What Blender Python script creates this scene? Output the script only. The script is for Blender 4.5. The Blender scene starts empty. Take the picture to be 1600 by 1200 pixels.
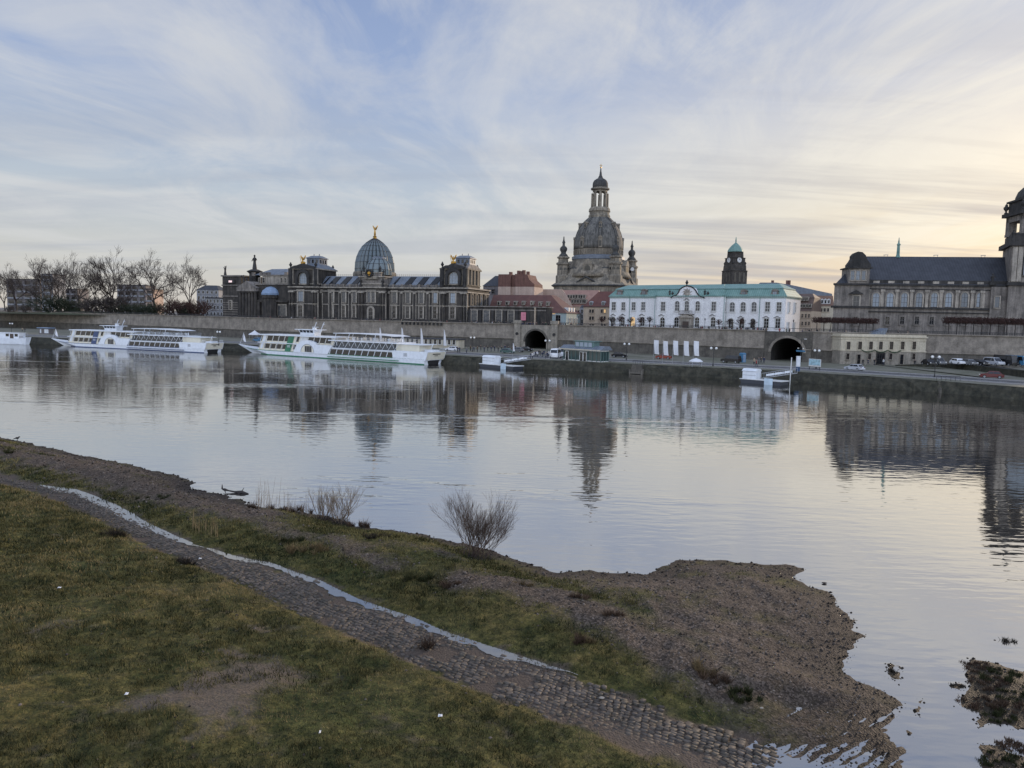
import bpy, bmesh, math, random
import numpy as np
from mathutils import Vector, Matrix, noise as mnoise
random.seed(7); np.random.seed(7)
R = math.radians
scene = bpy.context.scene
COL = scene.collection

# ------------------------------------------------------------------ camera
F_PX, CAM_H = 1155.0, 12.5
PITCH, ROLL = math.atan((600-497)/F_PX), R(1.2)
_f = Vector((0, math.cos(PITCH), -math.sin(PITCH)))
_r0 = Vector((1, 0, 0)); _u0 = Vector((0, math.sin(PITCH), math.cos(PITCH)))
_r = math.cos(ROLL)*_r0 + math.sin(ROLL)*_u0
_u = -math.sin(ROLL)*_r0 + math.cos(ROLL)*_u0
EYE = Vector((0, 0, CAM_H))
cd = bpy.data.cameras.new('camera'); cam = bpy.data.objects.new('camera', cd); COL.objects.link(cam)
cd.sensor_width = 36; cd.lens = 36*F_PX/1600; cd.clip_start = .5; cd.clip_end = 20000
M3 = Matrix((_r, _u, -_f)).transposed()
cam.matrix_world = Matrix.Translation(EYE) @ M3.to_4x4()
scene.camera = cam
scene.view_settings.view_transform = 'Standard'; scene.view_settings.look = 'None'
scene.view_settings.exposure = 0; scene.view_settings.gamma = 1

def ray(px, py): return (_f + _r*((px-800)/F_PX) + _u*((600-py)/F_PX))
def at(px, py, z=0.0):                       # point on a level plane
    d = ray(px, py); return EYE + d*((z-CAM_H)/d.z)
def atd(px, py, D):                          # point at a distance D ahead
    d = ray(px, py); return EYE + d*(D/d.y)

# ------------------------------------------------------------------ mesh helpers
class MB:
    def __init__(s): s.v = []; s.f = []; s.m = []; s.cm = 0; s.ch = []
    def add(s, vs, fs):
        o = len(s.v); s.ch.append((o, o+len(vs), len(s.f), len(s.f)+len(fs))); s.v += [tuple(p) for p in vs]
        for f in fs: s.f.append([o+i for i in f]); s.m.append(s.cm)
        return s
    def box(s, x0, x1, y0, y1, z0, z1):
        return s.add([(x0,y0,z0),(x1,y0,z0),(x1,y1,z0),(x0,y1,z0),(x0,y0,z1),(x1,y0,z1),(x1,y1,z1),(x0,y1,z1)],
            [(0,3,2,1),(4,5,6,7),(0,1,5,4),(1,2,6,5),(2,3,7,6),(3,0,4,7)])
    def cb(s, cx, cy, z0, w, d, h): return s.box(cx-w/2, cx+w/2, cy-d/2, cy+d/2, z0, z0+h)
    def frustum(s, x0,x1,y0,y1,z0, X0,X1,Y0,Y1,z1):
        return s.add([(x0,y0,z0),(x1,y0,z0),(x1,y1,z0),(x0,y1,z0),(X0,Y0,z1),(X1,Y0,z1),(X1,Y1,z1),(X0,Y1,z1)],
            [(0,3,2,1),(4,5,6,7),(0,1,5,4),(1,2,6,5),(2,3,7,6),(3,0,4,7)])
    def prism(s, pts, y0, y1):               # outline in x,z pulled along y
        n = len(pts); vs = [(x,y0,z) for x,z in pts]+[(x,y1,z) for x,z in pts]
        fs = [tuple(range(n)), tuple(range(2*n-1,n-1,-1))]
        fs += [(i, i+n, (i+1)%n+n, (i+1)%n) for i in range(n)]
        return s.add(vs, fs)
    def prism_x(s, pts, x0, x1):             # outline in y,z pulled along x
        n = len(pts); vs = [(x0,y,z) for y,z in pts]+[(x1,y,z) for y,z in pts]
        fs = [tuple(range(n-1,-1,-1)), tuple(range(n,2*n))]
        fs += [(i, (i+1)%n, (i+1)%n+n, i+n) for i in range(n)]
        return s.add(vs, fs)
    def slab(s, pts, z0, z1):                # outline in x,y pulled up
        n = len(pts); vs = [(x,y,z0) for x,y in pts]+[(x,y,z1) for x,y in pts]
        fs = [tuple(range(n-1,-1,-1)), tuple(range(n,2*n))]
        fs += [(i, (i+1)%n, (i+1)%n+n, i+n) for i in range(n)]
        return s.add(vs, fs)
    def lathe(s, prof, cx=0, cy=0, n=12, rot=0, sq=1.0):
        vs = []; fs = []; k = len(prof)
        for r, z in prof:
            for i in range(n):
                a = rot+2*math.pi*i/n; vs.append((cx+r*math.cos(a), cy+r*sq*math.sin(a), z))
        for j in range(k-1):
            for i in range(n):
                a = j*n+i; b = j*n+(i+1)%n; fs.append((a, b, b+n, a+n))
        fs.append(tuple(range(n-1,-1,-1))); fs.append(tuple((k-1)*n+i for i in range(n)))
        return s.add(vs, fs)
    def tube(s, a, b, r0, r1=None, n=5):
        a = Vector(a); b = Vector(b); d = b-a
        if d.length < 1e-6: return s
        r1 = r0 if r1 is None else r1
        q = d.to_track_quat('Z', 'Y'); vs = []
        for p, r in ((a, r0), (b, r1)):
            for i in range(n):
                t = 2*math.pi*i/n; vs.append(p + q @ Vector((r*math.cos(t), r*math.sin(t), 0)))
        fs = [(i, (i+1)%n, (i+1)%n+n, i+n) for i in range(n)]+[tuple(range(n-1,-1,-1)), tuple(range(n,2*n))]
        return s.add(vs, fs)
    def ball(s, c, r, n=8, k=5, sx=1, sy=1, sz=1):
        vs = []; fs = []
        for j in range(1, k):
            ph = math.pi*j/k
            for i in range(n):
                t = 2*math.pi*i/n; vs.append((c[0]+r*sx*math.sin(ph)*math.cos(t), c[1]+r*sy*math.sin(ph)*math.sin(t), c[2]-r*sz*math.cos(ph)))
        for j in range(k-2):
            for i in range(n): fs.append((j*n+i, j*n+(i+1)%n, (j+1)*n+(i+1)%n, (j+1)*n+i))
        b = len(vs); vs.append((c[0],c[1],c[2]-r*sz)); vs.append((c[0],c[1],c[2]+r*sz))
        for i in range(n):
            fs.append((b, (i+1)%n, i)); fs.append((b+1, (k-2)*n+i, (k-2)*n+(i+1)%n))
        return s.add(vs, fs)
    def parts(s, name, mat, parent=None, smooth=False, tol=.06):   # touching pieces together, each separate piece its own mesh
        ch = s.ch; bb = []
        for (v0, v1, f0, f1) in ch:
            a = np.array(s.v[v0:v1]); bb.append((a.min(0)-tol, a.max(0)+tol))
        pr = list(range(len(ch)))
        def fd(i):
            while pr[i] != i: i = pr[i]
            return i
        for i in range(len(ch)):
            for j in range(i):
                if (bb[i][0] < bb[j][1]).all() and (bb[j][0] < bb[i][1]).all(): pr[fd(i)] = fd(j)
        gr = {}
        for i in range(len(ch)): gr.setdefault(fd(i), []).append(i)
        out = []
        for g in gr.values():
            m = MB()
            for i in g:
                v0, v1, f0, f1 = ch[i]; o = len(m.v); m.v += s.v[v0:v1]
                m.f += [[k-v0+o for k in f] for f in s.f[f0:f1]]; m.m += s.m[f0:f1]
            out.append(m.build(name, mat, parent, smooth))
        return out
    def build(s, name, mat, parent=None, smooth=False, loc=None, fix=True):
        me = bpy.data.meshes.new(name); me.from_pydata(s.v, [], s.f)
        mats = mat if isinstance(mat, (list, tuple)) else [mat]
        for m in mats: me.materials.append(m)
        if len(mats) > 1: me.polygons.foreach_set('material_index', s.m)
        if fix:
            bm = bmesh.new(); bm.from_mesh(me); bmesh.ops.recalc_face_normals(bm, faces=bm.faces); bm.to_mesh(me); bm.free()
        if smooth: me.polygons.foreach_set('use_smooth', [True]*len(me.polygons))
        me.update()
        o = bpy.data.objects.new(name, me); COL.objects.link(o)
        if parent: o.parent = parent
        if loc: o.location = loc
        return o

def tag(o, label=None, cat=None, group=None, kind=None):
    if label: o['label'] = label
    if cat: o['category'] = cat
    if group: o['group'] = group
    if kind: o['kind'] = kind
    return o
def thing(name, label, cat, loc=(0,0,0), rz=0, group=None):
    o = bpy.data.objects.new(name, None); COL.objects.link(o); o.location = loc; o.rotation_euler = (0,0,rz)
    o.empty_display_size = .5
    return tag(o, label, cat, group)
def kids(o): return [c for c in bpy.data.objects if c.parent is o]
KIDS = {}
def copy_tree(o, parent=None, label=None, group=None, ks=None):
    c = o.copy(); COL.objects.link(c); c.parent = parent
    if parent is None:
        if label: c['label'] = label
        if group: c['group'] = group
    for ch in o.children: copy_tree(ch, c)
    return c
def inst(o, parent, loc, sc=None, rz=None):   # copy of a part and of its sub-parts
    c = o.copy(); COL.objects.link(c); c.parent = parent; c.location = loc
    if sc: c.scale = sc
    if rz is not None: c.rotation_euler = (0,0,rz)
    for ch in o.children:
        d = ch.copy(); COL.objects.link(d); d.parent = c
    return c

class Fr:                                     # a facade frame: x along the front, y inward, z up
    def __init__(s, A, B, z0):
        s.A = Vector((A[0], A[1], z0)); d = Vector((B[0]-A[0], B[1]-A[1], 0)); s.L = d.length
        s.u = d.normalized(); s.n = Vector((-s.u.y, s.u.x, 0)); s.rz = math.atan2(s.u.y, s.u.x); s.z0 = z0
    def l(s, px, py, off=0.0):                # local x,z of a point of the front
        d = ray(px, py); P0 = s.A + s.n*off
        t = (P0-EYE).dot(s.n)/d.dot(s.n); P = EYE + d*t - s.A
        return P.dot(s.u), P.z
    def x(s, px, py=480, off=0.0): return s.l(px, py, off)[0]
    def z(s, px, py, off=0.0): return s.l(px, py, off)[1]
    def w(s, x, y, z=0): return s.A + s.u*x + s.n*y + Vector((0,0,z))
    def thing(s, name, label, cat, group=None): return thing(name, label, cat, s.A, s.rz, group)

# ------------------------------------------------------------------ materials
def new_mat(name):
    m = bpy.data.materials.new(name); m.use_nodes = True; nt = m.node_tree
    return m, nt, nt.nodes['Principled BSDF']
def N(nt, typ, **kw):
    n = nt.nodes.new(typ)
    for k, v in kw.items():
        if k in n.inputs: n.inputs[k].default_value = v
        else: setattr(n, k, v)
    return n
def rgb(c): return (c[0], c[1], c[2], 1)
def ramp(nt, stops, fac=None):
    r = nt.nodes.new('ShaderNodeValToRGB'); el = r.color_ramp.elements
    while len(el) < len(stops): el.new(.5)
    for e, (p, c) in zip(el, stops): e.position = p; e.color = rgb(c) if len(c) == 3 else c
    if fac is not None: nt.links.new(fac, r.inputs['Fac'])
    return r
def mix(nt, fac, a, b, mode='MIX'):
    m = nt.nodes.new('ShaderNodeMix'); m.data_type = 'RGBA'; m.blend_type = mode
    for sock, val in ((m.inputs['Factor'], fac), (m.inputs['A'], a), (m.inputs['B'], b)):
        if hasattr(val, 'is_output'): nt.links.new(val, sock)
        elif isinstance(val, (int, float)): sock.default_value = val
        else: sock.default_value = rgb(val)
    return m.outputs['Result']
def math_n(nt, op, a, b=0.0, c=None):
    m = nt.nodes.new('ShaderNodeMath'); m.operation = op
    for i, v in enumerate((a, b, c)):
        if v is None: continue
        if hasattr(v, 'is_output'): nt.links.new(v, m.inputs[i])
        else: m.inputs[i].default_value = v
    return m.outputs[0]
def stone(name, c1, c2, scale=.35, rough=.85, soot=.45, bump=.25, streak=True):
    """weathered masonry: blotches, vertical rain streaks, fine grain"""
    m, nt, b = new_mat(name)
    tc = N(nt, 'ShaderNodeTexCoord'); mp = N(nt, 'ShaderNodeMapping'); nt.links.new(tc.outputs['Object'], mp.inputs[0])
    n1 = N(nt, 'ShaderNodeTexNoise', Scale=scale, Detail=6.0, Roughness=.65); nt.links.new(mp.outputs[0], n1.inputs['Vector'])
    r = ramp(nt, [(.32, c1), (.68, c2)], n1.outputs['Fac']); col = r.outputs[0]
    if streak:
        m2 = N(nt, 'ShaderNodeMapping'); m2.inputs['Scale'].default_value = (1.6, 1.6, .12); nt.links.new(tc.outputs['Object'], m2.inputs[0])
        n2 = N(nt, 'ShaderNodeTexNoise', Scale=.9, Detail=4.0, Roughness=.6); nt.links.new(m2.outputs[0], n2.inputs['Vector'])
        r2 = ramp(nt, [(.35, (1-soot,)*3), (.6, (1,1,1))], n2.outputs['Fac'])
        col = mix(nt, 1.0, col, r2.outputs[0], 'MULTIPLY')
    n3 = N(nt, 'ShaderNodeTexNoise', Scale=3.0, Detail=3.0); nt.links.new(tc.outputs['Object'], n3.inputs['Vector'])
    r3 = ramp(nt, [(.3, (.8,.8,.8)), (.7, (1.12,1.12,1.12))], n3.outputs['Fac'])
    col = mix(nt, 1.0, col, r3.outputs[0], 'MULTIPLY')
    nt.links.new(col, b.inputs['Base Color']); b.inputs['Roughness'].default_value = rough
    bp = N(nt, 'ShaderNodeBump', Strength=bump, Distance=.1); nt.links.new(n3.outputs['Fac'], bp.inputs['Height']); nt.links.new(bp.outputs[0], b.inputs['Normal'])
    return m
def paint(name, c, rough=.5, var=.15, metal=0.0, scale=1.2, spec=None):
    m, nt, b = new_mat(name)
    tc = N(nt, 'ShaderNodeTexCoord'); n1 = N(nt, 'ShaderNodeTexNoise', Scale=scale, Detail=4.0); nt.links.new(tc.outputs['Object'], n1.inputs['Vector'])
    r = ramp(nt, [(.3, tuple(x*(1-var) for x in c)), (.7, tuple(min(1, x*(1+var*.6)) for x in c))], n1.outputs['Fac'])
    nt.links.new(r.outputs[0], b.inputs['Base Color']); b.inputs['Roughness'].default_value = rough; b.inputs['Metallic'].default_value = metal
    return m
def seamed(name, c1, c2, per=.6, rough=.6, metal=0.0):      # standing-seam or tiled roof, seams along local x
    m, nt, b = new_mat(name)
    tc = N(nt, 'ShaderNodeTexCoord'); n1 = N(nt, 'ShaderNodeTexNoise', Scale=.5, Detail=5.0, Roughness=.7); nt.links.new(tc.outputs['Object'], n1.inputs['Vector'])
    r = ramp(nt, [(.3, c1), (.7, c2)], n1.outputs['Fac'])
    w = N(nt, 'ShaderNodeTexWave', Scale=1/per*.159*2, Distortion=.0); w.bands_direction = 'X'; nt.links.new(tc.outputs['Object'], w.inputs['Vector'])
    r2 = ramp(nt, [(.0, (.62,.62,.62)), (.25, (1,1,1))], w.outputs['Fac'])
    col = mix(nt, 1.0, r.outputs[0], r2.outputs[0], 'MULTIPLY')
    nt.links.new(col, b.inputs['Base Color']); b.inputs['Roughness'].default_value = rough; b.inputs['Metallic'].default_value = metal
    return m
def glassy(name, c=(.02,.025,.03), rough=.08):
    m, nt, b = new_mat(name)
    tc = N(nt, 'ShaderNodeTexCoord'); oi = N(nt, 'ShaderNodeObjectInfo')
    r = ramp(nt, [(0, tuple(x*.6 for x in c)), (1, tuple(x*1.7 for x in c))], oi.outputs['Random'])
    nt.links.new(r.outputs[0], b.inputs['Base Color']); b.inputs['Roughness'].default_value = rough; b.inputs['IOR'].default_value = 1.5
    n1 = N(nt, 'ShaderNodeTexNoise', Scale=.8, Detail=2.0); nt.links.new(tc.outputs['Object'], n1.inputs['Vector'])
    bp = N(nt, 'ShaderNodeBump', Strength=.12, Distance=.2); nt.links.new(n1.outputs['Fac'], bp.inputs['Height']); nt.links.new(bp.outputs[0], b.inputs['Normal'])
    return m
M = {}
M['dark_stone'] = stone('dark_stone', (.024,.022,.021), (.095,.082,.068), soot=.6)
M['pale_stone'] = stone('pale_stone', (.25,.225,.19), (.46,.41,.34), soot=.45)
M['soot_stone'] = stone('soot_stone', (.018,.018,.018), (.06,.055,.05))
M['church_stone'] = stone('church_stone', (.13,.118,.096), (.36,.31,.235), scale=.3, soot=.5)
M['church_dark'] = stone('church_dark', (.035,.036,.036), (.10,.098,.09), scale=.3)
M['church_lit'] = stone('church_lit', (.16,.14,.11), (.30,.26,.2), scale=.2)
M['sand_stone'] = stone('sand_stone', (.12,.108,.095), (.30,.265,.23), soot=.45)
M['white_wall'] = stone('white_wall', (.68,.675,.665), (.79,.785,.775), scale=.15, soot=.06, bump=.05)
M['beige_wall'] = stone('beige_wall', (.38,.30,.22), (.47,.38,.28), soot=.12, bump=.05)
M['yellow_wall'] = stone('yellow_wall', (.47,.42,.32), (.60,.54,.42), soot=.15, bump=.05)
M['yellow_base'] = stone('yellow_base', (.22,.20,.165), (.36,.32,.265), scale=.8, soot=.3)
M['mint_wall'] = stone('mint_wall', (.31,.38,.37), (.39,.46,.45), soot=.1, bump=.05)
M['brick_wall'] = stone('brick_wall', (.12,.057,.043), (.20,.10,.077), scale=.5, soot=.3)
M['pink_wall'] = stone('pink_wall', (.42,.31,.25), (.52,.4,.32), soot=.15)
M['grey_wall'] = stone('grey_wall', (.22,.225,.235), (.30,.305,.32), soot=.15)
M['block_wall'] = stone('block_wall', (.15,.135,.135), (.24,.22,.215), soot=.3)
M['red_tile'] = seamed('red_tile', (.085,.034,.027), (.145,.06,.045), .5)
M['dark_tile'] = seamed('dark_tile', (.09,.03,.024), (.15,.055,.04), .5)
M['pink_tile'] = seamed('pink_tile', (.26,.145,.115), (.38,.225,.175), .5)
M['slate'] = seamed('slate', (.022,.025,.032), (.05,.054,.065), .8)
M['zinc'] = seamed('zinc', (.10,.12,.15), (.19,.22,.26), .7, .5)
M['copper_green'] = seamed('copper_green', (.11,.215,.19), (.20,.325,.285), .65, .65)
M['copper_pale'] = seamed('copper_pale', (.13,.25,.225), (.22,.34,.31), .65, .6)
M['blue_zinc'] = paint('blue_zinc', (.20,.28,.40), .5)
M['dark_metal'] = paint('dark_metal', (.02,.02,.022), .5)
M['bronze'] = paint('bronze', (.025,.022,.02), .6)
M['gold'] = paint('gold', (.42,.24,.05), .42, .3, .9)
M['pane'] = glassy('pane', (.035,.042,.05))
M['pane_bright'] = glassy('pane_bright', (.16,.19,.22), .15)
M['pane_dark'] = glassy('pane_dark', (.010,.011,.013))
M['frame_white'] = paint('frame_white', (.6,.6,.58), .5)
M['frame_brown'] = paint('frame_brown', (.16,.15,.14), .6)
M['wood_dark'] = paint('wood_dark', (.06,.04,.03), .6)
M['ship_white'] = paint('ship_white', (.66,.69,.72), .4, .10)
M['ship_cream'] = paint('ship_cream', (.66,.62,.50), .4, .08)
M['ship_blue'] = paint('ship_blue', (.02,.05,.14), .4)
M['ship_green'] = paint('ship_green', (.015,.15,.075), .4)
M['white_cloth'] = paint('white_cloth', (.64,.65,.67), .8, .10)
M['grey_metal'] = paint('grey_metal', (.30,.31,.32), .45)
M['asphalt'] = stone('asphalt', (.06,.06,.063), (.10,.10,.105), streak=False, bump=.1)
M['pavement'] = stone('pavement', (.20,.195,.19), (.30,.29,.28), streak=False, bump=.1, scale=.5)
M['road_paint'] = paint('road_paint', (.6,.6,.6), .7)
M['rubber'] = paint('rubber', (.015,.015,.015), .8)
M['lamp_glass'] = paint('lamp_glass', (.75,.75,.72), .3)
def emis(name, c, s):
    m, nt, b = new_mat(name); b.inputs['Base Color'].default_value = rgb(c)
    b.inputs['Emission Color'].default_value = rgb(c); b.inputs['Emission Strength'].default_value = s; return m
M['lit_pane'] = emis('lit_pane', (.8,.5,.2), .5)
# ------------------------------------------------------------------ sky and sun
SUN_AZ, SUN_EL = R(46), R(12)
w = bpy.data.worlds.new('World'); scene.world = w; w.use_nodes = True
nt = w.node_tree; bg = nt.nodes['Background']; bg.inputs['Strength'].default_value = .1
tc = N(nt, 'ShaderNodeTexCoord'); sep = N(nt, 'ShaderNodeSeparateXYZ'); nt.links.new(tc.outputs['Generated'], sep.inputs[0])
X, Y, Z = sep.outputs
def s2l(c): return tuple(((v/255+.055)/1.055)**2.4 if v/255 > .04045 else v/255/12.92 for v in c)
el = math_n(nt, 'MAXIMUM', Z, 0.0)
hor = math_n(nt, 'SQRT', math_n(nt, 'MAXIMUM', math_n(nt, 'ADD', math_n(nt, 'MULTIPLY', X, X), math_n(nt, 'MULTIPLY', Y, Y)), 1e-5))
ca = math_n(nt, 'DIVIDE', math_n(nt, 'ADD', math_n(nt, 'MULTIPLY', X, math.sin(SUN_AZ)), math_n(nt, 'MULTIPLY', Y, math.cos(SUN_AZ))), hor)
mr = N(nt, 'ShaderNodeMapRange'); mr.interpolation_type = 'SMOOTHERSTEP'; nt.links.new(ca, mr.inputs[0])
mr.inputs[1].default_value = .58; mr.inputs[2].default_value = 1.05; mr.interpolation_type = 'LINEAR'
class _O: pass
mr_ = _O(); mr_.outputs = [math_n(nt, 'POWER', mr.outputs[0], 1.6)]; mr = mr_
away = ramp(nt, [(0, s2l((212,205,196))), (.06, s2l((209,209,205))), (.15, s2l((190,201,213))), (.28, s2l((157,177,213))), (.42, s2l((141,161,201))), (.9, s2l((150,167,202)))], el)
near = ramp(nt, [(0, s2l((232,196,160))), (.05, s2l((240,212,176))), (.12, s2l((255,238,207))), (.2, s2l((252,241,222))), (.33, s2l((206,210,220))), (.48, s2l((152,170,207))), (.9, s2l((148,165,200)))], el)
base = mix(nt, mr.outputs[0], away.outputs[0], near.outputs[0])
# cirrus on a flat layer high above
inv = math_n(nt, 'DIVIDE', 1.0, math_n(nt, 'ADD', el, .10))
cx = math_n(nt, 'MULTIPLY', X, inv); cy = math_n(nt, 'MULTIPLY', Y, inv)
cmb = N(nt, 'ShaderNodeCombineXYZ'); nt.links.new(cx, cmb.inputs[0]); nt.links.new(cy, cmb.inputs[1])
def cloud(rot, sc, scale, detail, dist, rough=.6, off=(0,0,0)):
    mp = N(nt, 'ShaderNodeMapping'); mp.inputs['Rotation'].default_value = (0,0,R(rot)); mp.inputs['Scale'].default_value = sc; mp.inputs['Location'].default_value = off
    nt.links.new(cmb.outputs[0], mp.inputs[0])
    n = N(nt, 'ShaderNodeTexNoise', Scale=scale, Detail=detail, Roughness=rough, Distortion=dist); nt.links.new(mp.outputs[0], n.inputs['Vector'])
    return n.outputs['Fac']
c1 = ramp(nt, [(.42, (0,0,0)), (.62, (1,1,1))], cloud(14, (1.0,.50,1), 1.15, 9, 1.3, .62)).outputs[0]
c2 = ramp(nt, [(.46, (0,0,0)), (.66, (1,1,1))], cloud(-20, (2.6,.75,1), .9, 9, 1.0, .66, (3,1,0))).outputs[0]
c3 = ramp(nt, [(.47, (0,0,0)), (.62, (1,1,1))], cloud(8, (.22,1.1,1), 1.5, 6, .4, .55, (7,2,0))).outputs[0]
lowband = ramp(nt, [(.015, (0,0,0)), (.06, (1,1,1)), (.2, (.7,.7,.7)), (.35, (0,0,0))], el).outputs[0]
veil = mix(nt, mr.outputs[0], s2l((220,221,222)), s2l((255,248,230)))
fade = ramp(nt, [(.02, (.1,.1,.1)), (.12, (.9,.9,.9)), (.5, (.7,.7,.7))], el).outputs[0]
cm = ramp(nt, [(.40, (.15,.15,.15)), (.60, (1,1,1))], cloud(0, (.6,.6,1), .9, 4, .5, .5, (11,5,0))).outputs[0]
k1 = math_n(nt, 'MULTIPLY', c1, math_n(nt, 'MULTIPLY', fade, .74)); base = mix(nt, k1, base, veil)
k2 = math_n(nt, 'MULTIPLY', math_n(nt, 'MULTIPLY', c2, cm), math_n(nt, 'MULTIPLY', fade, .6)); base = mix(nt, k2, base, veil)
grey = mix(nt, mr.outputs[0], s2l((164,173,192)), s2l((165,160,165)))
k3 = math_n(nt, 'MULTIPLY', c3, math_n(nt, 'MULTIPLY', lowband, math_n(nt, 'ADD', .35, math_n(nt, 'MULTIPLY', mr.outputs[0], .62)))); base = mix(nt, k3, base, grey)
# unseen sky behind the viewer, boosted to throw more light on the facades
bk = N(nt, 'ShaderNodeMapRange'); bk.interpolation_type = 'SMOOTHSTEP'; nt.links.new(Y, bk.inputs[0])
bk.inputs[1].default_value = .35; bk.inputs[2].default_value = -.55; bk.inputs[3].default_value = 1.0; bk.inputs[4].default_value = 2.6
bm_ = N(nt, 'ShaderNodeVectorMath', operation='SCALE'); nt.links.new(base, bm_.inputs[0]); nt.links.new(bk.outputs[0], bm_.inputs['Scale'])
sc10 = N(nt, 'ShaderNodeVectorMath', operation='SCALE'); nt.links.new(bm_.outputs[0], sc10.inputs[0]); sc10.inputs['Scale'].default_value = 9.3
sky = N(nt, 'ShaderNodeTexSky'); sky.sky_type = 'NISHITA'; sky.sun_disc = False; sky.sun_elevation = SUN_EL; sky.sun_rotation = SUN_AZ; sky.dust_density = 2.0
sks = N(nt, 'ShaderNodeVectorMath', operation='SCALE'); nt.links.new(sky.outputs[0], sks.inputs[0]); sks.inputs['Scale'].default_value = .06
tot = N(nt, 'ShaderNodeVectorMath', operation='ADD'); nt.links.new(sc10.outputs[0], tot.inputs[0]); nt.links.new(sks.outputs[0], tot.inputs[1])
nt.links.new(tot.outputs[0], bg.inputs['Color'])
sl = bpy.data.lights.new('sun', 'SUN'); sl.energy = 3.0; sl.angle = R(3); sl.color = (1,.78,.56)
so = bpy.data.objects.new('sun', sl); COL.objects.link(so)
sd = Vector((math.sin(SUN_AZ)*math.cos(SUN_EL), math.cos(SUN_AZ)*math.cos(SUN_EL), math.sin(SUN_EL)))
so.rotation_euler = sd.to_track_quat('Z', 'Y').to_euler(); so.location = sd*300

# ------------------------------------------------------------------ water
def water_mat(name, tint, amp, big=True, k=1.0):
    m = bpy.data.materials.new(name); m.use_nodes = True; nt = m.node_tree; nt.nodes.remove(nt.nodes['Principled BSDF'])
    tc = N(nt, 'ShaderNodeTexCoord')
    def nz(sc, rot, scale, det, ro=.5, dist=0.):
        mp = N(nt, 'ShaderNodeMapping'); mp.inputs['Scale'].default_value = sc; mp.inputs['Rotation'].default_value = (0,0,R(rot)); nt.links.new(tc.outputs['Object'], mp.inputs[0])
        n = N(nt, 'ShaderNodeTexNoise', Scale=scale, Detail=det, Roughness=ro, Distortion=dist); nt.links.new(mp.outputs[0], n.inputs['Vector']); return n.outputs['Fac']
    h = math_n(nt, 'ADD', math_n(nt, 'MULTIPLY', nz((.36,1,1), 9, 1.5, 2, .4), 1.2), math_n(nt, 'MULTIPLY', nz((.5,1,1), -18, 3.6, 1, .3), .16))
    if big:
        h = math_n(nt, 'ADD', h, math_n(nt, 'MULTIPLY', nz((.35,1,1), 20, .45, 2), .9))
        patch = ramp(nt, [(.30, (.35,.35,.35)), (.46, (.55,.55,.55)), (.58, (.8,.8,.8)), (.66, (1.9,1.9,1.9)), (.72, (2.6,2.6,2.6))], nz((.18,1,1), 24, .075, 4, .6, .5)).outputs[0]
        h = math_n(nt, 'MULTIPLY', h, patch)
    bp = N(nt, 'ShaderNodeBump', Strength=1.0, Distance=amp); nt.links.new(h, bp.inputs['Height'])
    gl = N(nt, 'ShaderNodeBsdfGlossy', Roughness=.035); gl.inputs['Color'].default_value = (.97,.955,.93,1); nt.links.new(bp.outputs[0], gl.inputs['Normal'])
    df = N(nt, 'ShaderNodeBsdfDiffuse'); df.inputs['Color'].default_value = rgb(tint)
    fr = N(nt, 'ShaderNodeFresnel', IOR=1.33); nt.links.new(bp.outputs[0], fr.inputs['Normal'])
    fc = ramp(nt, [(0, (.45,)*3), (.12, (.62,)*3), (.3, (.76,)*3), (.6, (.78,)*3), (1, (.78,)*3)], fr.outputs[0]).outputs[0]; fc = math_n(nt, 'MULTIPLY', fc, k)
    ms = N(nt, 'ShaderNodeMixShader'); nt.links.new(fc, ms.inputs[0]); nt.links.new(df.outputs[0], ms.inputs[1]); nt.links.new(gl.outputs[0], ms.inputs[2])
    nt.links.new(ms.outputs[0], nt.nodes['Material Output'].inputs[0]); return m
M['water'] = water_mat('water', (.020,.019,.017), .019)
M['puddle'] = water_mat('puddle_water', (.045,.042,.036), .004, False, .72)
mb = MB(); mb.add([(-2600,-200,0),(900,-200,0),(900,900,0),(-2600,900,0)], [(0,1,2,3)])
tag(mb.build('river', M['water']), 'broad calm grey river mirroring the evening sky', 'river', kind='structure')

# ------------------------------------------------------------------ near bank
SHORE = [(-900,560),(-400,612),(-120,662),(0,683),(40,691),(90,702),(140,714),(180,720),(230,732),(270,742),(298,750),(303,757),(300,764),(330,769),(370,779),(385,787),(420,792),(480,800),(540,814),(553,821),(600,826),(640,831),(690,840),(740,853),(790,868),(830,880),(868,893),(910,890),(960,896),(1010,898),(1030,893),(1037,886),(1060,878),(1090,875),(1130,876),(1180,880),(1230,884),(1268,887),(1260,893),(1232,899),(1250,908),(1290,925),(1310,940),(1320,958),(1332,972),(1330,985),(1352,993),(1335,1003),(1325,1020),(1318,1035),(1308,1048),(1330,1060),(1360,1071),(1400,1090),(1415,1104),(1400,1125),(1385,1145),(1400,1170),(1410,1200),(1425,1260),(1440,1400)]
SH = np.array([at(*p)[:2] for p in SHORE]); 
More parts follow.
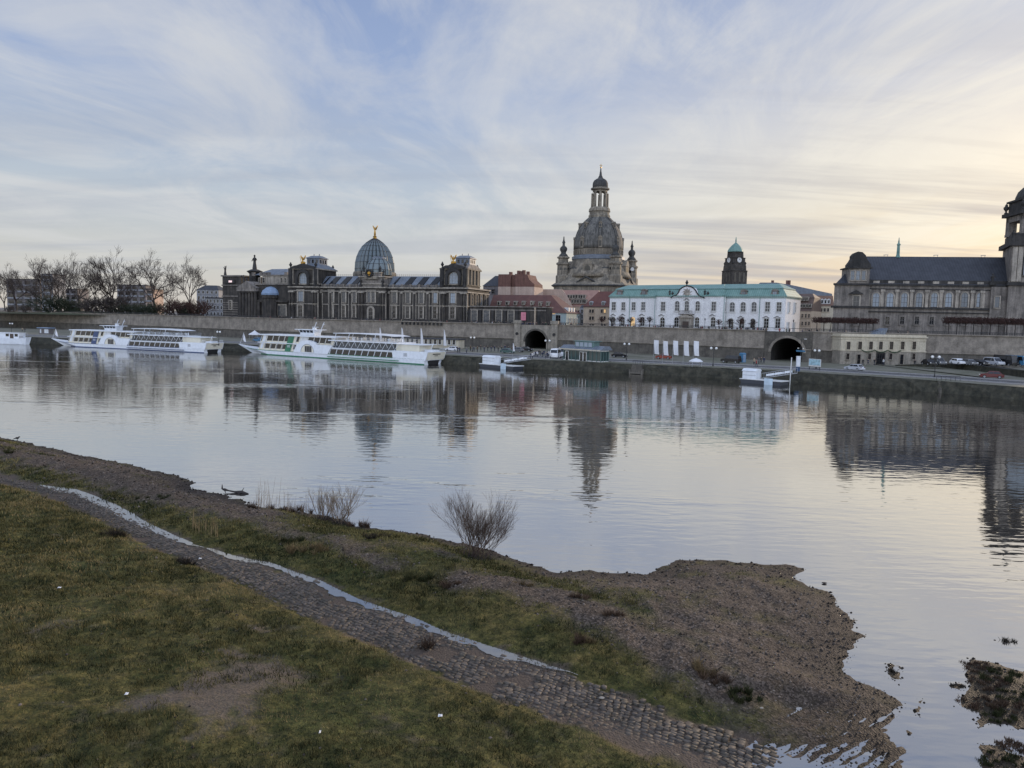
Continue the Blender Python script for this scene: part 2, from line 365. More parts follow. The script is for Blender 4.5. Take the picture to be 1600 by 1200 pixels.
# shoreline continues behind the viewer
SH = np.vstack([SH, [[10,2],[8,-60]]])
POLY = np.vstack([SH, [[-400,-60],[-400,150]]])
ISLES_PX = [[(1700,1062),(1640,1052),(1600,1047),(1560,1036),(1520,1032),(1508,1055),(1516,1076),(1498,1105),(1524,1114),(1532,1138),(1562,1128),(1600,1142),(1700,1160)],
    [(1535,1163),(1600,1180),(1700,1195),(1700,1300),(1560,1260),(1540,1205)], [(1385,1050),(1391,1038),(1396,1045),(1400,1052),(1406,1044),(1407,1054),(1398,1066),(1388,1058)], [(1412,1140),(1425,1112),(1440,1094),(1443,1108),(1430,1122),(1424,1150)],
    [(1486,1074),(1498,1066),(1509,1071),(1500,1078)], [(1556,1002),(1575,998),(1592,1004),(1572,1008)]]
ISLES = [np.array([at(*p)[:2] for p in g]) for g in ISLES_PX]
def pl_dist(P, L):
    d = np.full(len(P), 1e9); tt = np.zeros(len(P)); side = np.zeros(len(P)); acc = 0.
    for a, b in zip(L[:-1], L[1:]):
        ab = b-a; l2 = (ab**2).sum(); t = np.clip(((P-a)@ab)/max(l2,1e-9), 0, 1); q = a+t[:,None]*ab
        dd = np.hypot(*(P-q).T); k = dd < d; d[k] = dd[k]; tt[k] = acc+t[k]*math.sqrt(l2)
        cr = ab[0]*(P[:,1]-a[1])-ab[1]*(P[:,0]-a[0]); side[k] = cr[k]; acc += math.sqrt(l2)
    return d, tt, side
def inside(P, poly):
    r = np.zeros(len(P), bool); n = len(poly)
    for i in range(n):
        x0,y0 = poly[i]; x1,y1 = poly[(i+1)%n]
        c = ((y0 > P[:,1]) != (y1 > P[:,1])) & (P[:,0] < (x1-x0)*(P[:,1]-y0)/(y1-y0+1e-12)+x0); r ^= c
    return r
_tab = np.random.rand(256,256)
def vnoise(x, y):
    xi = np.floor(x).astype(int); yi = np.floor(y).astype(int); fx = x-xi; fy = y-yi
    fx = fx*fx*(3-2*fx); fy = fy*fy*(3-2*fy); g = lambda a,b: _tab[a & 255, b & 255]
    return (g(xi,yi)*(1-fx)+g(xi+1,yi)*fx)*(1-fy)+(g(xi,yi+1)*(1-fx)+g(xi+1,yi+1)*fx)*fy
def fbm(x, y, o=4, s=1.0):
    r = 0; a = .5; f = s
    for i in range(o): r = r+a*vnoise(x*f+17.3*i, y*f+9.1*i); a *= .5; f *= 2.03
    return r/(1-.5**o)
# the cobbled path: centre line, level
UP = [(-200,700),(60,757),(120,766),(180,791),(240,822),(300,850),(370,868),(430,881),(500,905),(560,934),(640,960),(700,985),(760,1005),(830,1029),(900,1051),(960,1076),(1040,1102),(1110,1130),(1200,1160),(1270,1195)]
LO = [(-220,710),(52,766),(98,782),(138,804),(180,826),(230,853),(300,884),(352,908),(410,937),(465,965),(540,998),(600,1022),(650,1047),(715,1077),(790,1104),(850,1128),(925,1154),(985,1178),(1060,1208),(1120,1240)]
ZP = .75
def zpath(px): return ZP if px < 900 else max(.06, ZP-(px-900)/330*(ZP-.06))
PU = np.array([at(p[0], p[1], zpath(p[0])-.05)[:2] for p in UP]); PL = np.array([at(q[0], q[1], zpath(p[0]))[:2] for p, q in zip(UP, LO)])
PZ = np.array([zpath(p[0]) for p in UP]); PL = PU+(PL-PU)*.92; PC = (PU+PL)/2; PWID = np.hypot(*(PU-PL).T)
PS = np.concatenate([[0], np.cumsum(np.hypot(*np.diff(PC, axis=0).T))])
def ground(P, rough=True):
    P = np.asarray(P, float)
    x, y = P[:,0], P[:,1]
    ds, _, _ = pl_dist(P, SH); ins = inside(P, POLY); ds = np.where(ins, ds, -ds)
    for pg in ISLES:
        k = np.hypot(x-pg[:,0].mean(), y-pg[:,1].mean()) < 14
        if k.any():
            d2 = pl_dist(P[k], np.vstack([pg, pg[:1]]))[0]; d2 = np.where(inside(P[k], pg), d2, -d2); ds[k] = np.maximum(ds[k], d2)
    if rough: ds = ds + (fbm(x, y, 5, .9)-.5)*.75*np.clip(.5+y/60, .5, 1.5)*np.clip(1-np.abs(ds)/4,.25,1)
    if rough: ds = ds + (fbm(x+7, y+3, 4, 2.6)-.5)*.42*np.clip(1-np.abs(ds)/1.2,0,1)
    dp, tp, side = pl_dist(P, PC); zp = np.interp(tp, PS, PZ); hw = np.interp(tp, PS, PWID)/2
    e = np.maximum(dp-hw*.9, 0)
    mead = zp + .045*e + .55*(1-np.exp(-e/6)) 
    t = np.clip(ds/(np.maximum(ds,0)+e+1e-6), 0, 1)
    mid = zp*(t*t*(3-2*t)) + .34*np.sin(np.pi*t)**2*np.clip(e/3,0,1)*np.clip(ds/3,0,1)
    h = np.where(side < 0, mead, mid)
    h = np.where(ds < 0, np.maximum(ds*.16, -1.2), h+np.clip(ds*.07,0,.20)*np.clip((e-.5)/1.5,0,1)*(side >= 0))
    if rough:
        k = np.clip(e/1.2, 0, 1)*np.clip(ds/1.5, 0, 1)*np.clip(h/.45, .06, 1)
        h = h - .085*np.clip(1-e/.35, 0, 1)*np.clip(ds,0,1)
        h = h + k*((fbm(x, y, 4, .35)-.5)*.55 + (fbm(x+50, y, 3, 1.7)-.5)*.16)
    return h, ds, dp, tp, side, hw, e
def on_ground(px, py, lift=0.0):
    d = ray(px, py); lo, hi = 8., 140.
    ts = np.linspace(lo, hi, 500); P = np.array([[d.x*t, d.y*t] for t in ts]); z = CAM_H+d.z*ts
    g = ground(P, False)[0]; g = np.maximum(g, 0); i = int(np.argmax(z < g+lift))
    a, b = ts[max(i-1,0)], ts[i]; za, zb = z[max(i-1,0)]-g[max(i-1,0)], z[i]-g[i]
    t = a+(b-a)*za/(za-zb+1e-9); return Vector((d.x*t, d.y*t, CAM_H+d.z*t))
def G(x, y): return float(max(ground(np.array([[x, y]]))[0][0], 0))

GRAV = [([(-80,688),(0,693),(90,710),(180,730),(270,754),(330,776),(400,803)], 2.6, 1.0), ([(860,898),(1000,905),(1060,890),(1180,890),(1250,900)], 1.3, 1.0), ([(-60,705),(0,705),(90,722),(180,742),(260,765),(300,778),(360,795)], 2.6, 1.0), ([(400,812),(470,835),(515,842),(560,865),(610,880)], 1.1, .8),
        ([(740,905),(800,915),(850,930),(900,945),(950,968),(1000,990),(1060,1020),(1120,1060)], 1.5, 1.15), ([(560,850),(650,855),(720,872)], .8, .6),
        ([(1000,910),(1100,920),(1200,930),(1270,960),(1290,1000),(1250,1040),(1290,1090),(1330,1110)], 4.2, 1.0), ([(1090,960),(1150,1000),(1200,1040)], 3.0, 1.0),
        ([(880,905),(960,915)], 1.3, .8)]
BARE = [([(250,1100),(330,1075),(395,1050),(440,1062),(350,1090),(330,1120)], 1.0, 1.1), ([(355,960),(420,985)], .5, .5), ([(60,985),(130,960)], .6, .45), ([(480,1050),(400,1048)], .5, .8), ([(580,1110),(640,1160)], .7, .4), ([(340,1010),(400,1025)],.5,.5)]
MUD = [([(1260,1100),(1330,1130),(1370,1150),(1300,1175),(1240,1190)], 1.4, 1.0)]
def zones(P, lst):
    r = np.zeros(len(P))
    for pts, wd, amp in lst:
        L = np.array([on_ground(*p)[:2] for p in pts]); d = pl_dist(P, L)[0]; r = np.maximum(r, amp*np.exp(-(d/wd)**2))
    return r
xs = np.arange(-80, 34, .17); ys = [13.]
while ys[-1] < 104: ys.append(ys[-1]+.085*(ys[-1]/15)**.95)
ys = np.array(ys); GX, GY = np.meshgrid(xs, ys); P = np.stack([GX.ravel(), GY.ravel()], 1)
h, ds, dp, tp, side, hw, e = ground(P)
gravel = zones(P, GRAV); bare = zones(P, BARE); mud = zones(P, MUD)
nA = fbm(P[:,0], P[:,1], 4, .5); nB = fbm(P[:,0]+90, P[:,1]+31, 4, 1.3)
gravel = np.clip((gravel*1.5-.35)+(nB-.5)*1.3, 0, 1); bare = np.clip(bare*1.3-.45+(nB-.5)*2.2+(fbm(P[:,0]+5, P[:,1]+77, 3, 4.)-.5)*1.2, 0, .85)
wet = np.clip(1.1-np.maximum(ds,0)/2.2+(nB-.5)*.8, 0, 1)
gravel = np.maximum(gravel, np.clip(1.2-ds/.9+(nB-.5)*1.2, 0, 1)*.9)
mead = (side < 0) & (e > .0)
keep = h > -.5
# rippled mud at the foot of the path
mm = np.clip(mud*1.35-.1,0,1); h = h*(1-mm)+mm*np.where(h > -.02, .012+(nA-.5)*.16+.03*np.sin((P[:,0]*.62-P[:,1]*.78)*19+nB*5), h)
h += gravel*np.clip(ds,0,1)*(fbm(P[:,0], P[:,1], 2, 5.)-.5)*.07
idx = -np.ones(len(P), int); nx = len(xs); ny = len(ys)
K = keep.reshape(ny, nx); Q = K[:-1,:-1]|K[1:,:-1]|K[:-1,1:]|K[1:,1:]
jj, ii = np.nonzero(Q); q = np.stack([jj*nx+ii, jj*nx+ii+1, (jj+1)*nx+ii+1, (jj+1)*nx+ii], 1)
used = np.unique(q); idx[used] = np.arange(len(used)); q = idx[q]
def np_mesh(name, V, Fq, mats, attrs=None, smooth=True):
    me = bpy.data.meshes.new(name); n = Fq.shape[1]
    me.vertices.add(len(V)); me.vertices.foreach_set('co', V.astype(np.float32).ravel())
    me.loops.add(Fq.size); me.loops.foreach_set('vertex_index', Fq.astype(np.int32).ravel())
    me.polygons.add(len(Fq)); me.polygons.foreach_set('loop_start', (np.arange(len(Fq))*n).astype(np.int32))
    if smooth: me.polygons.foreach_set('use_smooth', np.ones(len(Fq), bool))
    for m in mats: me.materials.append(m)
    for k, a in (attrs or {}).items():
        at_ = me.color_attributes.new(k, 'FLOAT_COLOR', 'POINT'); c = np.ones((len(V),4), np.float32); c[:,:3] = a; at_.data.foreach_set('color', c.ravel())
    me.update(calc_edges=True); me.validate()
    o = bpy.data.objects.new(name, me); COL.objects.link(o); return o
def bank_mat():
    m, nt, b = new_mat('bank_ground'); a = N(nt, 'ShaderNodeVertexColor', layer_name='zone'); sp = N(nt, 'ShaderNodeSeparateColor'); nt.links.new(a.outputs[0], sp.inputs[0])
    tc = N(nt, 'ShaderNodeTexCoord')
    def nz(s, d, ro=.6):
        n = N(nt, 'ShaderNodeTexNoise', Scale=s, Detail=d, Roughness=ro); nt.links.new(tc.outputs['Object'], n.inputs['Vector']); return n.outputs['Fac']
    big = nz(.22, 5); midn = nz(1.1, 5, .7); fine = nz(9, 4, .7)
    g = ramp(nt, [(.28, (.024,.032,.010)), (.45, (.062,.060,.023)), (.58, (.112,.096,.040)), (.74, (.15,.112,.054))], midn).outputs[0]; g4 = ramp(nt, [(.36, (.42,.46,.42)), (.62, (1.35,1.3,1.2))], nz(3.4, 4, .7)).outputs[0]; g = mix(nt, 1., g, g4, 'MULTIPLY')
    g2 = ramp(nt, [(.3, (.55,.6,.55)), (.7, (1.25,1.2,1.1))], fine).outputs[0]; g = mix(nt, 1., g, g2, 'MULTIPLY')
    g3 = ramp(nt, [(.35, (.7,.85,.7)), (.65, (1.2,1.1,1.)) ], big).outputs[0]; g = mix(nt, 1., g, g3, 'MULTIPLY')
    vo = N(nt, 'ShaderNodeTexVoronoi', Scale=14.0); nt.links.new(tc.outputs['Object'], vo.inputs['Vector'])
    pe = ramp(nt, [(0, (.026,.021,.017)), (.5, (.070,.058,.048)), (1, (.175,.148,.127))], vo.outputs['Color']).outputs[0]
    pb = ramp(nt, [(.3, (.6,.55,.5)), (.7, (1.2,1.12,1.05))], midn).outputs[0]; pe = mix(nt, 1., pe, pb, 'MULTIPLY')
    col = mix(nt, sp.outputs[0], g, pe)
    ba = ramp(nt, [(.3, (.07,.054,.041)), (.7, (.16,.125,.10))], fine).outputs[0]; col = mix(nt, sp.outputs[1], col, ba)
    dk = mix(nt, sp.outputs[2], (1,1,1), (.36,.34,.33)); col = mix(nt, 1., col, dk, 'MULTIPLY')
    nt.links.new(col, b.inputs['Base Color'])
    ro = N(nt, 'ShaderNodeMapRange'); nt.links.new(sp.outputs[2], ro.inputs[0]); ro.inputs[3].default_value = .95; ro.inputs[4].default_value = .72; b.inputs['Specular IOR Level'].default_value = .22; nt.links.new(ro.outputs[0], b.inputs['Roughness'])
    hh = math_n(nt, 'ADD', math_n(nt, 'MULTIPLY', fine, .6), math_n(nt, 'MULTIPLY', vo.outputs['Distance'], .5))
    bp = N(nt, 'ShaderNodeBump', Strength=.9, Distance=.06); nt.links.new(hh, bp.inputs['Height']); nt.links.new(bp.outputs[0], b.inputs['Normal'])
    return m
M['bank'] = bank_mat()
soil = np.clip(1-(dp-hw*.9+.25-(nB-.5)*1.6)/.45, 0, 1)
zone = np.stack([np.maximum(gravel, mud*.9), np.maximum(np.where(mead, bare, 0), soil), np.clip(np.maximum(wet*np.maximum(gravel,.4)*.9, soil*.45)+mud*.3,0,1)], 1)
isl = np.zeros(len(P), bool)
for pg in ISLES: isl |= (np.hypot(P[:,0]-pg[:,0].mean(), P[:,1]-pg[:,1].mean()) < 6) & (pl_dist(P, np.vstack([pg, pg[:1]]))[0] < 4) & (P[:,0] > 9)
isl &= pl_dist(P, SH)[0]*np.where(inside(P, POLY), -1, 1) > .3
zone[isl] = np.array([.3, .5, 1.0])
V = np.stack([P[:,0], P[:,1], h], 1)[used]
tag(np_mesh('river_bank', V, q, [M['bank']], {'zone': zone[used]}), 'grassy gravel river bank sloping down to the water', 'river bank', kind='structure')

# far part of the near bank, under and behind the viewer, and further off to the left
mb = MB(); mb.add([(-400,-60,.9),(-80.2,-60,.9),(-80.2,104,.55),(-400,150,.4)], [(0,1,2,3)]); mb.add([(-80.2,-60,1.2),(4,-60,1.2),(4,12.9,1.0),(-80.2,12.9,1.2)], [(0,1,2,3)])
tag(mb.build('meadow', M['bank']), 'grass meadow continuing along the river bank', 'meadow', kind='structure')

# cobbled path: one strip of setts
sv, sf, sc_ = [], [], []
rows = 9; s = 0.; tot_len = PS[-1]; ci = 0
def path_pt(s, t):
    c = np.array([np.interp(s, PS, PU[:,0]), np.interp(s, PS, PU[:,1])]); d = np.array([np.interp(s, PS, PL[:,0]), np.interp(s, PS, PL[:,1])])
    return c+(d-c)*t, float(np.interp(s, PS, PZ))
while s < tot_len-.5:
    wdt = float(np.interp(s, PS, PWID)); nr = max(5, int(wdt/.165)); ln = random.uniform(.16,.24)
    for r_ in range(nr):
        o_ = (r_ % 2)*ln*.5+random.uniform(-.03,.03); t0 = r_/nr; t1 = (r_+1)/nr; g_ = .022
        if random.random() < .05: continue
        cen = (t0+t1)/2; edge = min(cen, 1-cen)*wdt
        if edge < .55 and random.random() < .75-edge*1.2: continue
        if fbm(np.array([s*.6]), np.array([cen*wdt*.6+40.]), 3)[0] > .67: continue
        zz = -.028+random.gauss(0,.013)-.045*max(0, .45-cen)*1.5 ; tl = random.uniform(-.02,.02)
        cs = []
        for (ss, t) in ((s+o_+g_, t0+g_/wdt), (s+o_+ln-g_, t0+g_/wdt), (s+o_+ln-g_, t1-g_/wdt), (s+o_+g_, t1-g_/wdt)):
            p, z0 = path_pt(min(ss, tot_len), t+random.uniform(-.008,.008)); cs.append((p[0]+random.uniform(-.02,.02), p[1]+random.uniform(-.02,.02), z0))
        b0 = len(sv); cxm = sum(c[0] for c in cs)/4; cym = sum(c[1] for c in cs)/4
        for k_, c in enumerate(cs): sv.append((c[0], c[1], c[2]-.2))
        for k_, c in enumerate(cs): sv.append((c[0], c[1], c[2]+zz-.03))
        for k_, c in enumerate(cs): sv.append((cxm+(c[0]-cxm)*.90, cym+(c[1]-cym)*.90, c[2]+zz-.016+tl*(1 if k_ in (0,1) else -1)))
        for k_ in range(4):
            sf.append((b0+k_, b0+(k_+1)%4, b0+4+(k_+1)%4, b0+4+k_)); sf.append((b0+4+k_, b0+4+(k_+1)%4, b0+8+(k_+1)%4, b0+8+k_))
        sf.append((b0+8, b0+9, b0+10, b0+11))
        sh_ = random.uniform(.72,1.18)*(.8 if random.random() < .25 else 1); sc_ += [(.088*sh_,.074*sh_,.062*sh_)]*12
    s += ln
m, nt, b = new_mat('setts'); a = N(nt, 'ShaderNodeVertexColor', layer_name='tone'); tc = N(nt, 'ShaderNodeTexCoord')
n1 = N(nt, 'ShaderNodeTexNoise', Scale=1.2, Detail=5.0, Roughness=.7); nt.links.new(tc.outputs['Object'], n1.inputs['Vector'])
r1 = ramp(nt, [(.3, (.55,.55,.45)), (.65, (1.15,1.12,1.1))], n1.outputs['Fac']).outputs[0]
nt.links.new(mix(nt, 1., a.outputs[0], r1, 'MULTIPLY'), b.inputs['Base Color']); b.inputs['Roughness'].default_value = .7
n2 = N(nt, 'ShaderNodeTexNoise', Scale=14., Detail=3.); nt.links.new(tc.outputs['Object'], n2.inputs['Vector'])
bp = N(nt, 'ShaderNodeBump', Strength=.35, Distance=.03); nt.links.new(n2.outputs['Fac'], bp.inputs['Height']); nt.links.new(bp.outputs[0], b.inputs['Normal'])
M['setts'] = m
tag(np_mesh('cobbled_path', np.array(sv), np.array(sf), [M['setts']], {'tone': np.array(sc_)}, False), 'old cobbled towpath running down to the water', 'path', kind='structure')
# puddles along the river side of the path
def puddle(px0, px1, w0, w1, z, t_start=0.):
    ups = [(p, i) for i, p in enumerate(UP)]
    s0 = np.interp(px0, [p[0] for p in UP], PS); s1 = np.interp(px1, [p[0] for p in UP], PS)
    vs = []; fs = []; n = int((s1-s0)/.12)
    for i in range(n+1):
        s = s0+(s1-s0)*i/n; k = i/n; taper = min(1, k*9, (1-k)*9)**.9
        wd = (w0+(w1-w0)*k)*taper*(.75+.5*float(fbm(np.array([s*.5]), np.array([3.]), 3)[0])); t1 = min(.98, t_start+wd/float(np.interp(s, PS, PWID))); t0 = t_start-.12*taper+.1*(float(fbm(np.array([s*.9]), np.array([8.]), 3)[0])-.5)
        t1 += .16*(float(fbm(np.array([s*2.6]), np.array([13.]), 3)[0])-.5)*taper
        for t in (t0, max(t1, t0+.01)):
            p, zz = path_pt(s, t); vs.append((p[0], p[1], z))
    for i in range(n): fs.append((2*i, 2*i+2, 2*i+3, 2*i+1))
    return vs, fs
for nm, args in (('far', (62, 320, 1.1, .32, ZP-.064)), ('near', (322, 905, .42, .46, ZP-.066))):
    mb = MB(); mb.add(*puddle(*args)); tag(mb.build('puddle', M['puddle']), {'far': 'wide shiny puddle at the far end of the cobbled path', 'near': 'long narrow puddle along the cobbled path', 'foot': 'shallow puddle at the foot of the cobbled path'}[nm], 'puddle', kind='structure')

# ------------------------------------------------------------------ grass and gravel (uncountable)
def cols_grass(x, y, n):
    a = fbm(x, y, 4, .35); b_ = fbm(x+40, y+7, 4, 1.2); r = np.random.rand(n)
    c_ = fbm(x+11, y+70, 3, 3.6); k = np.clip((a-.5)*2.2+(b_-.5)*1.8+(c_-.5)*1.5+.5+(r-.5)*.45, 0, 1)[:,None]
    c0 = np.array([.024,.031,.011]); c1 = np.array([.145,.127,.046]); c2 = np.array([.31,.235,.105])
    c = np.where(k < .55, c0+(c1-c0)*k/.55, c1+(c2-c1)*(k-.55)/.45)
    return c*(.7+.6*np.random.rand(n))[:,None]
def scatter(n, x0, x1, y0, y1): 
    u = np.random.rand(n); y = y0*(y1/y0)**u; return np.stack([x0+(x1-x0)*np.random.rand(n)*1., y], 1)
def visible(P): return (np.abs(P[:,0]) < P[:,1]*.78+2)
def blades(P, hgt, wid, cols, name, label, lean=.6):
    n = len(P); z = ground(P)[0]; a = np.random.rand(n)*2*np.pi; hh = hgt*(.5+np.random.rand(n)); ww = wid*(.6+.8*np.random.rand(n))
    la = np.random.rand(n)*2*np.pi; ll = lean*np.random.rand(n)*hh
    B = np.stack([P[:,0], P[:,1], z-.01], 1); dx = np.stack([np.cos(a), np.sin(a), np.zeros(n)], 1)*ww[:,None]/2
    T = B+np.stack([np.cos(la)*ll, np.sin(la)*ll, hh], 1)
    V = np.stack([B-dx, B+dx, T], 1).reshape(-1,3); Fc = np.arange(3*n).reshape(-1,3); C = np.repeat(cols, 3, 0)
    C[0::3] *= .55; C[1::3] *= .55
    return tag(np_mesh(name, V, Fc, [M['blade']], {'tone': C}, False), label, 'grass', kind='stuff')
m, nt, b = new_mat('blade'); a = N(nt, 'ShaderNodeVertexColor', layer_name='tone'); nt.links.new(a.outputs[0], b.inputs['Base Color']); b.inputs['Roughness'].default_value = .8; M['blade'] = m
b.inputs['Specular IOR Level'].default_value = .15
n0 = 900000
P0 = np.stack([-55+75*np.random.rand(n0), np.exp(np.log(14.)+np.log(90/14.)*np.random.rand(n0))], 1); P0 = P0[visible(P0)]
h0, d0, dp0, tp0, s0_, hw0, e0 = ground(P0)
gz = zones(P0, GRAV); bz = zones(P0, BARE); mz = zones(P0, MUD); nb = fbm(P0[:,0]+90, P0[:,1]+31, 4, 1.3); n2_ = fbm(P0[:,0]+9, P0[:,1]+3, 3, .6)
pm = np.where(s0_ < 0, .95-1.1*np.clip(bz*1.5-.4+(nb-.5)*1.2,0,1), .95-1.2*np.clip(gz*1.5-.35+(nb-.5)*1.3,0,1)-1.2*mz)
es0 = dp0-hw0*.9+(fbm(P0[:,0]+61, P0[:,1]+17, 4, .9)-.5)*1.7; pm = pm*np.clip(es0/.5+.35, .02, 1)*np.clip((d0-.7)/.8, 0, 1)*np.clip(.45+1.3*(n2_-.25),.25,1)
kk = (np.random.rand(len(P0)) < pm) & (h0 > .12); Pg = P0[kk]; sg = s0_[kk]
cg = cols_grass(Pg[:,0], Pg[:,1], len(Pg)); cg[sg >= 0] *= np.array([.72,.80,.7])
sizes = .085*(.6+.9*fbm(Pg[:,0]+3, Pg[:,1], 3, .8))*np.clip(Pg[:,1]/30, .8, 1.6)
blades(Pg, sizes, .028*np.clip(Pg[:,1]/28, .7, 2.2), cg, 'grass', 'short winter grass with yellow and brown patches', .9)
# pebbles
n0 = 130000; P0 = np.stack([-50+75*np.random.rand(n0), np.exp(np.log(16.)+np.log(80/16.)*np.random.rand(n0))], 1); P0 = P0[visible(P0)]
gz = np.maximum(zones(P0, GRAV), .5*zones(P0, MUD)); h0, d0, dp0, tp0, s0_, hw0, e0 = ground(P0)
edge = np.clip(1-np.abs(d0-.4)/.9, 0, 1)*.8
kk = (np.random.rand(len(P0)) < np.maximum(gz*.8, edge)+.015) & (e0 > .1) & (h0 > -.03) & (d0 > -.25)
dd_ = d0[kk][:48000]; Ps = P0[kk][:48000]; hs = h0[kk][:48000]; n = len(Ps); oc = np.array([(1,0,0),(0,1,0),(-1,0,0),(0,-1,0),(0,0,.75),(0,0,-.75)]); of = np.array([(0,1,4),(1,2,4),(2,3,4),(3,0,4),(1,0,5),(2,1,5),(3,2,5),(0,3,5)])
sz = .012+.05*np.random.rand(n)**4*np.clip(Ps[:,1]/28,.8,1.8)+.012; jit = .65+.7*np.random.rand(n,6,3)
V = np.stack([Ps[:,0], Ps[:,1], hs+sz*.15], 1)[:,None,:]+oc[None]*jit*sz[:,None,None]
Fc = (np.arange(n)*6)[:,None,None]+of[None]; t_ = (.25+1.5*np.random.rand(n)**1.5)[:,None]*np.array([[.105,.088,.075]]); t_ = t_*np.clip(.22+dd_/1.6, .22, 1)[:,None]; C = np.repeat(t_, 6, 0)
M['pebble'] = M['blade'].copy(); M['pebble'].name = 'pebble'
tag(np_mesh('pebbles', V.reshape(-1,3), Fc.reshape(-1,3), [M['pebble']], {'tone': C}, True), 'grey brown pebbles strewn over the gravel bank', 'pebbles', kind='stuff')
# ------------------------------------------------------------------ far bank: quay, road, terrace
ZQ, ZT = 2.2, 9.6
WATER = [Vector((300,30,0)), Vector((170,84,0))]+[at(*p) for p in ((1640,630),(1590,625),(1420,610),(1240,597),(1120,590.5),(1000,584.5),(800,574.5),(700,569),(365,548.5),(200,542.3),(60,537.3),(0,535.2))]
WATER += [Vector((-330,300,0)), Vector((-700,400,0)), Vector((-2400,800,0))]
WALL = [Vector((330,178,0)), Vector((200,188,0)), Vector((125,196,0)), Vector((79.5,203,0)), Vector((16.3,250.7,0)), Vector((-46,270,0)), Vector((-91,289,0)), Vector((-123,311,0)), Vector((-179,347,0)), Vector((-263,392,0)), Vector((-520,520,0)), Vector((-2400,1300,0))]
def V2(p): return (p.x, p.y)
def off_line(L, d):                                   # shifted to the inland side (left of travel right->left is away from viewer)
    out = []
    for i, p in enumerate(L):
        a = L[max(i-1,0)]; b = L[min(i+1,len(L)-1)]; t = (b-a).normalized(); n = Vector((t.y, -t.x, 0)); n = n if n.y > 0 or abs(n.y) < 1e-6 else -n
        if n.x*0+n.y < 0: n = -n
        out.append(p+n*d)
    return out
def strip(mb, L0, L1, z0, z1=None):
    z1 = z0 if z1 is None else z1
    vs = [(p.x,p.y,z0) for p in L0]+[(p.x,p.y,z1) for p in L1]; n = len(L0)
    return mb.add(vs, [(i, i+1, n+i+1, n+i) for i in range(n-1)])
def resample(L, k=8):
    out = []
    for a, b in zip(L[:-1], L[1:]):
        out += [a+(b-a)*(i/k) for i in range(k)]
    return out+[L[-1]]
M['rubble'] = stone('rubble', (.014,.015,.008), (.07,.064,.042), scale=.9, soot=.4, bump=.8)
M['quay_earth'] = stone('quay_earth', (.085,.09,.05), (.20,.185,.15), scale=.12, streak=False)
M['wall_up'] = stone('wall_up', (.16,.14,.115), (.33,.29,.24), scale=.45, soot=.2)
M['wall_low'] = stone('wall_low', (.06,.053,.045), (.15,.135,.11), scale=.5, soot=.28)
M['terrace_ground'] = stone('terrace_ground', (.13,.12,.11), (.20,.19,.18), streak=False)
M['lawn'] = stone('lawn', (.03,.04,.015), (.07,.075,.03), streak=False)
EDGE = off_line(WATER, 1.3)
qe = resample(EDGE, 6); 
mb = MB(); strip(mb, EDGE, [Vector((p.x*1.0, p.y+0, 0)) for p in off_line(WATER, 14)], ZQ); strip(mb, off_line(WATER, 14), [Vector((p.x, p.y+160, 0)) for p in WATER], ZQ)
tag(mb.build('quay', M['quay_earth']), 'paved quay of the far bank', 'quay', kind='structure')
# rough quay wall
mb = MB(); W8 = resample(WATER[1:-2], 14); E8 = resample(EDGE[1:-2], 14)
rowsq = []
for k, t in enumerate((0, .3, .62, .9, 1.0)):
    rowsq.append([a+(b-a)*t+Vector((random.uniform(-.16,.16), random.uniform(-.25,.25), 0)) for a, b in zip(W8, E8)])
vs = []; fs = []; n = len(W8)
for k, rw in enumerate(rowsq):
    z = (-.3, .75, 1.55, 2.12, 2.23)[k]
    for p in rw: vs.append((p.x, p.y, z+(random.uniform(-.12,.12) if 0 < k < 4 else 0)))
for k in range(4):
    for i in range(n-1): fs.append((k*n+i, k*n+i+1, (k+1)*n+i+1, (k+1)*n+i))
mb.add(vs, fs); o = mb.build('quay_wall', M['rubble']); tag(o, 'low mossy rubble wall along the far waterline', 'quay wall')
# road with kerbs, pavement and lines
def band(name, d0, d1, z, mat, label, cat):
    mb = MB(); a = resample(off_line(WATER, d0), 3); b = resample(off_line(WATER, d1), 3); strip(mb, a, b, z)
    return tag(mb.build(name, mat), label, cat, kind='structure')
band('road', 9.5, 17.0, ZQ+.012, M['asphalt'], 'grey asphalt road along the quay', 'road')
for d0, d1, nm, lb in ((7.2, 9.5, 'pavement', 'light pavement between road and river'), (17.0, 19.2, 'pavement', 'light pavement along the foot of the terrace wall')):
    mb = MB(); a = resample(off_line(WATER, d0), 3); b = resample(off_line(WATER, d1), 3); strip(mb, a, b, ZQ+.13)
    strip(mb, a, a, ZQ, ZQ+.13); strip(mb, b, b, ZQ+.13, ZQ); tag(mb.build(nm, M['pavement']), lb, 'pavement', kind='structure')
for d in (9.75, 13.2): 
    mb = MB(); a = resample(off_line(WATER, d), 12); b = resample(off_line(WATER, d+.14), 12)
    for i in range(len(a)-1):
        if d > 10 and i % 2: continue
        strip(mb, a[i:i+2], b[i:i+2], ZQ+.018)
    tag(mb.build('road_marking', M['road_paint']), 'white line painted on the quay road', 'road marking', kind='structure')
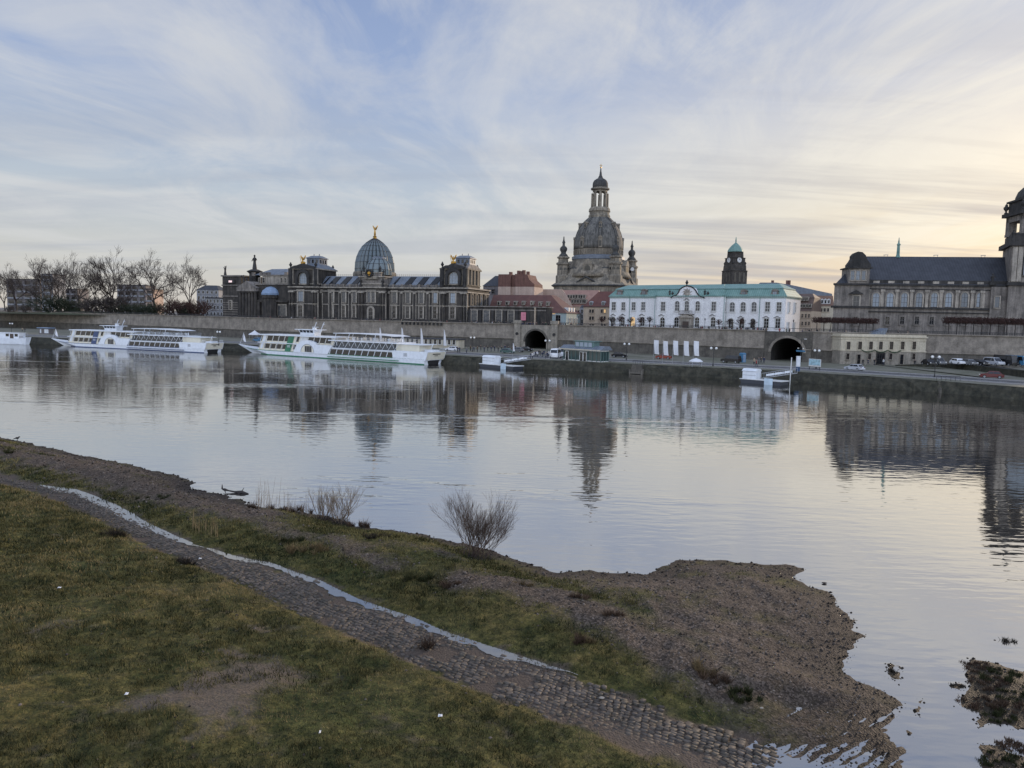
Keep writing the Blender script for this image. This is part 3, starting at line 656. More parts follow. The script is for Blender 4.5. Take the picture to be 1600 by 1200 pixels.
# terrace ground to the horizon
mb = MB(); WT = off_line(WALL, .3); far = [Vector((p.x*6, max(p.y, 200)+5200, 0)) for p in WT]
strip(mb, WT, [Vector((p.x, p.y+140, 0)) for p in WT], ZT); strip(mb, [Vector((p.x, p.y+140, 0)) for p in WT], far, ZT)
tag(mb.build('terrace', M['terrace_ground']), 'broad promenade terrace above the wall', 'terrace', kind='structure')
mb = MB(); mb.add([(-2600,880,-.4),(-9000,9000,-.4),(9000,9000,-.4),(9000,-9000,-.4),(-9000,-9000,-.4),(-9000,880,-.4)], [(0,1,2,3,4,5)])
tag(mb.build('ground', M['lawn']), 'flat land reaching to the horizon', 'ground', kind='structure')

# terrace wall with its two tunnel arches
wall = thing('terrace_wall', 'long tall sandstone terrace wall with two dark tunnel arches', 'retaining wall', (0,0,0))
ZTOP, ZMID = 10.35, 5.7
up, low, band_, rail, post, tun = MB(), MB(), MB(), MB(), MB(), MB()
def wseg(a, b):
    t = (b-a).normalized(); n = Vector((-t.y, t.x, 0)); n = -n if n.y > 0 else n      # toward the viewer
    def q(mb, z0, z1, o0, o1):
        mb.add([tuple(a+n*o0)[:2]+(z0,), tuple(b+n*o0)[:2]+(z0,), tuple(b+n*o1)[:2]+(z1,), tuple(a+n*o1)[:2]+(z1,)], [(0,1,2,3)])
    q(up, ZMID, ZTOP, .0, -.25); q(low, 1.5, ZMID-.25, .75, .3)
    q(band_, ZMID-.25, ZMID, .55, .55); q(band_, ZMID, ZMID+.001, .55, 0); q(band_, ZMID-.25, ZMID-.25, .55, .3)
    for z0, z1, o0, o1 in ((ZTOP,ZTOP+.28,.12,.12),(ZTOP+.28,ZTOP+.281,.12,-.5),(ZTOP,ZTOP,.12,-.25),(ZT-.05,ZTOP+.28,-.5,-.5)): q(band_, z0, z1, o0, o1)
    L = (b-a).length
    rail.tube(a-n*.2+Vector((0,0,ZTOP+.95)), b-n*.2+Vector((0,0,ZTOP+.95)), .06, n=4); rail.tube(a-n*.2+Vector((0,0,ZTOP+.62)), b-n*.2+Vector((0,0,ZTOP+.62)), .04, n=4)
    if a.y < 420:
        k = max(1, int(L/.42))
        for i in range(k):
            p = a+(b-a)*(i/k)-n*.2; rail.tube(p+Vector((0,0,ZTOP+.28)), p+Vector((0,0,ZTOP+.97)), .05, n=3)
segs = list(zip(WALL[:-1], WALL[1:]))
FW = Fr(V2(WALL[4]), V2(WALL[3]), 0)                    # the straight stretch between the two tunnels
xa0, xa1 = FW.x(1205, 555), FW.x(1256, 555)
FL = Fr(V2(WALL[5]), V2(WALL[4]), 0)
xb0, xb1 = FL.x(821, 540), FL.x(854, 540)
def arch_bit(fr, x0, x1, zs, rise, proud, name):
    """masonry over an opening plus a vaulted tunnel behind it"""
    c = (x0+x1)/2; n = 14; pts = [(c+(x1-x0)/2*math.cos(math.pi*(1-i/n)), zs+rise*math.sin(math.pi*i/n)) for i in range(n+1)]
    m = MB()
    def P(x, y, z): return tuple(fr.w(x, y, z))
    for i in range(n):
        (xa, za), (xb, zb) = pts[i], pts[i+1]
        m.add([P(xa,-proud,za), P(xb,-proud,zb), P(xb,-proud,ZTOP), P(xa,-proud,ZTOP)], [(0,1,2,3)])
        tun.add([P(xa,-proud,za), P(xb,-proud,zb), P(xb,34,zb), P(xa,34,za)], [(0,1,2,3)])
    tun.add([P(x0,-proud,1.5), P(x0,-proud,zs), P(x0,34,zs), P(x0,34,1.5)], [(0,1,2,3)]); tun.add([P(x1,-proud,1.5), P(x1,-proud,zs), P(x1,34,zs), P(x1,34,1.5)], [(0,1,2,3)])
    tun.add([P(x0-.2,34,1.5), P(x1+.2,34,1.5), P(x1+.2,34,zs+rise+.2), P(x0-.2,34,zs+rise+.2)], [(0,1,2,3)])
    v = MB()                                             # ring of wedge stones
    for i in range(n):
        (xa, za), (xb, zb) = pts[i], pts[i+1]; k = 1.16
        f = lambda x, z: (c+(x-c)*k, zs+(z-zs)*k)
        a2, b2 = f(xa, za), f(xb, zb)
        v.add([P(xa,-proud-.25,za), P(xb,-proud-.25,zb), P(b2[0],-proud-.25,b2[1]), P(a2[0],-proud-.25,a2[1])], [(0,1,2,3)])
        v.add([P(a2[0],-proud-.25,a2[1]), P(b2[0],-proud-.25,b2[1]), P(b2[0],-proud+.05,b2[1]), P(a2[0],-proud+.05,a2[1])], [(0,1,2,3)])
        v.add([P(xa,-proud-.25,za), P(xb,-proud-.25,zb), P(xb,-proud+.05,zb), P(xa,-proud+.05,za)], [(0,1,2,3)])
    return m, v
for i, (a, b) in enumerate(segs):
    if i == 3:                                           # WALL[3] -> WALL[4]
        wseg(WALL[3], FW.w(xa1+2,0)); wseg(FW.w(xa0-2,0), WALL[4])
        m, v = arch_bit(FW, xa0, xa1, 4.6, 4.0, .35, 'right')
        for x0, x1 in ((xa0-2, xa0), (xa1, xa1+2)):
            q = [FW.w(x0,-.35,1.5), FW.w(x1,-.35,1.5), FW.w(x1,-.35,ZTOP), FW.w(x0,-.35,ZTOP)]; m.add(q, [(0,1,2,3)])
        for x0 in (xa0-2, xa1+2): m.add([FW.w(x0,-.35,1.5), FW.w(x0,.5,1.5), FW.w(x0,.5,ZTOP), FW.w(x0,-.35,ZTOP)], [(0,1,2,3)])
        m.add([FW.w(xa0-2,-.45,ZTOP), FW.w(xa1+2,-.45,ZTOP), FW.w(xa1+2,.6,ZTOP), FW.w(xa0-2,.6,ZTOP)], [(0,1,2,3)])
        m.build('arch_wall', M['wall_low'], wall); v.build('arch_ring', M['wall_up'], wall)
        rail.tube(FW.w(xa0-2,0,ZTOP+.95), FW.w(xa1+2,0,ZTOP+.95), .06, n=4)
    elif i == 4:                                         # WALL[4] -> WALL[5]
        wseg(WALL[4], FL.w(xb1+4,0)); wseg(FL.w(xb0-4,0), WALL[5])
        m, v = arch_bit(FL, xb0, xb1, 4.6, 3.9, .6, 'left')
        for x0, x1 in ((xb0-4, xb0), (xb1, xb1+4)):
            m.add([FL.w(x0,-.6,1.5), FL.w(x1,-.6,1.5), FL.w(x1,-.6,ZTOP), FL.w(x0,-.6,ZTOP)], [(0,1,2,3)])
        for x0 in (xb0-4, xb1+4): m.add([FL.w(x0,-.6,1.5), FL.w(x0,.5,1.5), FL.w(x0,.5,ZTOP), FL.w(x0,-.6,ZTOP)], [(0,1,2,3)])
        m.add([FL.w(xb0-4,-.7,ZTOP), FL.w(xb1+4,-.7,ZTOP), FL.w(xb1+4,.6,ZTOP), FL.w(xb0-4,.6,ZTOP)], [(0,1,2,3)])
        m.build('arch_wall', M['yellow_base'], wall); v.build('arch_ring', M['wall_low'], wall)
        for xc in (xb0-2.8, xb1+2.8):
            p = MB(); a_ = [FL.w(xc-1.1,-1.1), FL.w(xc+1.1,-1.1), FL.w(xc+1.1,.2), FL.w(xc-1.1,.2)]; p.slab([V2(k) for k in a_], 1.6, ZTOP+.4)
            a_ = [FL.w(xc-1.35,-1.35), FL.w(xc+1.35,-1.35), FL.w(xc+1.35,.4), FL.w(xc-1.35,.4)]; p.slab([V2(k) for k in a_], ZTOP+.4, ZTOP+1.5)
            pl = p.build('pilaster', M['yellow_base'], wall)
            d = MB(); cpos = FL.w(xc,-1.12,7.2); d.lathe([(.55,0),(.55,.12)], n=14); dd = d.build('medallion', M['soot_stone'], pl); dd.location = cpos; dd.rotation_euler = (R(90),0,FL.rz)
    else: wseg(a, b)
br = MB()
for px in np.linspace(629,690,11):
    xq = FL.x(px,508); a_ = [FL.w(xq-.22,-.75), FL.w(xq+.22,-.75), FL.w(xq+.22,.1), FL.w(xq-.22,.1)]; br.slab([V2(k) for k in a_], ZTOP-1.0, ZTOP)
br.parts('bracket', M['soot_stone'], wall)
up.build('masonry', M['wall_up'], wall); low.build('plinth', M['wall_low'], wall); band_.build('string_course', M['wall_up'], wall)
rail.build('railing', M['dark_metal'], wall); tun.build('tunnel', M['soot_stone'], wall)

# higher parking shelf on the right with its own low retaining wall
SHELF = [at(1470,574,ZQ), at(1530,580,ZQ), at(1600,590,ZQ), at(1700,603,ZQ)]
pa = at(1400,572,ZQ); front = [pa]+[Vector((p.x,p.y,0)) for p in SHELF]
mb = MB(); back = [Vector((p.x+12, 199-0.06*(p.x-90), 0)) for p in front]
zs_ = [ZQ+.05, 3.0, 3.3, 3.4, 3.4]
vs = [(p.x,p.y,z) for p, z in zip(front, zs_)]+[(p.x,p.y,z) for p, z in zip(back, zs_)]; n = len(front)
mb.add(vs, [(i,i+1,n+i+1,n+i) for i in range(n-1)]); tag(mb.build('parking_shelf', M['asphalt']), 'raised parking strip below the terrace wall', 'parking area', kind='structure')
mb = MB()
for i in range(n-1):
    a, b = front[i], front[i+1]
    mb.add([(a.x,a.y-.02,ZQ-.1),(b.x,b.y-.02,ZQ-.1),(b.x,b.y-.02,zs_[i+1]+.25),(a.x,a.y-.02,zs_[i]+.25),(a.x,a.y+.35,zs_[i]+.25),(b.x,b.y+.35,zs_[i+1]+.25),(b.x,b.y+.35,zs_[i+1]-.1),(a.x,a.y+.35,zs_[i]-.1)], [(0,1,2,3),(3,2,5,4),(4,5,6,7)])
tag(mb.build('shelf_wall', M['rubble']), 'low rough stone wall below the row of parked cars', 'retaining wall')
# ------------------------------------------------------------------ building kit
WC = {}
def window(parent, x, z, w, h, y=0.0, arch=False, fm='pale_stone', pm='pane', sur=.25, mull=(1,2), rz=0.0, mm='frame_brown', hood=False, name='window'):
    w = round(w, 1); h = round(h, 1); key = (w,h,arch,fm,pm,sur,mull,mm,hood)
    if key not in WC:
        f = MB(); n = 8; hw = w/2; zs = h-hw if arch else h
        inner = [(-hw,0),(-hw,zs)]+([(hw*math.cos(math.pi*(1-i/n)), zs+hw*math.sin(math.pi*i/n)) for i in range(1,n)] if arch else [])+[(hw,zs),(hw,0)]
        k = sur; ow = hw+k
        outer = [(-ow,-k*.4),(-ow,zs+(0 if arch else k))]+([(ow*math.cos(math.pi*(1-i/n)), zs+ow*math.sin(math.pi*i/n)) for i in range(1,n)] if arch else [])+[(ow,zs+(0 if arch else k)),(ow,-k*.4)]
        m_ = len(inner)
        if k > 0:
            vs = [(a,-.22,b) for a,b in outer]+[(a,-.22,b) for a,b in inner]+[(a,0,b) for a,b in outer]+[(a,-.02,b) for a,b in inner]
            fs = []
            for i in range(m_-1): fs += [(i,i+1,m_+i+1,m_+i),(2*m_+i,2*m_+i+1,i+1,i),(m_+i,m_+i+1,3*m_+i+1,3*m_+i)]
            f.add(vs, fs); f.box(-ow-.08, ow+.08, -.32, 0, -k*.4-.18, -k*.4)
            if hood: f.box(-ow-.15, ow+.15, -.4, 0, h+k, h+k+.22)
        f.cm = 1; t = .07
        for i in range(1, mull[0]+1):
            cx = -hw+w*i/(mull[0]+1); f.box(cx-t/2, cx+t/2, -.09, -.03, 0, zs+ (hw*.8 if arch else 0))
        for j in range(1, mull[1]+1):
            cz = h*j/(mull[1]+1); f.box(-hw, hw, -.085, -.03, cz-t/2, cz+t/2)
        f.box(-hw, -hw+.08, -.1, -.02, 0, zs); f.box(hw-.08, hw, -.1, -.02, 0, zs); f.box(-hw, hw, -.1, -.02, 0, .08)
        if not arch: f.box(-hw, hw, -.1, -.02, zs-.08, zs)
        p = MB(); p.add([(a,-.05,b) for a,b in inner], [tuple(range(m_))])
        fo = f.build(name, [M[fm], M[mm]]); po = p.build('pane', M[pm]); WC[key] = (fo.data, po.data)
        po.parent = fo
    else:
        fo = bpy.data.objects.new(name, WC[key][0]); COL.objects.link(fo)
        po = bpy.data.objects.new('pane', WC[key][1]); COL.objects.link(po); po.parent = fo
    fo.parent = parent; fo.location = (x, y, z); fo.rotation_euler = (0,0,rz)
    return fo
def win_px(parent, fr, px, pyt, pyb, wpx, off=0.0, **kw):
    x, zb = fr.l(px, pyb, off); xx, zt = fr.l(px, pyt, off); w = fr.l(px+wpx/2, pyb, off)[0]-fr.l(px-wpx/2, pyb, off)[0]
    return window(parent, x, zb, w, zt-zb, y=off, **kw)
def figure(mb, x, y, z, h, wings=False, spear=False, arm=0.0):
    """a standing draped figure of height h as one body"""
    mb.lathe([(.17*h,0),(.16*h,.12*h),(.11*h,.42*h),(.10*h,.55*h),(.13*h,.68*h),(.12*h,.78*h),(.05*h,.82*h),(.045*h,.85*h),(.065*h,.89*h),(.07*h,.94*h),(.04*h,.99*h),(.005,h)], 0, 0, 8)
    k = len(mb.v)-12*8
    for i in range(k, len(mb.v)): a = mb.v[i]; mb.v[i] = (a[0]+x, a[1]*.8+y, a[2]+z)
    mb.tube((x-.11*h,y,z+.76*h), (x-.2*h,y-.06*h,z+(.55+arm)*h), .035*h, .028*h); mb.tube((x+.11*h,y,z+.76*h), (x+.24*h,y-.04*h,z+(.62+arm*1.3)*h), .035*h, .025*h)
    if wings:
        for s in (-1,1): mb.prism([(x+s*.05*h,z+.6*h),(x+s*.10*h,z+.8*h),(x+s*.30*h,z+1.16*h),(x+s*.42*h,z+1.22*h),(x+s*.40*h,z+1.02*h),(x+s*.28*h,z+.78*h),(x+s*.16*h,z+.52*h)], y+.08*h, y+.13*h)
    if spear: mb.tube((x+.24*h,y,z), (x+.24*h,y,z+1.2*h), .015*h)
def urn(mb, x, y, z, h):
    mb.lathe([(.16*h,z),(.16*h,z+.12*h),(.07*h,z+.2*h),(.09*h,z+.28*h),(.24*h,z+.5*h),(.25*h,z+.62*h),(.12*h,z+.74*h),(.15*h,z+.8*h),(.06*h,z+.92*h),(.01,z+h)], x, y, 8)

# ------------------------------------------------------------------ white palace on the terrace
FP = Fr((33.3,258), (81.2,222), ZT); pal = FP.thing('white_palace', 'long white baroque palace with green copper mansard roof and curved gable', 'palace')
zE = (FP.z(1000,464.5)+FP.z(1180,463))/2; Lp = FP.L; x1 = FP.x(1023,490,-2.2); x2 = FP.x(1130,490,-2.2); DP = 15
mb = MB(); mb.box(0,Lp,0,DP,0,zE); mb.slab([(x1,0.02),(x1,-1.4),(x1+.35,-2.0),(x1+1,-2.2),(x2-1,-2.2),(x2-.35,-2.0),(x2,-1.4),(x2,.02)], 0, zE); mb.build('wall', M['white_wall'], pal)
mb = MB(); mb.box(-.35,Lp+.35,-.35,DP+.35,zE,zE+.32); mb.slab([(x1-.35,0),(x1-.35,-1.6),(x1+.9,-2.55),(x2-.9,-2.55),(x2+.35,-1.6),(x2+.35,0)], zE+.003, zE+.33); mb.box(-.1,Lp+.1,-.1,DP+.1,zE-.45,zE-.2)
mb.build('eaves_gutter', M['copper_green'], pal)
zM, zR = FP.z(1160,451.5,2.2), FP.z(1160,443.8,5.5)
mb = MB(); mb.frustum(-.3,Lp+.3,-.3,DP+.3,zE+.32, 1.5,Lp-1.5,1.6,DP-1.6,zM); mb.slab([(x1-.2,.1),(x1-.2,-1.5),(x1+1,-2.4),(x2-1,-2.4),(x2+.2,-1.5),(x2+.2,.1)], zE+.32, zE+.34)
mb.frustum(x1-.2,x2+.2,-2.3,2,zE+.34, x1+1.2,x2-1.2,.0,3,zM+.02); mb.build('mansard_roof', M['copper_green'], pal)
mb = MB(); mb.box(1.3,Lp-1.3,1.35,DP-1.4,zM,zM+.2); mb.frustum(1.3,Lp-1.3,1.4,DP-1.4,zM+.2, 4,Lp-4,5.5,DP-5.5,zR); mb.frustum(x1+1,x2-1,-.3,3,zM+.03, x1+2.5,x2-2.5,4,6,zR-.1); mb.build('upper_roof', M['copper_pale'], pal)
kw = dict(fm='frame_white', sur=.14, mull=(1,2), mm='frame_white')
for px in (959,974,990,1005): 
    win_px(pal, FP, px, 472, 485, 6.2, pm='pane', **kw); win_px(pal, FP, px-1, 495, 509.5, 6.4, pm='pane_dark' if px != 990 else 'lit_pane', arch=True, **kw)
for px in (1036,1058,1073,1090,1115):
    win_px(pal, FP, px, 471.5 if px not in (1058,1073,1090) else 470.5, 486, 7, off=-2.2, arch=px in (1058,1073,1090), pm='pane', **kw)
    if px != 1073: win_px(pal, FP, px-1, 495.5, 511, 7, off=-2.2, arch=True, pm='pane_dark', **kw)
for px in (1144,1161,1178,1199,1217):
    win_px(pal, FP, px, 472, 487.3, 8, arch=px < 1190, pm='pane', **kw); win_px(pal, FP, px-2, 497.5, 513, 8, arch=px < 1190, pm='pane_dark', **kw)
for yy in (3.5, 9.5):
    for z0, h0 in ((FP.z(1217,487.3), 3.0), (.3, 3.1)): window(pal, Lp, z0, 1.0, h0, y=yy, rz=R(90), pm='pane', **kw)
for z0, h0 in ((FP.z(1115,486,-2.2), 2.8), (.4, 3.0)): window(pal, x2, z0, .9, h0, y=-.75, rz=R(90), pm='pane', **kw)
def brow(px, py, off):                                   # curved drip mould over a window
    x, z = FP.l(px, py, off); m = MB(); pts = [(-1.0,0),(-.6,.05),(-.3,.35),(0,.45),(.3,.35),(.6,.05),(1.0,0)]
    m.prism([(x+a,z+b) for a,b in pts]+[(x+a,z+b-.2) for a,b in reversed(pts)], off-.32, off); m.build('drip_mould', M['frame_brown'], pal)
for px in (959,974,1004): brow(px-1, 492.3, 0)
for px in (1034.5,1114): brow(px-1, 493, -2.2)
for px in (1158.5,1198,1215.5): brow(px-1, 496, 0)
brow(1073, 468.3, -2.2)
g = [(1048,465.5),(1052,463),(1057,461.5),(1060,457.5),(1062,453),(1066,449.6),(1070,447.8),(1074,447.2),(1079,448),(1083.5,450.3),(1087,454),(1089.5,459),(1093,463),(1098,464.5),(1101,466)]
gp = [FP.l(a, b, -2.35) for a, b in g]; zb = zE-.1
mb = MB(); mb.prism([(gp[0][0],zb)]+gp+[(gp[-1][0],zb)], -2.35, -.2); mb.build('gable', M['white_wall'], pal)
mb = MB()
for (a, b), (c, d) in zip(gp[:-1], gp[1:]): mb.tube((a,-2.4,b+.08), (c,-2.4,d+.08), .22, n=5)
mb.build('gable_coping', M['soot_stone'], pal)
mb = MB(); cxg, czg = FP.l(1073.5,457,-2.35); mb.lathe([(1.0,0),(1.1,.1),(.9,.18)], n=12)
for i in range(9): a = i*.7; mb.ball((1.5*math.cos(a)*(.7+.3*(i%2)), .0, .05), .0) if False else mb.tube((1.1*math.cos(a),1.1*math.sin(a),.05), (1.8*math.cos(a+.3),1.5*math.sin(a+.3),.05), .12, .05)
o = mb.build('crest', M['pale_stone'], pal); o.location = (cxg,-2.36,czg); o.rotation_euler = (R(90),0,0)
mb = MB(); xx, zz = FP.l(1073.5,447,-1.6); urn(mb, xx, -1.8, zz-.1, FP.z(1073.5,436.5,-1.6)-zz); 
for px in (1047,1102): xx, zz = FP.l(px,463,-2.2); figure(mb, xx-.3, -1.9, zz, 2.3); urn(mb, xx+.7, -1.9, zz, 1.7)
mb.parts('finial', M['soot_stone'], pal)
mb = MB()
for px, off in ((983.5,0),(1023,-2.2),(1131,-2.2),(1134,0),(1186.5,0)):
    xx = FP.x(px, 490, off); mb.tube((xx,off-.12,0), (xx,off-.12,zE), .09, n=6)
mb.parts('downpipe', M['copper_green'], pal)
for px, py in ((968,462),(1006,461),(1162,462.5),(1210.5,462.5)):
    xx, zz = FP.l(px, py, .2); mb = MB(); mb.box(xx-.9,xx+.9,.1,2.2,zz,zz+1.5); mb.prism([(xx-1.15,zz+1.5),(xx-.7,zz+1.9),(xx,zz+2.1),(xx+.7,zz+1.9),(xx+1.15,zz+1.5)], -.05, 2.4)
    for s in (-1,1): mb.prism([(xx+s*.9,zz),(xx+s*1.6,zz),(xx+s*1.3,zz+.5),(xx+s*.95,zz+1.1)], .1, .8)
    d = mb.build('dormer', M['sand_stone'], pal)
    m = MB(); m.box(xx-.55,xx-.05,.02,.08,zz+.25,zz+1.3); m.box(xx+.05,xx+.55,.02,.08,zz+.25,zz+1.3); m.build('pane', M['pane_bright'], d)
xx, z0 = FP.l(1073,512,-2.2); zc = FP.z(1073,492,-2.2)
mb = MB(); mb.box(xx-2.2,xx+2.2,-3.3,-2.2,0,zc-.9)
for s in (-1,1): mb.lathe([(.32,0),(.28,zc-1.2)], xx+s*1.7, -3.5, 8)
mb.prism([(xx-2.5,zc-.9),(xx+2.5,zc-.9),(xx+2.2,zc-.5),(xx+.8,zc-.1),(xx,zc+.15),(xx-.8,zc-.1),(xx-2.2,zc-.5)], -3.8, -2.2)
po = mb.build('portal', M['pale_stone'], pal); m = MB(); m.box(xx-1.05,xx+1.05,-3.36,-3.3,0,3.0); m.build('door', M['wood_dark'], po)
mb = MB(); zb2 = zc+.1; mb.box(xx-2.4,xx+2.4,-4.0,-2.2,zb2,zb2+.18)
for i in range(13): mb.tube((xx-2.3+4.6*i/12,-3.9,zb2+.18),(xx-2.3+4.6*i/12,-3.9,zb2+1.1),.07,n=5)
mb.box(xx-2.4,xx+2.4,-4.0,-3.8,zb2+1.1,zb2+1.25); mb.build('balcony', M['sand_stone'], pal)

# ------------------------------------------------------------------ art academy with the pleated glass dome
FA = Fr((-91.5,305), (-17.2,280), ZT); aca = FA.thing('art_academy', 'dark sandstone art academy with pleated glass dome and gilded winged figure', 'academy'); LA = FA.L
zC = (FA.z(530,446.5)+FA.z(650,451))/2
xl0, xl1 = FA.x(452,470,-1.8), FA.x(497,470,-1.8); xr0, xr1 = FA.x(687.5,470,-1.8), FA.x(730,470,-1.8); xc0, xc1 = FA.x(560,470,-1.8), FA.x(603,470,-1.8)
DA = 22
mb = MB(); mb.box(xl0+.5,xr1-.3,0,DA,0,zC)
for a, b in ((xl0,xl1),(xr0,xr1),(xc0,xc1)): mb.box(a,b,-1.8,DA-1 if a > xr0-1 else 6,0,zC)
mb.build('wall', M['dark_stone'], aca)
mb = MB()                                                # cornices, base and bands
for a, b, y in ((xl1,xc0,0),(xc1,xr0,0),(xl0,xl1,-1.8),(xc0,xc1,-1.8)):
    mb.box(a-.3,b+.3,y-.7,y+.4,zC-.45,zC+.02); mb.box(a-.1,b+.1,y-.35,y+.3,zC-1.9,zC-1.5); mb.box(a,b,y-.3,y+.2,zC*.485,zC*.485+.35); mb.box(a,b,y-.4,y+.2,0,1.0)
mb.box(xr0-.3,xr1+.7,-2.5,DA-.7,zC-.452,zC+.03); mb.box(xr0,xr1+.35,-2.15,DA-.8,zC-1.9,zC-1.5); mb.box(xr0,xr1+.3,-2.1,DA-.85,zC*.485,zC*.485+.35)
mb.build('cornice', M['pale_stone'], aca)
mb = MB()                                                # balustrade over the main cornice
for a, b, y in ((xl1+.5,xc0-.5,.1),(xc1+.5,xr0-.5,.1)):
    mb.box(a,b,y-.15,y+.15,zC+.75,zC+.95)
    k = int((b-a)/.5)
    for i in range(k): mb.box(a+(b-a)*i/k,a+(b-a)*i/k+.2,y-.1,y+.1,zC+.02,zC+.75)
    for i in range(6): xq = a+(b-a)*(i+.5)/6; mb.box(xq-.4,xq+.4,y-.3,y+.3,zC+.02,zC+1.2)
mb.build('balustrade', M['sand_stone'], aca)
pil = MB(); pil2 = MB()
for a, b, y, k in ((xl1,xc0,0,4),(xc1,xr0,0,4)):
    for i in range(k+1):
        xq = a+.3+(b-a-.6)*i/k; pil.box(xq-.4,xq+.4,y-.45,y,1.0,zC-1.9); pil2.box(xq-.55,xq+.55,y-.6,y,zC-2.5,zC-1.9)
for a, b in ((xl0,xl1),(xr0,xr1),(xc0,xc1)):
    for q in (a+.7,a+2.0,b-2.0,b-.7):
        pil.lathe([(.52,.9),(.45,zC*.47)], q, -2.35, 8); pil.lathe([(.48,zC*.52),(.4,zC-2.0)], q, -2.35, 8); pil2.box(q-.6,q+.6,-2.9,-1.8,zC-2.4,zC-1.9); pil2.box(q-.6,q+.6,-2.9,-1.8,.0,.9)
for q in (1.2,6,11,16): pil.box(xr1-.05,xr1+.4,q-.9,q+.1,1,zC-1.9)
pal_ = MB()
for a, b, y, k in ((xl1,xc0,0,4),(xc1,xr0,0,4)):
    for i in range(k+1):
        xq = a+.3+(b-a-.6)*i/k
        for s in (-1,1): pal_.box(xq+s*.62-.16,xq+s*.62+.16,y-.2,y+.05,1.0,zC-2.5)
for a, b in ((xl0,xl1),(xr0,xr1),(xc0,xc1)):
    for q in (a+1.35,b-1.35): pal_.box(q-.2,q+.2,-2.05,-1.75,1.0,zC-2.4)
    for q in (a+.12,b-.12): pal_.box(q-.2,q+.2,-1.95,-1.5,1.0,zC-2.4)
pal_.parts('quoin_strip', M['pale_stone'], aca)
pil.parts('columns', M['dark_stone'], aca); pil2.parts('capitals', M['pale_stone'], aca)
W_ = dict(fm='pale_stone', sur=.55, mull=(1,2))
for px in (470,499,518,537,554,616.5,637.5,658.5,680,707.5):
    off = -1.8 if px in (470,707.5) else 0; wd = 7.5 if px in (470,707.5) else 5.6; dy = (px-470)*.012
    if px == 554: wd = 4
    win_px(aca, FA, px, 455+dy, 471+dy, wd, off=off, hood=True, pm='pane_bright' if px in (470,707.5,680) else 'pane', **W_)
    win_px(aca, FA, px-.5, 477+dy, 494.5+dy, wd*.9, off=off, hood=True, pm='pane_dark', **W_)
for px in (576.5,583.5): win_px(aca, FA, px, 456, 472, 4.4, off=-1.8, hood=True, pm='pane', **W_)
win_px(aca, FA, 579.5, 481, 499, 6.5, off=-1.8, arch=True, pm='pane_dark', **dict(W_, sur=.8), name='entrance_door')
for yy, pm in ((3.2,'pane'),(7.8,'pane'),(12.6,'pane_bright'),(17,'pane')):
    window(aca, xr1+.02, zC*.56, 1.7, 3.8, y=yy, rz=R(90), arch=True, pm=pm, fm='church_lit', sur=.5, mull=(1,2)); window(aca, xr1+.02, 2.0, 1.6, 3.6, y=yy, rz=R(90), pm='pane_dark', **W_)
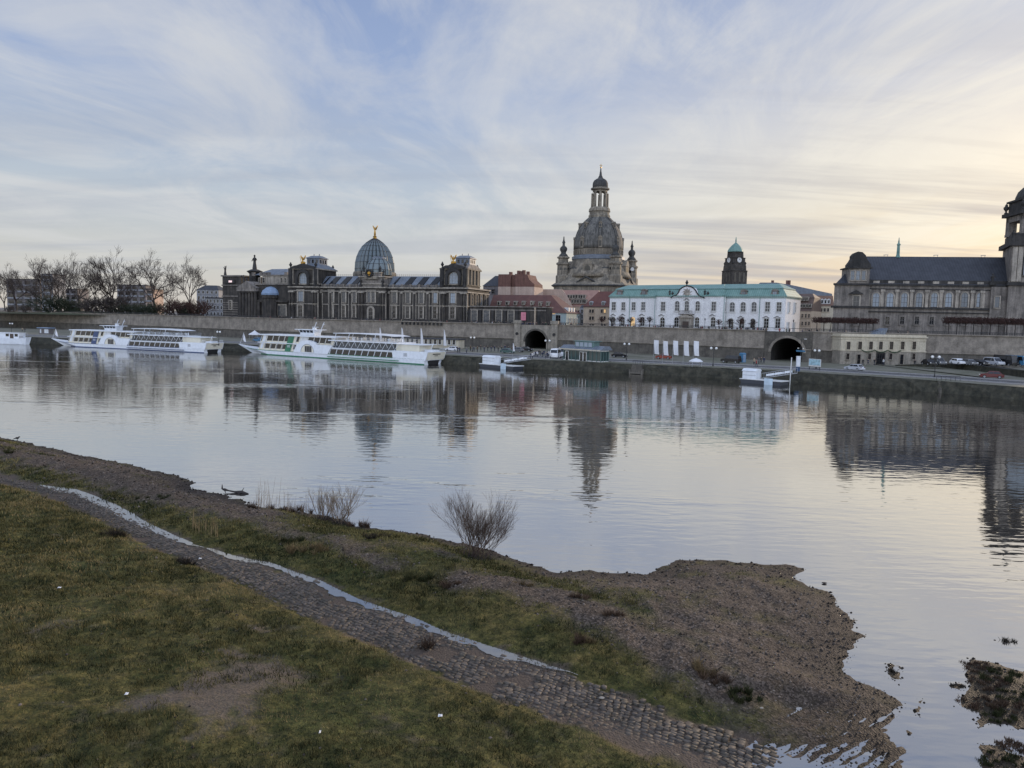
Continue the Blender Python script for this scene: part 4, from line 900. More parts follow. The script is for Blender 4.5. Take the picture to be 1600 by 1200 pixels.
def pavilion(a, b, px0, px1, lit):
    y0, y1 = -1.8, 12.0; zA = FA.z((px0+px1)/2, 421, -1.8)          # attic storey
    m = MB(); m.box(a+.3,b-.3,y0,y1,zC,zA); m.build('attic', M['dark_stone'], aca)
    m = MB(); m.box(a-.2,b+.2,y0-.5,y1+.4,zA,zA+.5); m.box(a,b,y0-.3,y1+.2,zC+.9,zC+1.2)
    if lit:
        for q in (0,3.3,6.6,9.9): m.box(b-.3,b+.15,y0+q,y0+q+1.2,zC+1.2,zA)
    
    for q in (a+2.0,b-2.0,a+.15,b-.15): m.box(q-.17,q+.17,y0-.35,y0+.1,zC+1.2,zA)
    m.parts('attic_cornice', M['church_lit'] if lit else M['pale_stone'], aca)
    c = (a+b)/2+(.0); zg = FA.z((px0+px1)/2, 415, -1.8)
    m = MB(); hw = (b-a)/2-1.2; pts = [(c-hw,zA+.3),(c-hw*.95,zA+1.0),(c-hw*.7,zA+1.5),(c-hw*.45,zg+.1),(c-hw*.2,zg+.6),(c,zg+.8),(c+hw*.2,zg+.6),(c+hw*.45,zg+.1),(c+hw*.7,zA+1.5),(c+hw*.95,zA+1.0),(c+hw,zA+.3)]
    m.prism(pts, y0-.9, y0+1.0)
    wx, wz = FA.l((px0+px1)/2, 443.5, -1.8); n = 10                  # dark arch hood round the great window
    ri, ro = 2.0, 3.3; zs = wz+2.6
    ring = [(c+ro*math.cos(math.pi*i/n), zs+ro*math.sin(math.pi*i/n)) for i in range(n+1)]; ring2 = [(c+ri*math.cos(math.pi*i/n), zs+ri*math.sin(math.pi*i/n)) for i in range(n,-1,-1)]
    for i in range(n): m.prism([ring[i],ring[i+1],ring2[n-i-1],ring2[n-i]], y0-1.1, y0)
    for s in (-1,1): m.box(c+s*2.65-.5,c+s*2.65+.5,y0-1.1,y0,wz-.4,zs)
    for q in (a+.9,b-.9): m.box(q-.8,q+.8,y0-.7,y0+.6,zC,zA+.3)
    m.build('gable', M['soot_stone'], aca)
    window(aca, c, wz, 3.4, zs-wz+1.7, y=y0, arch=True, fm='pale_stone', pm='pane_bright', sur=.3, mull=(2,3))
    m = MB()
    for q in (a+.9,b-.9): urn(m, q, y0-.2, zA+.4, 2.6)
    for q in (b-1.2,): urn(m, q, y1-1, zA+.5, 2.2)
    for q in (a+.9,b-.9): figure(m, q, y0-.9, zC+.2, 3.0)
    m.parts('vase', M['soot_stone'], aca)
    m = MB(); zl0 = FA.z((px0+px1)/2, 414, 4); zl1 = FA.z((px0+px1)/2, 404.5, 4); lx = c+1.9
    m.frustum(a-.1,b+.1,y0-.3,y1+.4,zA+.5, lx-3.3,lx+3.3,1.6,8.4,zl0); m.build('flared_roof', M['zinc'] if not lit else M['sand_stone'], aca)
    m = MB(); m.box(lx-2.9,lx+2.9,2.0,8.0,zl0-.1,zl1); m.box(lx-3.3,lx+3.3,1.6,8.4,zl1,zl1+.3); m.frustum(lx-3.2,lx+3.2,1.7,8.3,zl1+.3, lx-1.7,lx+1.7,3.6,6.4,zl1+1.2); m.box(lx-1.5,lx-1.2,4.8,5.1,zl1+1.2,zl1+2.0); m.box(lx+1.0,lx+1.3,4.8,5.1,zl1+1.2,zl1+2.0)
    lt = m.build('roof_lantern', M['zinc'], aca)
    m = MB()
    for q in (-1.8,0,1.8): m.box(lx+q-.45,lx+q+.45,1.95,1.99,zl0+.6,zl1-.5)
    for q in (3.3,5.0,6.7): m.box(lx+2.905,lx+2.94,q-.4,q+.4,zl0+.6,zl1-.5)
    m.parts('pane', M['pane_dark'], lt)
    m = MB(); figure(m, c-.45, y0+.2, zg+.6, 2.9, wings=True, arm=.25); m.tube((c-.9,y0,zg+.6),(c-1.5,y0-.2,zg+3.6),.09); m.ball((c-.5,y0+.2,zg+1.0), .75, sx=1.2, sy=.9); m.ball((c+.4,y0,zg+1.1), .55); m.parts('gilded_figure', M['gold'], aca)
pavilion(xl0, xl1, 452, 494, False); pavilion(xr0, xr1, 688, 729, True)
# glazed studio roof with dark skylight strips
zg0, zg1 = FA.z(530,445,1.0), FA.z(530,431.5,4.5)
for a, b, pxs in ((xl1-.2,xc0+.3,(503,513,530.5,548)),(xc1-.3,xr0+.2,(613,631,651,671))):
    m = MB(); m.prism_x([(.6,zC+.3),(4.6,zg1),(DA-5,zg1),(DA-.5,zC+.3)], a, b); rf = m.build('studio_roof', M['zinc'], aca)
    for k, px in enumerate(pxs):
        x0 = FA.x(px,443,.6); m = MB(); wv = 3.1 if k else 1.2
        q = [(x0-.2,.75,zC+.75),(x0+wv-.6,.75,zC+.75),(x0+wv+.7,4.2,zg1-.35),(x0+1.3,4.2,zg1-.35)]
        m.add([(a_,b_-.12,c_+.06) for a_,b_,c_ in q]+[(a_,b_+.25,c_-.3) for a_,b_,c_ in q], [(0,1,2,3),(0,1,5,4),(1,2,6,5),(2,3,7,6),(3,0,4,7)]); m.build('skylight', M['pane_dark'], rf)
    m = MB(); m.tube((a,4.7,zg1+.5),(b,4.7,zg1+.5),.05,n=4); k = int((b-a)/.9)
    for i in range(k): xq = a+(b-a)*i/k; m.tube((xq,4.7,zg1),(xq,4.7,zg1+.85),.05,n=3)
    m.build('ridge_cresting', M['dark_metal'], rf)
# centre block attic, wreath, small dome
zt = FA.z(582,427,-1.8); cc = (xc0+xc1)/2
m = MB(); m.box(xc0+.6,xc1-.6,-1.8,5,zC,zt-1.2); m.box(xc0+2.2,xc1-2.2,-2.0,4,zt-1.2,zt+.1); m.build('centre_attic', M['sand_stone'], aca)
m = MB(); m.box(xc0+.2,xc1-.2,-2.4,5.3,zt-1.5,zt-1.1); m.box(xc0+.3,xc1-.3,-2.2,5.2,zC+1.0,zC+1.35); m.box(xc0+2.0,xc1-2.0,-2.3,4.2,zt+.1,zt+.4); m.parts('attic_cornice', M['pale_stone'], aca)
m = MB()
for q in (xc0+1.2,xc1-1.2): figure(m, q, -2.2, zC, 3.4); figure(m, q, -1.6, zt-1.1, 2.6)
for q in (xc0+2.5,xc1-2.5): figure(m, q, -1.8, zt, 2.9)
m.parts('statue', M['soot_stone'], aca)
wx, wz = FA.l(577.5,427,-2.3); m = MB(); n = 14
for i in range(n): a0 = 2*math.pi*i/n; a1 = 2*math.pi*(i+1)/n; m.tube((1.25*math.cos(a0),0,1.25*math.sin(a0)),(1.25*math.cos(a1),0,1.25*math.sin(a1)),.42,n=6)
o = m.build('wreath', M['soot_stone'], aca); o.location = (wx,-2.7,wz); m = MB(); m.ball((0,-.1,0), .75, sy=.5); m.ball((.2,-.15,-.9), .35); m.build('gilded_crest', M['gold'], o)
m = MB(); gx, gz = FA.l(580,434,-2.2); m.box(gx-3,gx+3,-2.55,-2.0,gz-.5,gz+.4); m.build('gilt_panel', M['church_lit'], aca)
def pleated(cx, cy, prof, folds, depth, name, mat):
    m = MB(); n = folds*4; vs = []; fs = []
    for r, z in prof:
        for i in range(n): a = 2*math.pi*i/n; rr = r*(1+depth*abs(math.sin(a*folds/2))-depth*.5); vs.append((cx+rr*math.cos(a), cy+rr*math.sin(a), z))
    for j in range(len(prof)-1):
        for i in range(n): fs.append((j*n+i, j*n+(i+1)%n, (j+1)*n+(i+1)%n, (j+1)*n+i))
    m.add(vs, fs); d = m.build(name, mat, aca)
    rb = MB()
    for k in range(folds):
        a = 2*math.pi*k/folds; pv = None
        for r, z in prof: 
            rr = r*(1-depth*.5)+.05; p = (cx+rr*math.cos(a), cy+rr*math.sin(a), z)
            if pv: rb.tube(pv, p, .17, n=4)
            pv = p
    for r, z in prof[1:-1]:
        for k in range(n): a0, a1 = 2*math.pi*k/n, 2*math.pi*(k+1)/n; f = lambda a: r*(1+depth*abs(math.sin(a*folds/2))-depth*.5)+.03; rb.tube((cx+f(a0)*math.cos(a0),cy+f(a0)*math.sin(a0),z),(cx+f(a1)*math.cos(a1),cy+f(a1)*math.sin(a1),z),.07,n=3)
    rb.build('dome_ribs', M['dark_metal'], d); return d
yd = 14.0; dx, zb = FA.l(585.5,432,yd); zd = lambda py: FA.z(585.5,py,yd); s_ = (FA.x(600,400,yd)-FA.x(571,400,yd))/29
prof = [(26.3*s_,zd(432)),(26.3*s_,zd(421)),(25.8*s_,zd(411)),(24*s_,zd(402)),(21*s_,zd(393.5)),(16.8*s_,zd(385.5)),(11.6*s_,zd(379.5)),(6.5*s_,zd(375.5)),(2.4*s_,zd(373))]
M['pane_dome'] = glassy('pane_dome', (.085,.106,.112), .14); pleated(dx, yd, prof, 26, .09, 'glass_dome', M['pane_dome'])
m = MB(); m.lathe([(30*s_,zC),(30*s_,zd(428)),(29*s_,zd(425.5))], dx, yd, 16); m.build('dome_drum', M['church_lit'], aca)
m = MB(); m.lathe([(2.6*s_,zd(373.3)),(2.2*s_,zd(371)),(2.9*s_,zd(370)),(1.2*s_,zd(368)),(1.6*s_,zd(366)),(.5*s_,zd(365))], dx, yd, 10); m.build('dome_lantern', M['gold'], aca)
m = MB(); figure(m, dx, yd, zd(365.3), (zd(354.5)-zd(365.3)), wings=True, arm=.28); m.build('gilded_winged_figure', M['gold'], aca)
dx2, _ = FA.l(592,428,3.0); zs2 = lambda py: FA.z(592,py,3.0); s2_ = (FA.x(600,420,3.0)-FA.x(571,420,3.0))/29
pleated(dx2, 3.0, [(17.5*s2_,zs2(430)),(17.5*s2_,zs2(422)),(15.5*s2_,zs2(413)),(11*s2_,zs2(406.5)),(8.8*s2_,zs2(404.5))], 12, .06, 'small_glass_dome', M['pane_dome'])
m = MB(); m.lathe([(9.5*s2_,zs2(405)),(9.5*s2_,zs2(402.5)),(8*s2_,zs2(401.5))], dx2, 3.0, 12); m.build('dome_cap', M['zinc'], aca)

# ------------------------------------------------------------------ exhibition hall left of the academy
FH = Fr((-137,338), (-93,318), ZT); hal = FH.thing('exhibition_hall', 'dark stone exhibition hall with columned portico and small blue dome, left of the academy', 'hall'); LH = FH.L
xx0 = FH.x(400,470); zh = FH.z(425,445)
m = MB(); m.box(xx0,LH+2,0,26,0,zh); mu = MB(); mu.box(FH.x(395),FH.x(452)+1.5,6,24,zh,FH.z(425,431,6)); mu.build('upper_storey', M['pale_stone'], hal); tx0, tx1 = FH.x(348,470,6), FH.x(377,470,6); zt2 = FH.z(362,432,6); m.box(tx0,tx1,6,22,0,zt2); m.box(tx1-.1,xx0+.1,4,22,0,zh-.6); m.build('wall', M['dark_stone'], hal)
m = MB(); m.box(xx0-.3,LH+2.2,-.5,26,zh,zh+.5); m.box(FH.x(395)-.4,FH.x(452)+1.9,5.6,24.4,FH.z(425,431,6),FH.z(425,431,6)+.5); m.box(tx0-.5,tx1+.5,5.5,22.5,zt2,zt2+.6); m.box(tx0-.3,tx1+.3,5.7,22,zt2*.52,zt2*.52+.5); m.box(tx0-.35,tx1+.35,5.65,22,zt2*.78,zt2*.78+.5)
for i in range(7): m.box(tx0-.12,tx1+.12,5.88,22,.8+i*1.05,1.15+i*1.05)
for px in (396,408,414,420,447): xq = FH.x(px,440,6); m.box(xq-.7,xq+.7,5.7,6.6,FH.z(425,431,6),FH.z(425,431,6)+1.6)
m.build('cornice', M['sand_stone'], hal)
m = MB(); a, b = FH.x(399,431,8), FH.x(450,431,8); m.frustum(a,b,7,23,FH.z(425,431,6)+.5,a+6,b-4,12,18,FH.z(421,420.5,12)); m.build('hip_roof', M['zinc'], hal)
m = MB(); x3, x4 = FH.x(374,470,-1), FH.x(402,470,-1); zp_ = FH.z(388,455,-1)
for i in range(6): m.lathe([(.85,.8),(.72,zp_-.6)], x3+.9+(x4-x3-1.8)*i/5, -1, 10); m.cb(x3+.9+(x4-x3-1.8)*i/5, -1, zp_-.6, 2.0, 2.0, .6)
m.box(x3,x4,-2,1.0,0,.8); m.parts('portico_columns', M['dark_stone'], hal)
m = MB(); m.box(x3-.4,x4+.4,-2.2,5,zp_,zp_+1.3); m.prism([(x3-.8,zp_+1.3),(x4+.8,zp_+1.3),((x3+x4)/2,zp_+4.4)], -2.3, 5); m.build('pediment', M['sand_stone'], hal)
for px in (406,412.5,440.5,446.5): win_px(hal, FH, px, 434.5, 441.5, 2.6, off=6, pm='pane_dark', fm='pale_stone', sur=.25, mull=(0,1))
win_px(hal, FH, 418, 477, 493, 8.5, off=0, pm='pane', fm='pale_stone', sur=.8, mull=(1,1)); win_px(hal, FH, 441, 477, 493, 12, off=0, pm='pane', fm='pale_stone', sur=.5, mull=(2,1)); win_px(hal, FH, 360.5, 470.5, 483, 3.6, off=6, pm='pane_dark', fm='pale_stone', sur=.5, mull=(0,1))
m = MB(); cx_, zb_ = FH.l(422,462.5,-.3); rr = (FH.x(436,462,-.3)-FH.x(408.5,462,-.3))/2; zz_ = lambda py: FH.z(422,py,-.3)
m.lathe([(rr,zz_(461)),(rr*1.02,zz_(458.5)),(rr*.9,zz_(454)),(rr*.6,zz_(449.5)),(rr*.22,zz_(447)),(rr*.25,zz_(445)),(.1,zz_(443))], cx_, 1.5, 12); m.build('small_dome', M['blue_zinc'], hal)
m = MB(); m.lathe([(rr*.85,0),(rr*.85,zz_(461))], cx_, 1.5, 12); m.lathe([(rr*.95,zz_(466)),(rr*1.0,zz_(461.5)),(rr*.9,zz_(461))], cx_, 1.5, 12)
for px in (404,412,430): xq = FH.x(px,480,-.8); m.box(xq-.8,xq+.8,-1.1,0,0,zz_(470))
m.box(FH.x(404,470,-1)-1,FH.x(450,470,-1),-1.1,.1,zz_(472),zz_(469)); m.build('domed_bay', M['dark_stone'], hal)
m = MB(); xq, zq = FH.l(398,421,10); m.lathe([(2.6,zh),(2.4,FH.z(398,428,10)),(3.6,FH.z(398,424,10)),(1.6,zq)], xq, 10, 10); m.build('statue_base', M['soot_stone'], hal)
m = MB(); figure(m, xq, 10, zq, FH.z(397,398,10)-zq, spear=False); xs2, zs3 = FH.l(352,429.5,7); figure(m, xs2, 7, zt2+.6, FH.z(352,415.5,7)-zt2-.6, arm=.3); xs3, zs4 = FH.l(381,434,0); figure(m, xs3, 0, zp_+4.0, 3.2); xs3, zs4 = FH.l(385.5,440,0); figure(m, xs3, 0, zp_+3, 3.6)
m.parts('statue', M['bronze'], hal)
m = MB(); xq, zq = FH.l(360,440,5.4); m.box(xq-2.8,xq+2.6,5.25,5.4,zq-.7,zq+.8); m.build('attic_panel', M['soot_stone'], hal); m = MB(); m.box(xq-.9,xq+1.1,5.18,5.24,zq-.35,zq+.5); m.build('lit_sign', emis('lit_sign', (.9,.65,.62), .6), hal)
# ------------------------------------------------------------------ domed church
D_ = 420; K_ = D_/F_PX; c0 = atd(934, 420, D_); CH = (c0.x, c0.y)
chu = thing('domed_church', 'great baroque stone church with bell shaped dome, tall lantern and corner turrets', 'church', (CH[0],CH[1],ZT))
def cz(v): return atd(935, 250+v/5.715, D_).z-ZT
def cr(u): return u/5.715*K_
fa = math.atan2(0,1); turn = R(19.7)
def rot(p): c, s = math.cos(turn), math.sin(turn); return (p[0]*c-p[1]*s, p[0]*s+p[1]*c)
hs = 13.9*1.0; q = hs/math.sqrt(2)
# body: square set corner-on, chamfered
def sqpts(h, ch=.0):
    k = h*math.sqrt(2)/1.0; pts = []
    for i in range(4):
        a = turn+R(-90)+i*math.pi/2
        if ch: 
            for d in (-ch, ch): pts.append((k*math.cos(a)-d*math.sin(a)-0*0, k*math.sin(a)+d*math.cos(a)))
        else: pts.append((k*math.cos(a), k*math.sin(a)))
    return pts
H_ = 14.2
def levels(lst, name, mat, ch=3.2):
    m = MB(); vs = []; fs = []
    for h, z in lst: vs += [(x,y,z) for x,y in sqpts(h, ch)]
    n = 8
    for j in range(len(lst)-1):
        for i in range(n): fs.append((j*n+i, j*n+(i+1)%n, (j+1)*n+(i+1)%n, (j+1)*n+i))
    fs.append(tuple((len(lst)-1)*n+i for i in range(n))); m.add(vs, fs); return m.build(name, mat, chu)
levels([(H_+3.6,0),(H_+3.6,cz(1150)),(H_+4.4,cz(1140)),(H_+4.2,cz(1125)),(H_+2.0,cz(1095)),(H_+.4,cz(1060)),(H_-.8,cz(1025)),(H_-1.6,cz(985))], 'wall', M['church_stone'])
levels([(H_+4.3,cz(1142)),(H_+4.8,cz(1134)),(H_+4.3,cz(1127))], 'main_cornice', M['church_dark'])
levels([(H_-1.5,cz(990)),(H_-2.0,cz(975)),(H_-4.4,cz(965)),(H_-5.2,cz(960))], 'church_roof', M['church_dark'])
m = MB(); m.lathe([(cr(300),cz(1055)),(cr(275),cz(1010)),(cr(245),cz(960)),(cr(232),cz(925)),(cr(225),cz(895))], 0, 0, 32); m.build('dome_skirt', M['church_stone'], chu, smooth=True)
m = MB(); m.lathe([(cr(222),cz(905)),(cr(232),cz(895)),(cr(232),cz(872)),(cr(214),cz(862)),(cr(214),cz(858))], 0, 0, 32); m.build('dome_cornice', M['zinc'], chu)
m = MB(); m.lathe([(cr(214),cz(860)),(cr(214),cz(806)),(cr(218),cz(804))], 0, 0, 32); 
for i in range(48): a = 2*math.pi*i/48; m.tube((cr(216)*math.cos(a),cr(216)*math.sin(a),cz(852)),(cr(216)*math.cos(a),cr(216)*math.sin(a),cz(812)),.22,n=4)
m.build('dome_gallery', M['church_lit'], chu)
dp_ = [(cr(214),cz(806)),(cr(213),cz(770)),(cr(209),cz(725)),(cr(201),cz(690)),(cr(188),cz(648)),(cr(168),cz(606)),(cr(143),cz(570)),(cr(112),cz(538)),(cr(88),cz(515))]
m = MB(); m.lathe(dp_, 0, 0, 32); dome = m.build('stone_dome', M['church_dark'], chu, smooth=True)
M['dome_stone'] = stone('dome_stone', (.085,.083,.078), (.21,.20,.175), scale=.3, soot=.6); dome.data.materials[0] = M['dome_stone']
m = MB()
for i in range(8):
    a = R(-90)+turn+R(22.5)+i*math.pi/4
    for da in (-.07,.07):
        for (r0,z0),(r1,z1) in zip(dp_[:-1],dp_[1:]): m.tube(((r0+.1)*math.cos(a+da),(r0+.1)*math.sin(a+da),z0),((r1+.1)*math.cos(a+da),(r1+.1)*math.sin(a+da),z1),.22,n=4)
m.build('dome_ribs', M['church_dark'], dome)
def dormer(a, r, z, w, h, name='dome_window', mat='church_lit'):
    m = MB(); m.box(-w/2,w/2,-.5,2.2,0,h); m.prism([(-w/2-.3,h),(w/2+.3,h),(w/4,h+w*.45),(0,h+w*.6),(-w/4,h+w*.45)], -.7, 2.4); o = m.build(name, M[mat], chu)
    o.location = (r*math.cos(a), r*math.sin(a), z); o.rotation_euler = (0,0,a+math.pi/2)
    p = MB(); n=6; hw = w*.3; pts = [(-hw,h*.15),(-hw,h*.6)]+[(hw*math.cos(math.pi*(1-i/n)),h*.6+hw*math.sin(math.pi*i/n)) for i in range(1,n)]+[(hw,h*.6),(hw,h*.15)]
    p.add([(x,-.53,zz) for x,zz in pts],[tuple(range(len(pts)))]); p.build('pane', M['pane_dark'], o)
for i in range(8):
    a = R(-90)+turn+i*math.pi/4
    dormer(a-R(22.5)+R(0), cr(211), cz(800), 2.2, cz(715)-cz(800)); dormer(a-R(22.5), cr(172), cz(622), 1.6, 2.6)
for i in range(4):
    a = R(-90)+turn+R(45)+i*math.pi/2; dormer(a+R(180) if False else a, cr(262), cz(1035), 5.6, cz(955)-cz(1035), 'roof_dormer', 'church_stone')
    # gabled pediment over each front
    m = MB(); w2 = 11; m.prism([(-w2/2-1,cz(1120)),(w2/2+1,cz(1120)),(0,cz(1062))], -1.2, 3); m.box(-w2/2,w2/2,-.8,3,0,cz(1120)); o = m.build('front_gable', M['church_stone'], chu); rr = (H_+3.4)
    o.location = (rr*math.cos(a), rr*math.sin(a), 0); o.rotation_euler = (0,0,a+math.pi/2)
    f = MB()
    for s in (-1,1): f.tube((s*(w2/2+1.2),-1.4,cz(1120)),(0,-1.4,cz(1060)),.45,n=4)
    f.tube((-w2/2-1.2,-1.4,cz(1122)),(w2/2+1.2,-1.4,cz(1122)),.35,n=4); f.build('gable_moulding', M['church_dark'], o)
    p = MB(); p.box(-1.2,1.2,-.88,-.82,2,cz(1150)); p.build('pane', M['pane_dark'], o)
# lantern
m = MB(); m.lathe([(cr(94),cz(520)),(cr(96),cz(500)),(cr(88),cz(490)),(cr(88),cz(470)),(cr(96),cz(462)),(cr(92),cz(440)),(cr(80),cz(425))], 0, 0, 16); m.build('lantern_base', M['church_stone'], chu)
m = MB()
for i in range(8):
    a = turn+R(22.5)+i*math.pi/4; r = cr(64); x, y = r*math.cos(a), r*math.sin(a); m.lathe([(.85,cz(430)),(.75,cz(300))], x, y, 6)
    a2 = a+math.pi/4; x2_, y2_ = r*math.cos(a2), r*math.sin(a2); n = 6
    for k in range(n):
        t0, t1 = k/n, (k+1)/n; h0, h1 = cz(300)-.0+(cz(285)-cz(300))*math.sin(math.pi*t0), cz(300)+(cz(285)-cz(300))*math.sin(math.pi*t1)
        pa_ = (x+(x2_-x)*t0, y+(y2_-y)*t0); pb_ = (x+(x2_-x)*t1, y+(y2_-y)*t1)
        for sgn in (1.0,.86): m.add([(pa_[0]*sgn,pa_[1]*sgn,h0),(pb_[0]*sgn,pb_[1]*sgn,h1),(pb_[0]*sgn,pb_[1]*sgn,cz(268)),(pa_[0]*sgn,pa_[1]*sgn,cz(268))],[(0,1,2,3)])
m.lathe([(cr(66),cz(272)),(cr(82),cz(266)),(cr(82),cz(254)),(cr(68),cz(248))], 0, 0, 16); m.build('lantern', M['church_stone'], chu)
m = MB(); m.lathe([(cr(66),cz(252)),(cr(68),cz(230)),(cr(66),cz(205)),(cr(56),cz(185)),(cr(40),cz(172)),(cr(24),cz(164)),(cr(18),cz(150)),(cr(12),cz(138)),(cr(9),cz(115)),(cr(5),cz(95)),(cr(6),cz(88)),(cr(2),cz(70))], 0, 0, 16); m.build('lantern_cap', M['church_dark'], chu, smooth=True)
m = MB(); m.ball((0,0,cz(66)),.5); m.box(-.12,.12,-.12,.12,cz(64),cz(34)); m.box(-.75,.75,-.12,.12,cz(50),cz(46)); m.build('gilded_cross', M['gold'], chu)
# corner turrets
for i in range(4):
    a = turn+R(-90)+i*math.pi/2; r = 59.5*K_*.98; dark = i == 0
    t = MB(); f = lambda u: cr(u)
    t.cm = 0; t.lathe([(f(62),cz(1120)),(f(62),cz(1050)),(f(52),cz(1040)),(f(50),cz(955)),(f(60),cz(950)),(f(60),cz(935)),(f(44),cz(928)),(f(42),cz(900)),(f(54),cz(893)),(f(54),cz(882)),(f(38),cz(876))], 0, 0, 8, R(22.5)); o = t.build('corner_turret', M['church_stone'], chu)
    o.location = (r*math.cos(a), r*math.sin(a), 0); o.rotation_euler = (0,0,a)
    c = MB(); c.lathe([(f(44),cz(880)),(f(34),cz(862)),(f(22),cz(850)),(f(22),cz(840)),(f(31),cz(825)),(f(33),cz(810)),(f(26),cz(795)),(f(12),cz(785)),(f(10),cz(765)),(f(15),cz(755)),(f(9),cz(742)),(f(5),cz(725)),(f(5),cz(712)),(f(1.5),cz(700))], 0, 0, 10); c.build('turret_cap', M['church_dark'], o, smooth=True)
    w_ = MB()
    for k in range(8):
        b = R(45)*k; n = 5; rr = f(50)*math.cos(R(22.5))+.06; hw = .95; pts = [(-hw,cz(1035)),(-hw,cz(990))]+[(hw*math.cos(math.pi*(1-j/n)),cz(990)+hw*math.sin(math.pi*j/n)) for j in range(1,n)]+[(hw,cz(990)),(hw,cz(1035))]
        w_.add([(rr*math.cos(b)-x*math.sin(b), rr*math.sin(b)+x*math.cos(b), z) for x,z in pts],[tuple(range(len(pts)))])
    w_.build('louvres', M['pane_dark'], o)
    if i == 1:
        k = MB(); k.lathe([(1.05,0),(1.05,.1)], n=14); kk_ = k.build('clock_face', M['frame_white'], o); b = -math.pi/2-a; kk_.location = ((f(50)+.6)*math.cos(b),(f(50)+.6)*math.sin(b),cz(965)); kk_.rotation_euler = (R(90),0,b+math.pi/2)

# ------------------------------------------------------------------ town hall tower, far behind
D2 = 620; t0 = atd(1147.5, 430, D2); k2 = D2/F_PX/7.27
tow = thing('town_hall_tower', 'distant dark square clock tower with green copper cap, rising behind the white palace', 'clock tower', (t0.x,t0.y,ZT), R(18))
tz = lambda v: atd(1147.5, 360+v/7.27, D2).z-ZT; tr = lambda u: u*k2*1.08
m = MB(); m.lathe([(tr(128),0),(tr(128),tz(470)),(tr(136),tz(462)),(tr(118),tz(455)),(tr(115),tz(405)),(tr(104),tz(395)),(tr(102),tz(322)),(tr(112),tz(316)),(tr(84),tz(310)),(tr(80),tz(243))], 0, 0, 4, R(45)); m.build('shaft', M['dark_stone'], tow)
m = MB(); m.lathe([(tr(82),tz(245)),(tr(77),tz(225)),(tr(65),tz(203)),(tr(50),tz(182)),(tr(32),tz(162)),(tr(17),tz(148)),(tr(7),tz(140)),(tr(7),tz(110)),(tr(3),tz(75))], 0, 0, 10); m.build('copper_cap', M['copper_green'], tow)
for k in range(4):
    a = R(90)*k-R(90); m = MB(); m.lathe([(tr(26),0),(tr(26),.3)], n=16); o = m.build('clock_face', M['frame_white'], tow); rr = tr(104)*math.cos(R(45))+.05; o.location = (rr*math.cos(a),rr*math.sin(a),tz(341)); o.rotation_euler = (R(90),0,a+R(90))
    h = MB(); h.box(-.2,.2,0,tr(20),.3,.4); h.box(0,tr(14),-.15,.15,.3,.4); h.build('clock_hand', M['dark_metal'], o)
    for q in (-1,0,1):
        w_ = MB(); w_.box(-tr(11),tr(11),-.1,.1,tz(590),tz(485)); o = w_.build('window', M['pane_dark'], tow); rr = tr(128)*math.cos(R(45))+.02; o.location = (rr*math.cos(a)-q*tr(52)*math.sin(a), rr*math.sin(a)+q*tr(52)*math.cos(a), 0); o.rotation_euler = (0,0,a+R(90))
    g = MB(); urn(g, tr(106)*math.cos(a+R(45)), tr(106)*math.sin(a+R(45)), tz(403), tz(385)-tz(403)+2); g.build('corner_vase', M['soot_stone'], tow)

# ------------------------------------------------------------------ parliament building on the right
FS = Fr((96.5,223), (167,211), ZT); par = FS.thing('parliament_building', 'long grey stone building with dark slate roof, arched windows and corner tower', 'parliament building'); LS = FS.L
zs = (FS.z(1340,446)+FS.z(1520,448))/2
x_t0 = FS.x(1572,480,-1); m = MB(); TZ = lambda o: [(-o,-o),(LS+6,-o),(LS+6,26),(8-o,26)]; m.slab(TZ(0),0,zs); xg0, xg1 = FS.x(1302,480,-.8), FS.x(1357,480,-.8); m.slab([(xg0,-.8),(xg1,-.8),(xg1,4),(xg0+1.6,4)],0,zs); m.box(FS.x(1547,480,-.8),LS+6,-.8,4,0,zs); m.build('wall', M['sand_stone'], par)
m = MB(); m.slab(TZ(.5),zs,zs+.5); m.slab([(xg0-.5,-1.4),(xg1+.3,-1.4),(xg1+.3,4),(xg0+1.2,4)],zs+.003,zs+.52); m.slab(TZ(.22),zs-1.1,zs-.8); m.box(xg1,LS+6,-.3,1.2,zs+.5,zs+1.7); m.build('cornice', M['soot_stone'], par)
zc1 = FS.z(1450,481.5); m = MB(); m.box(-.3,LS+6,-.5,1,zc1-.3,zc1+.25); m.box(xg0-.3,xg1+.3,-1.3,1,zc1-.33,zc1+.28); m.box(-.3,LS+6,-.35,1,zc1-1.4,zc1-1.1); m.build('string_course', M['soot_stone'], par)
m = MB()
for px in (1367.7,1389.6,1412,1435,1458.7,1481,1506,1530,1545): xq = FS.x(px-11.5,470); m.box(xq-.4,xq+.4,-.35,0,zc1+.25,zs-1.1); m.box(xq-.6,xq+.6,-.5,0,zs-1.8,zs-1.1)
m.parts('pilasters', M['pale_stone'], par)
m = MB()
for i in range(8): xq = FS.x(1369+23.2*i,441); m.box(xq-.85,xq+.85,-.36,-.3,zs+.72,zs+1.4)
m.parts('attic_panels', M['pale_stone'], par)
for i, px in enumerate((1367.7,1389.6,1412,1435,1458.7,1481,1506,1530)): win_px(par, FS, px, 457.5, 480, 10.5, arch=True, fm='pale_stone', pm='pane_bright', sur=.35, mull=(1,2), mm='dark_metal')
win_px(par, FS, 1337, 462.5, 479.5, 9.5, off=-.8, fm='pale_stone', pm='pane', sur=.35, mull=(1,1)); win_px(par, FS, 1557, 463.5, 480.5, 7, off=-.8, fm='pale_stone', pm='pane_bright', sur=.3, mull=(1,1)); win_px(par, FS, 1594, 463, 481, 11, off=-.8, fm='pale_stone', pm='pane_bright', sur=.35, mull=(2,1))
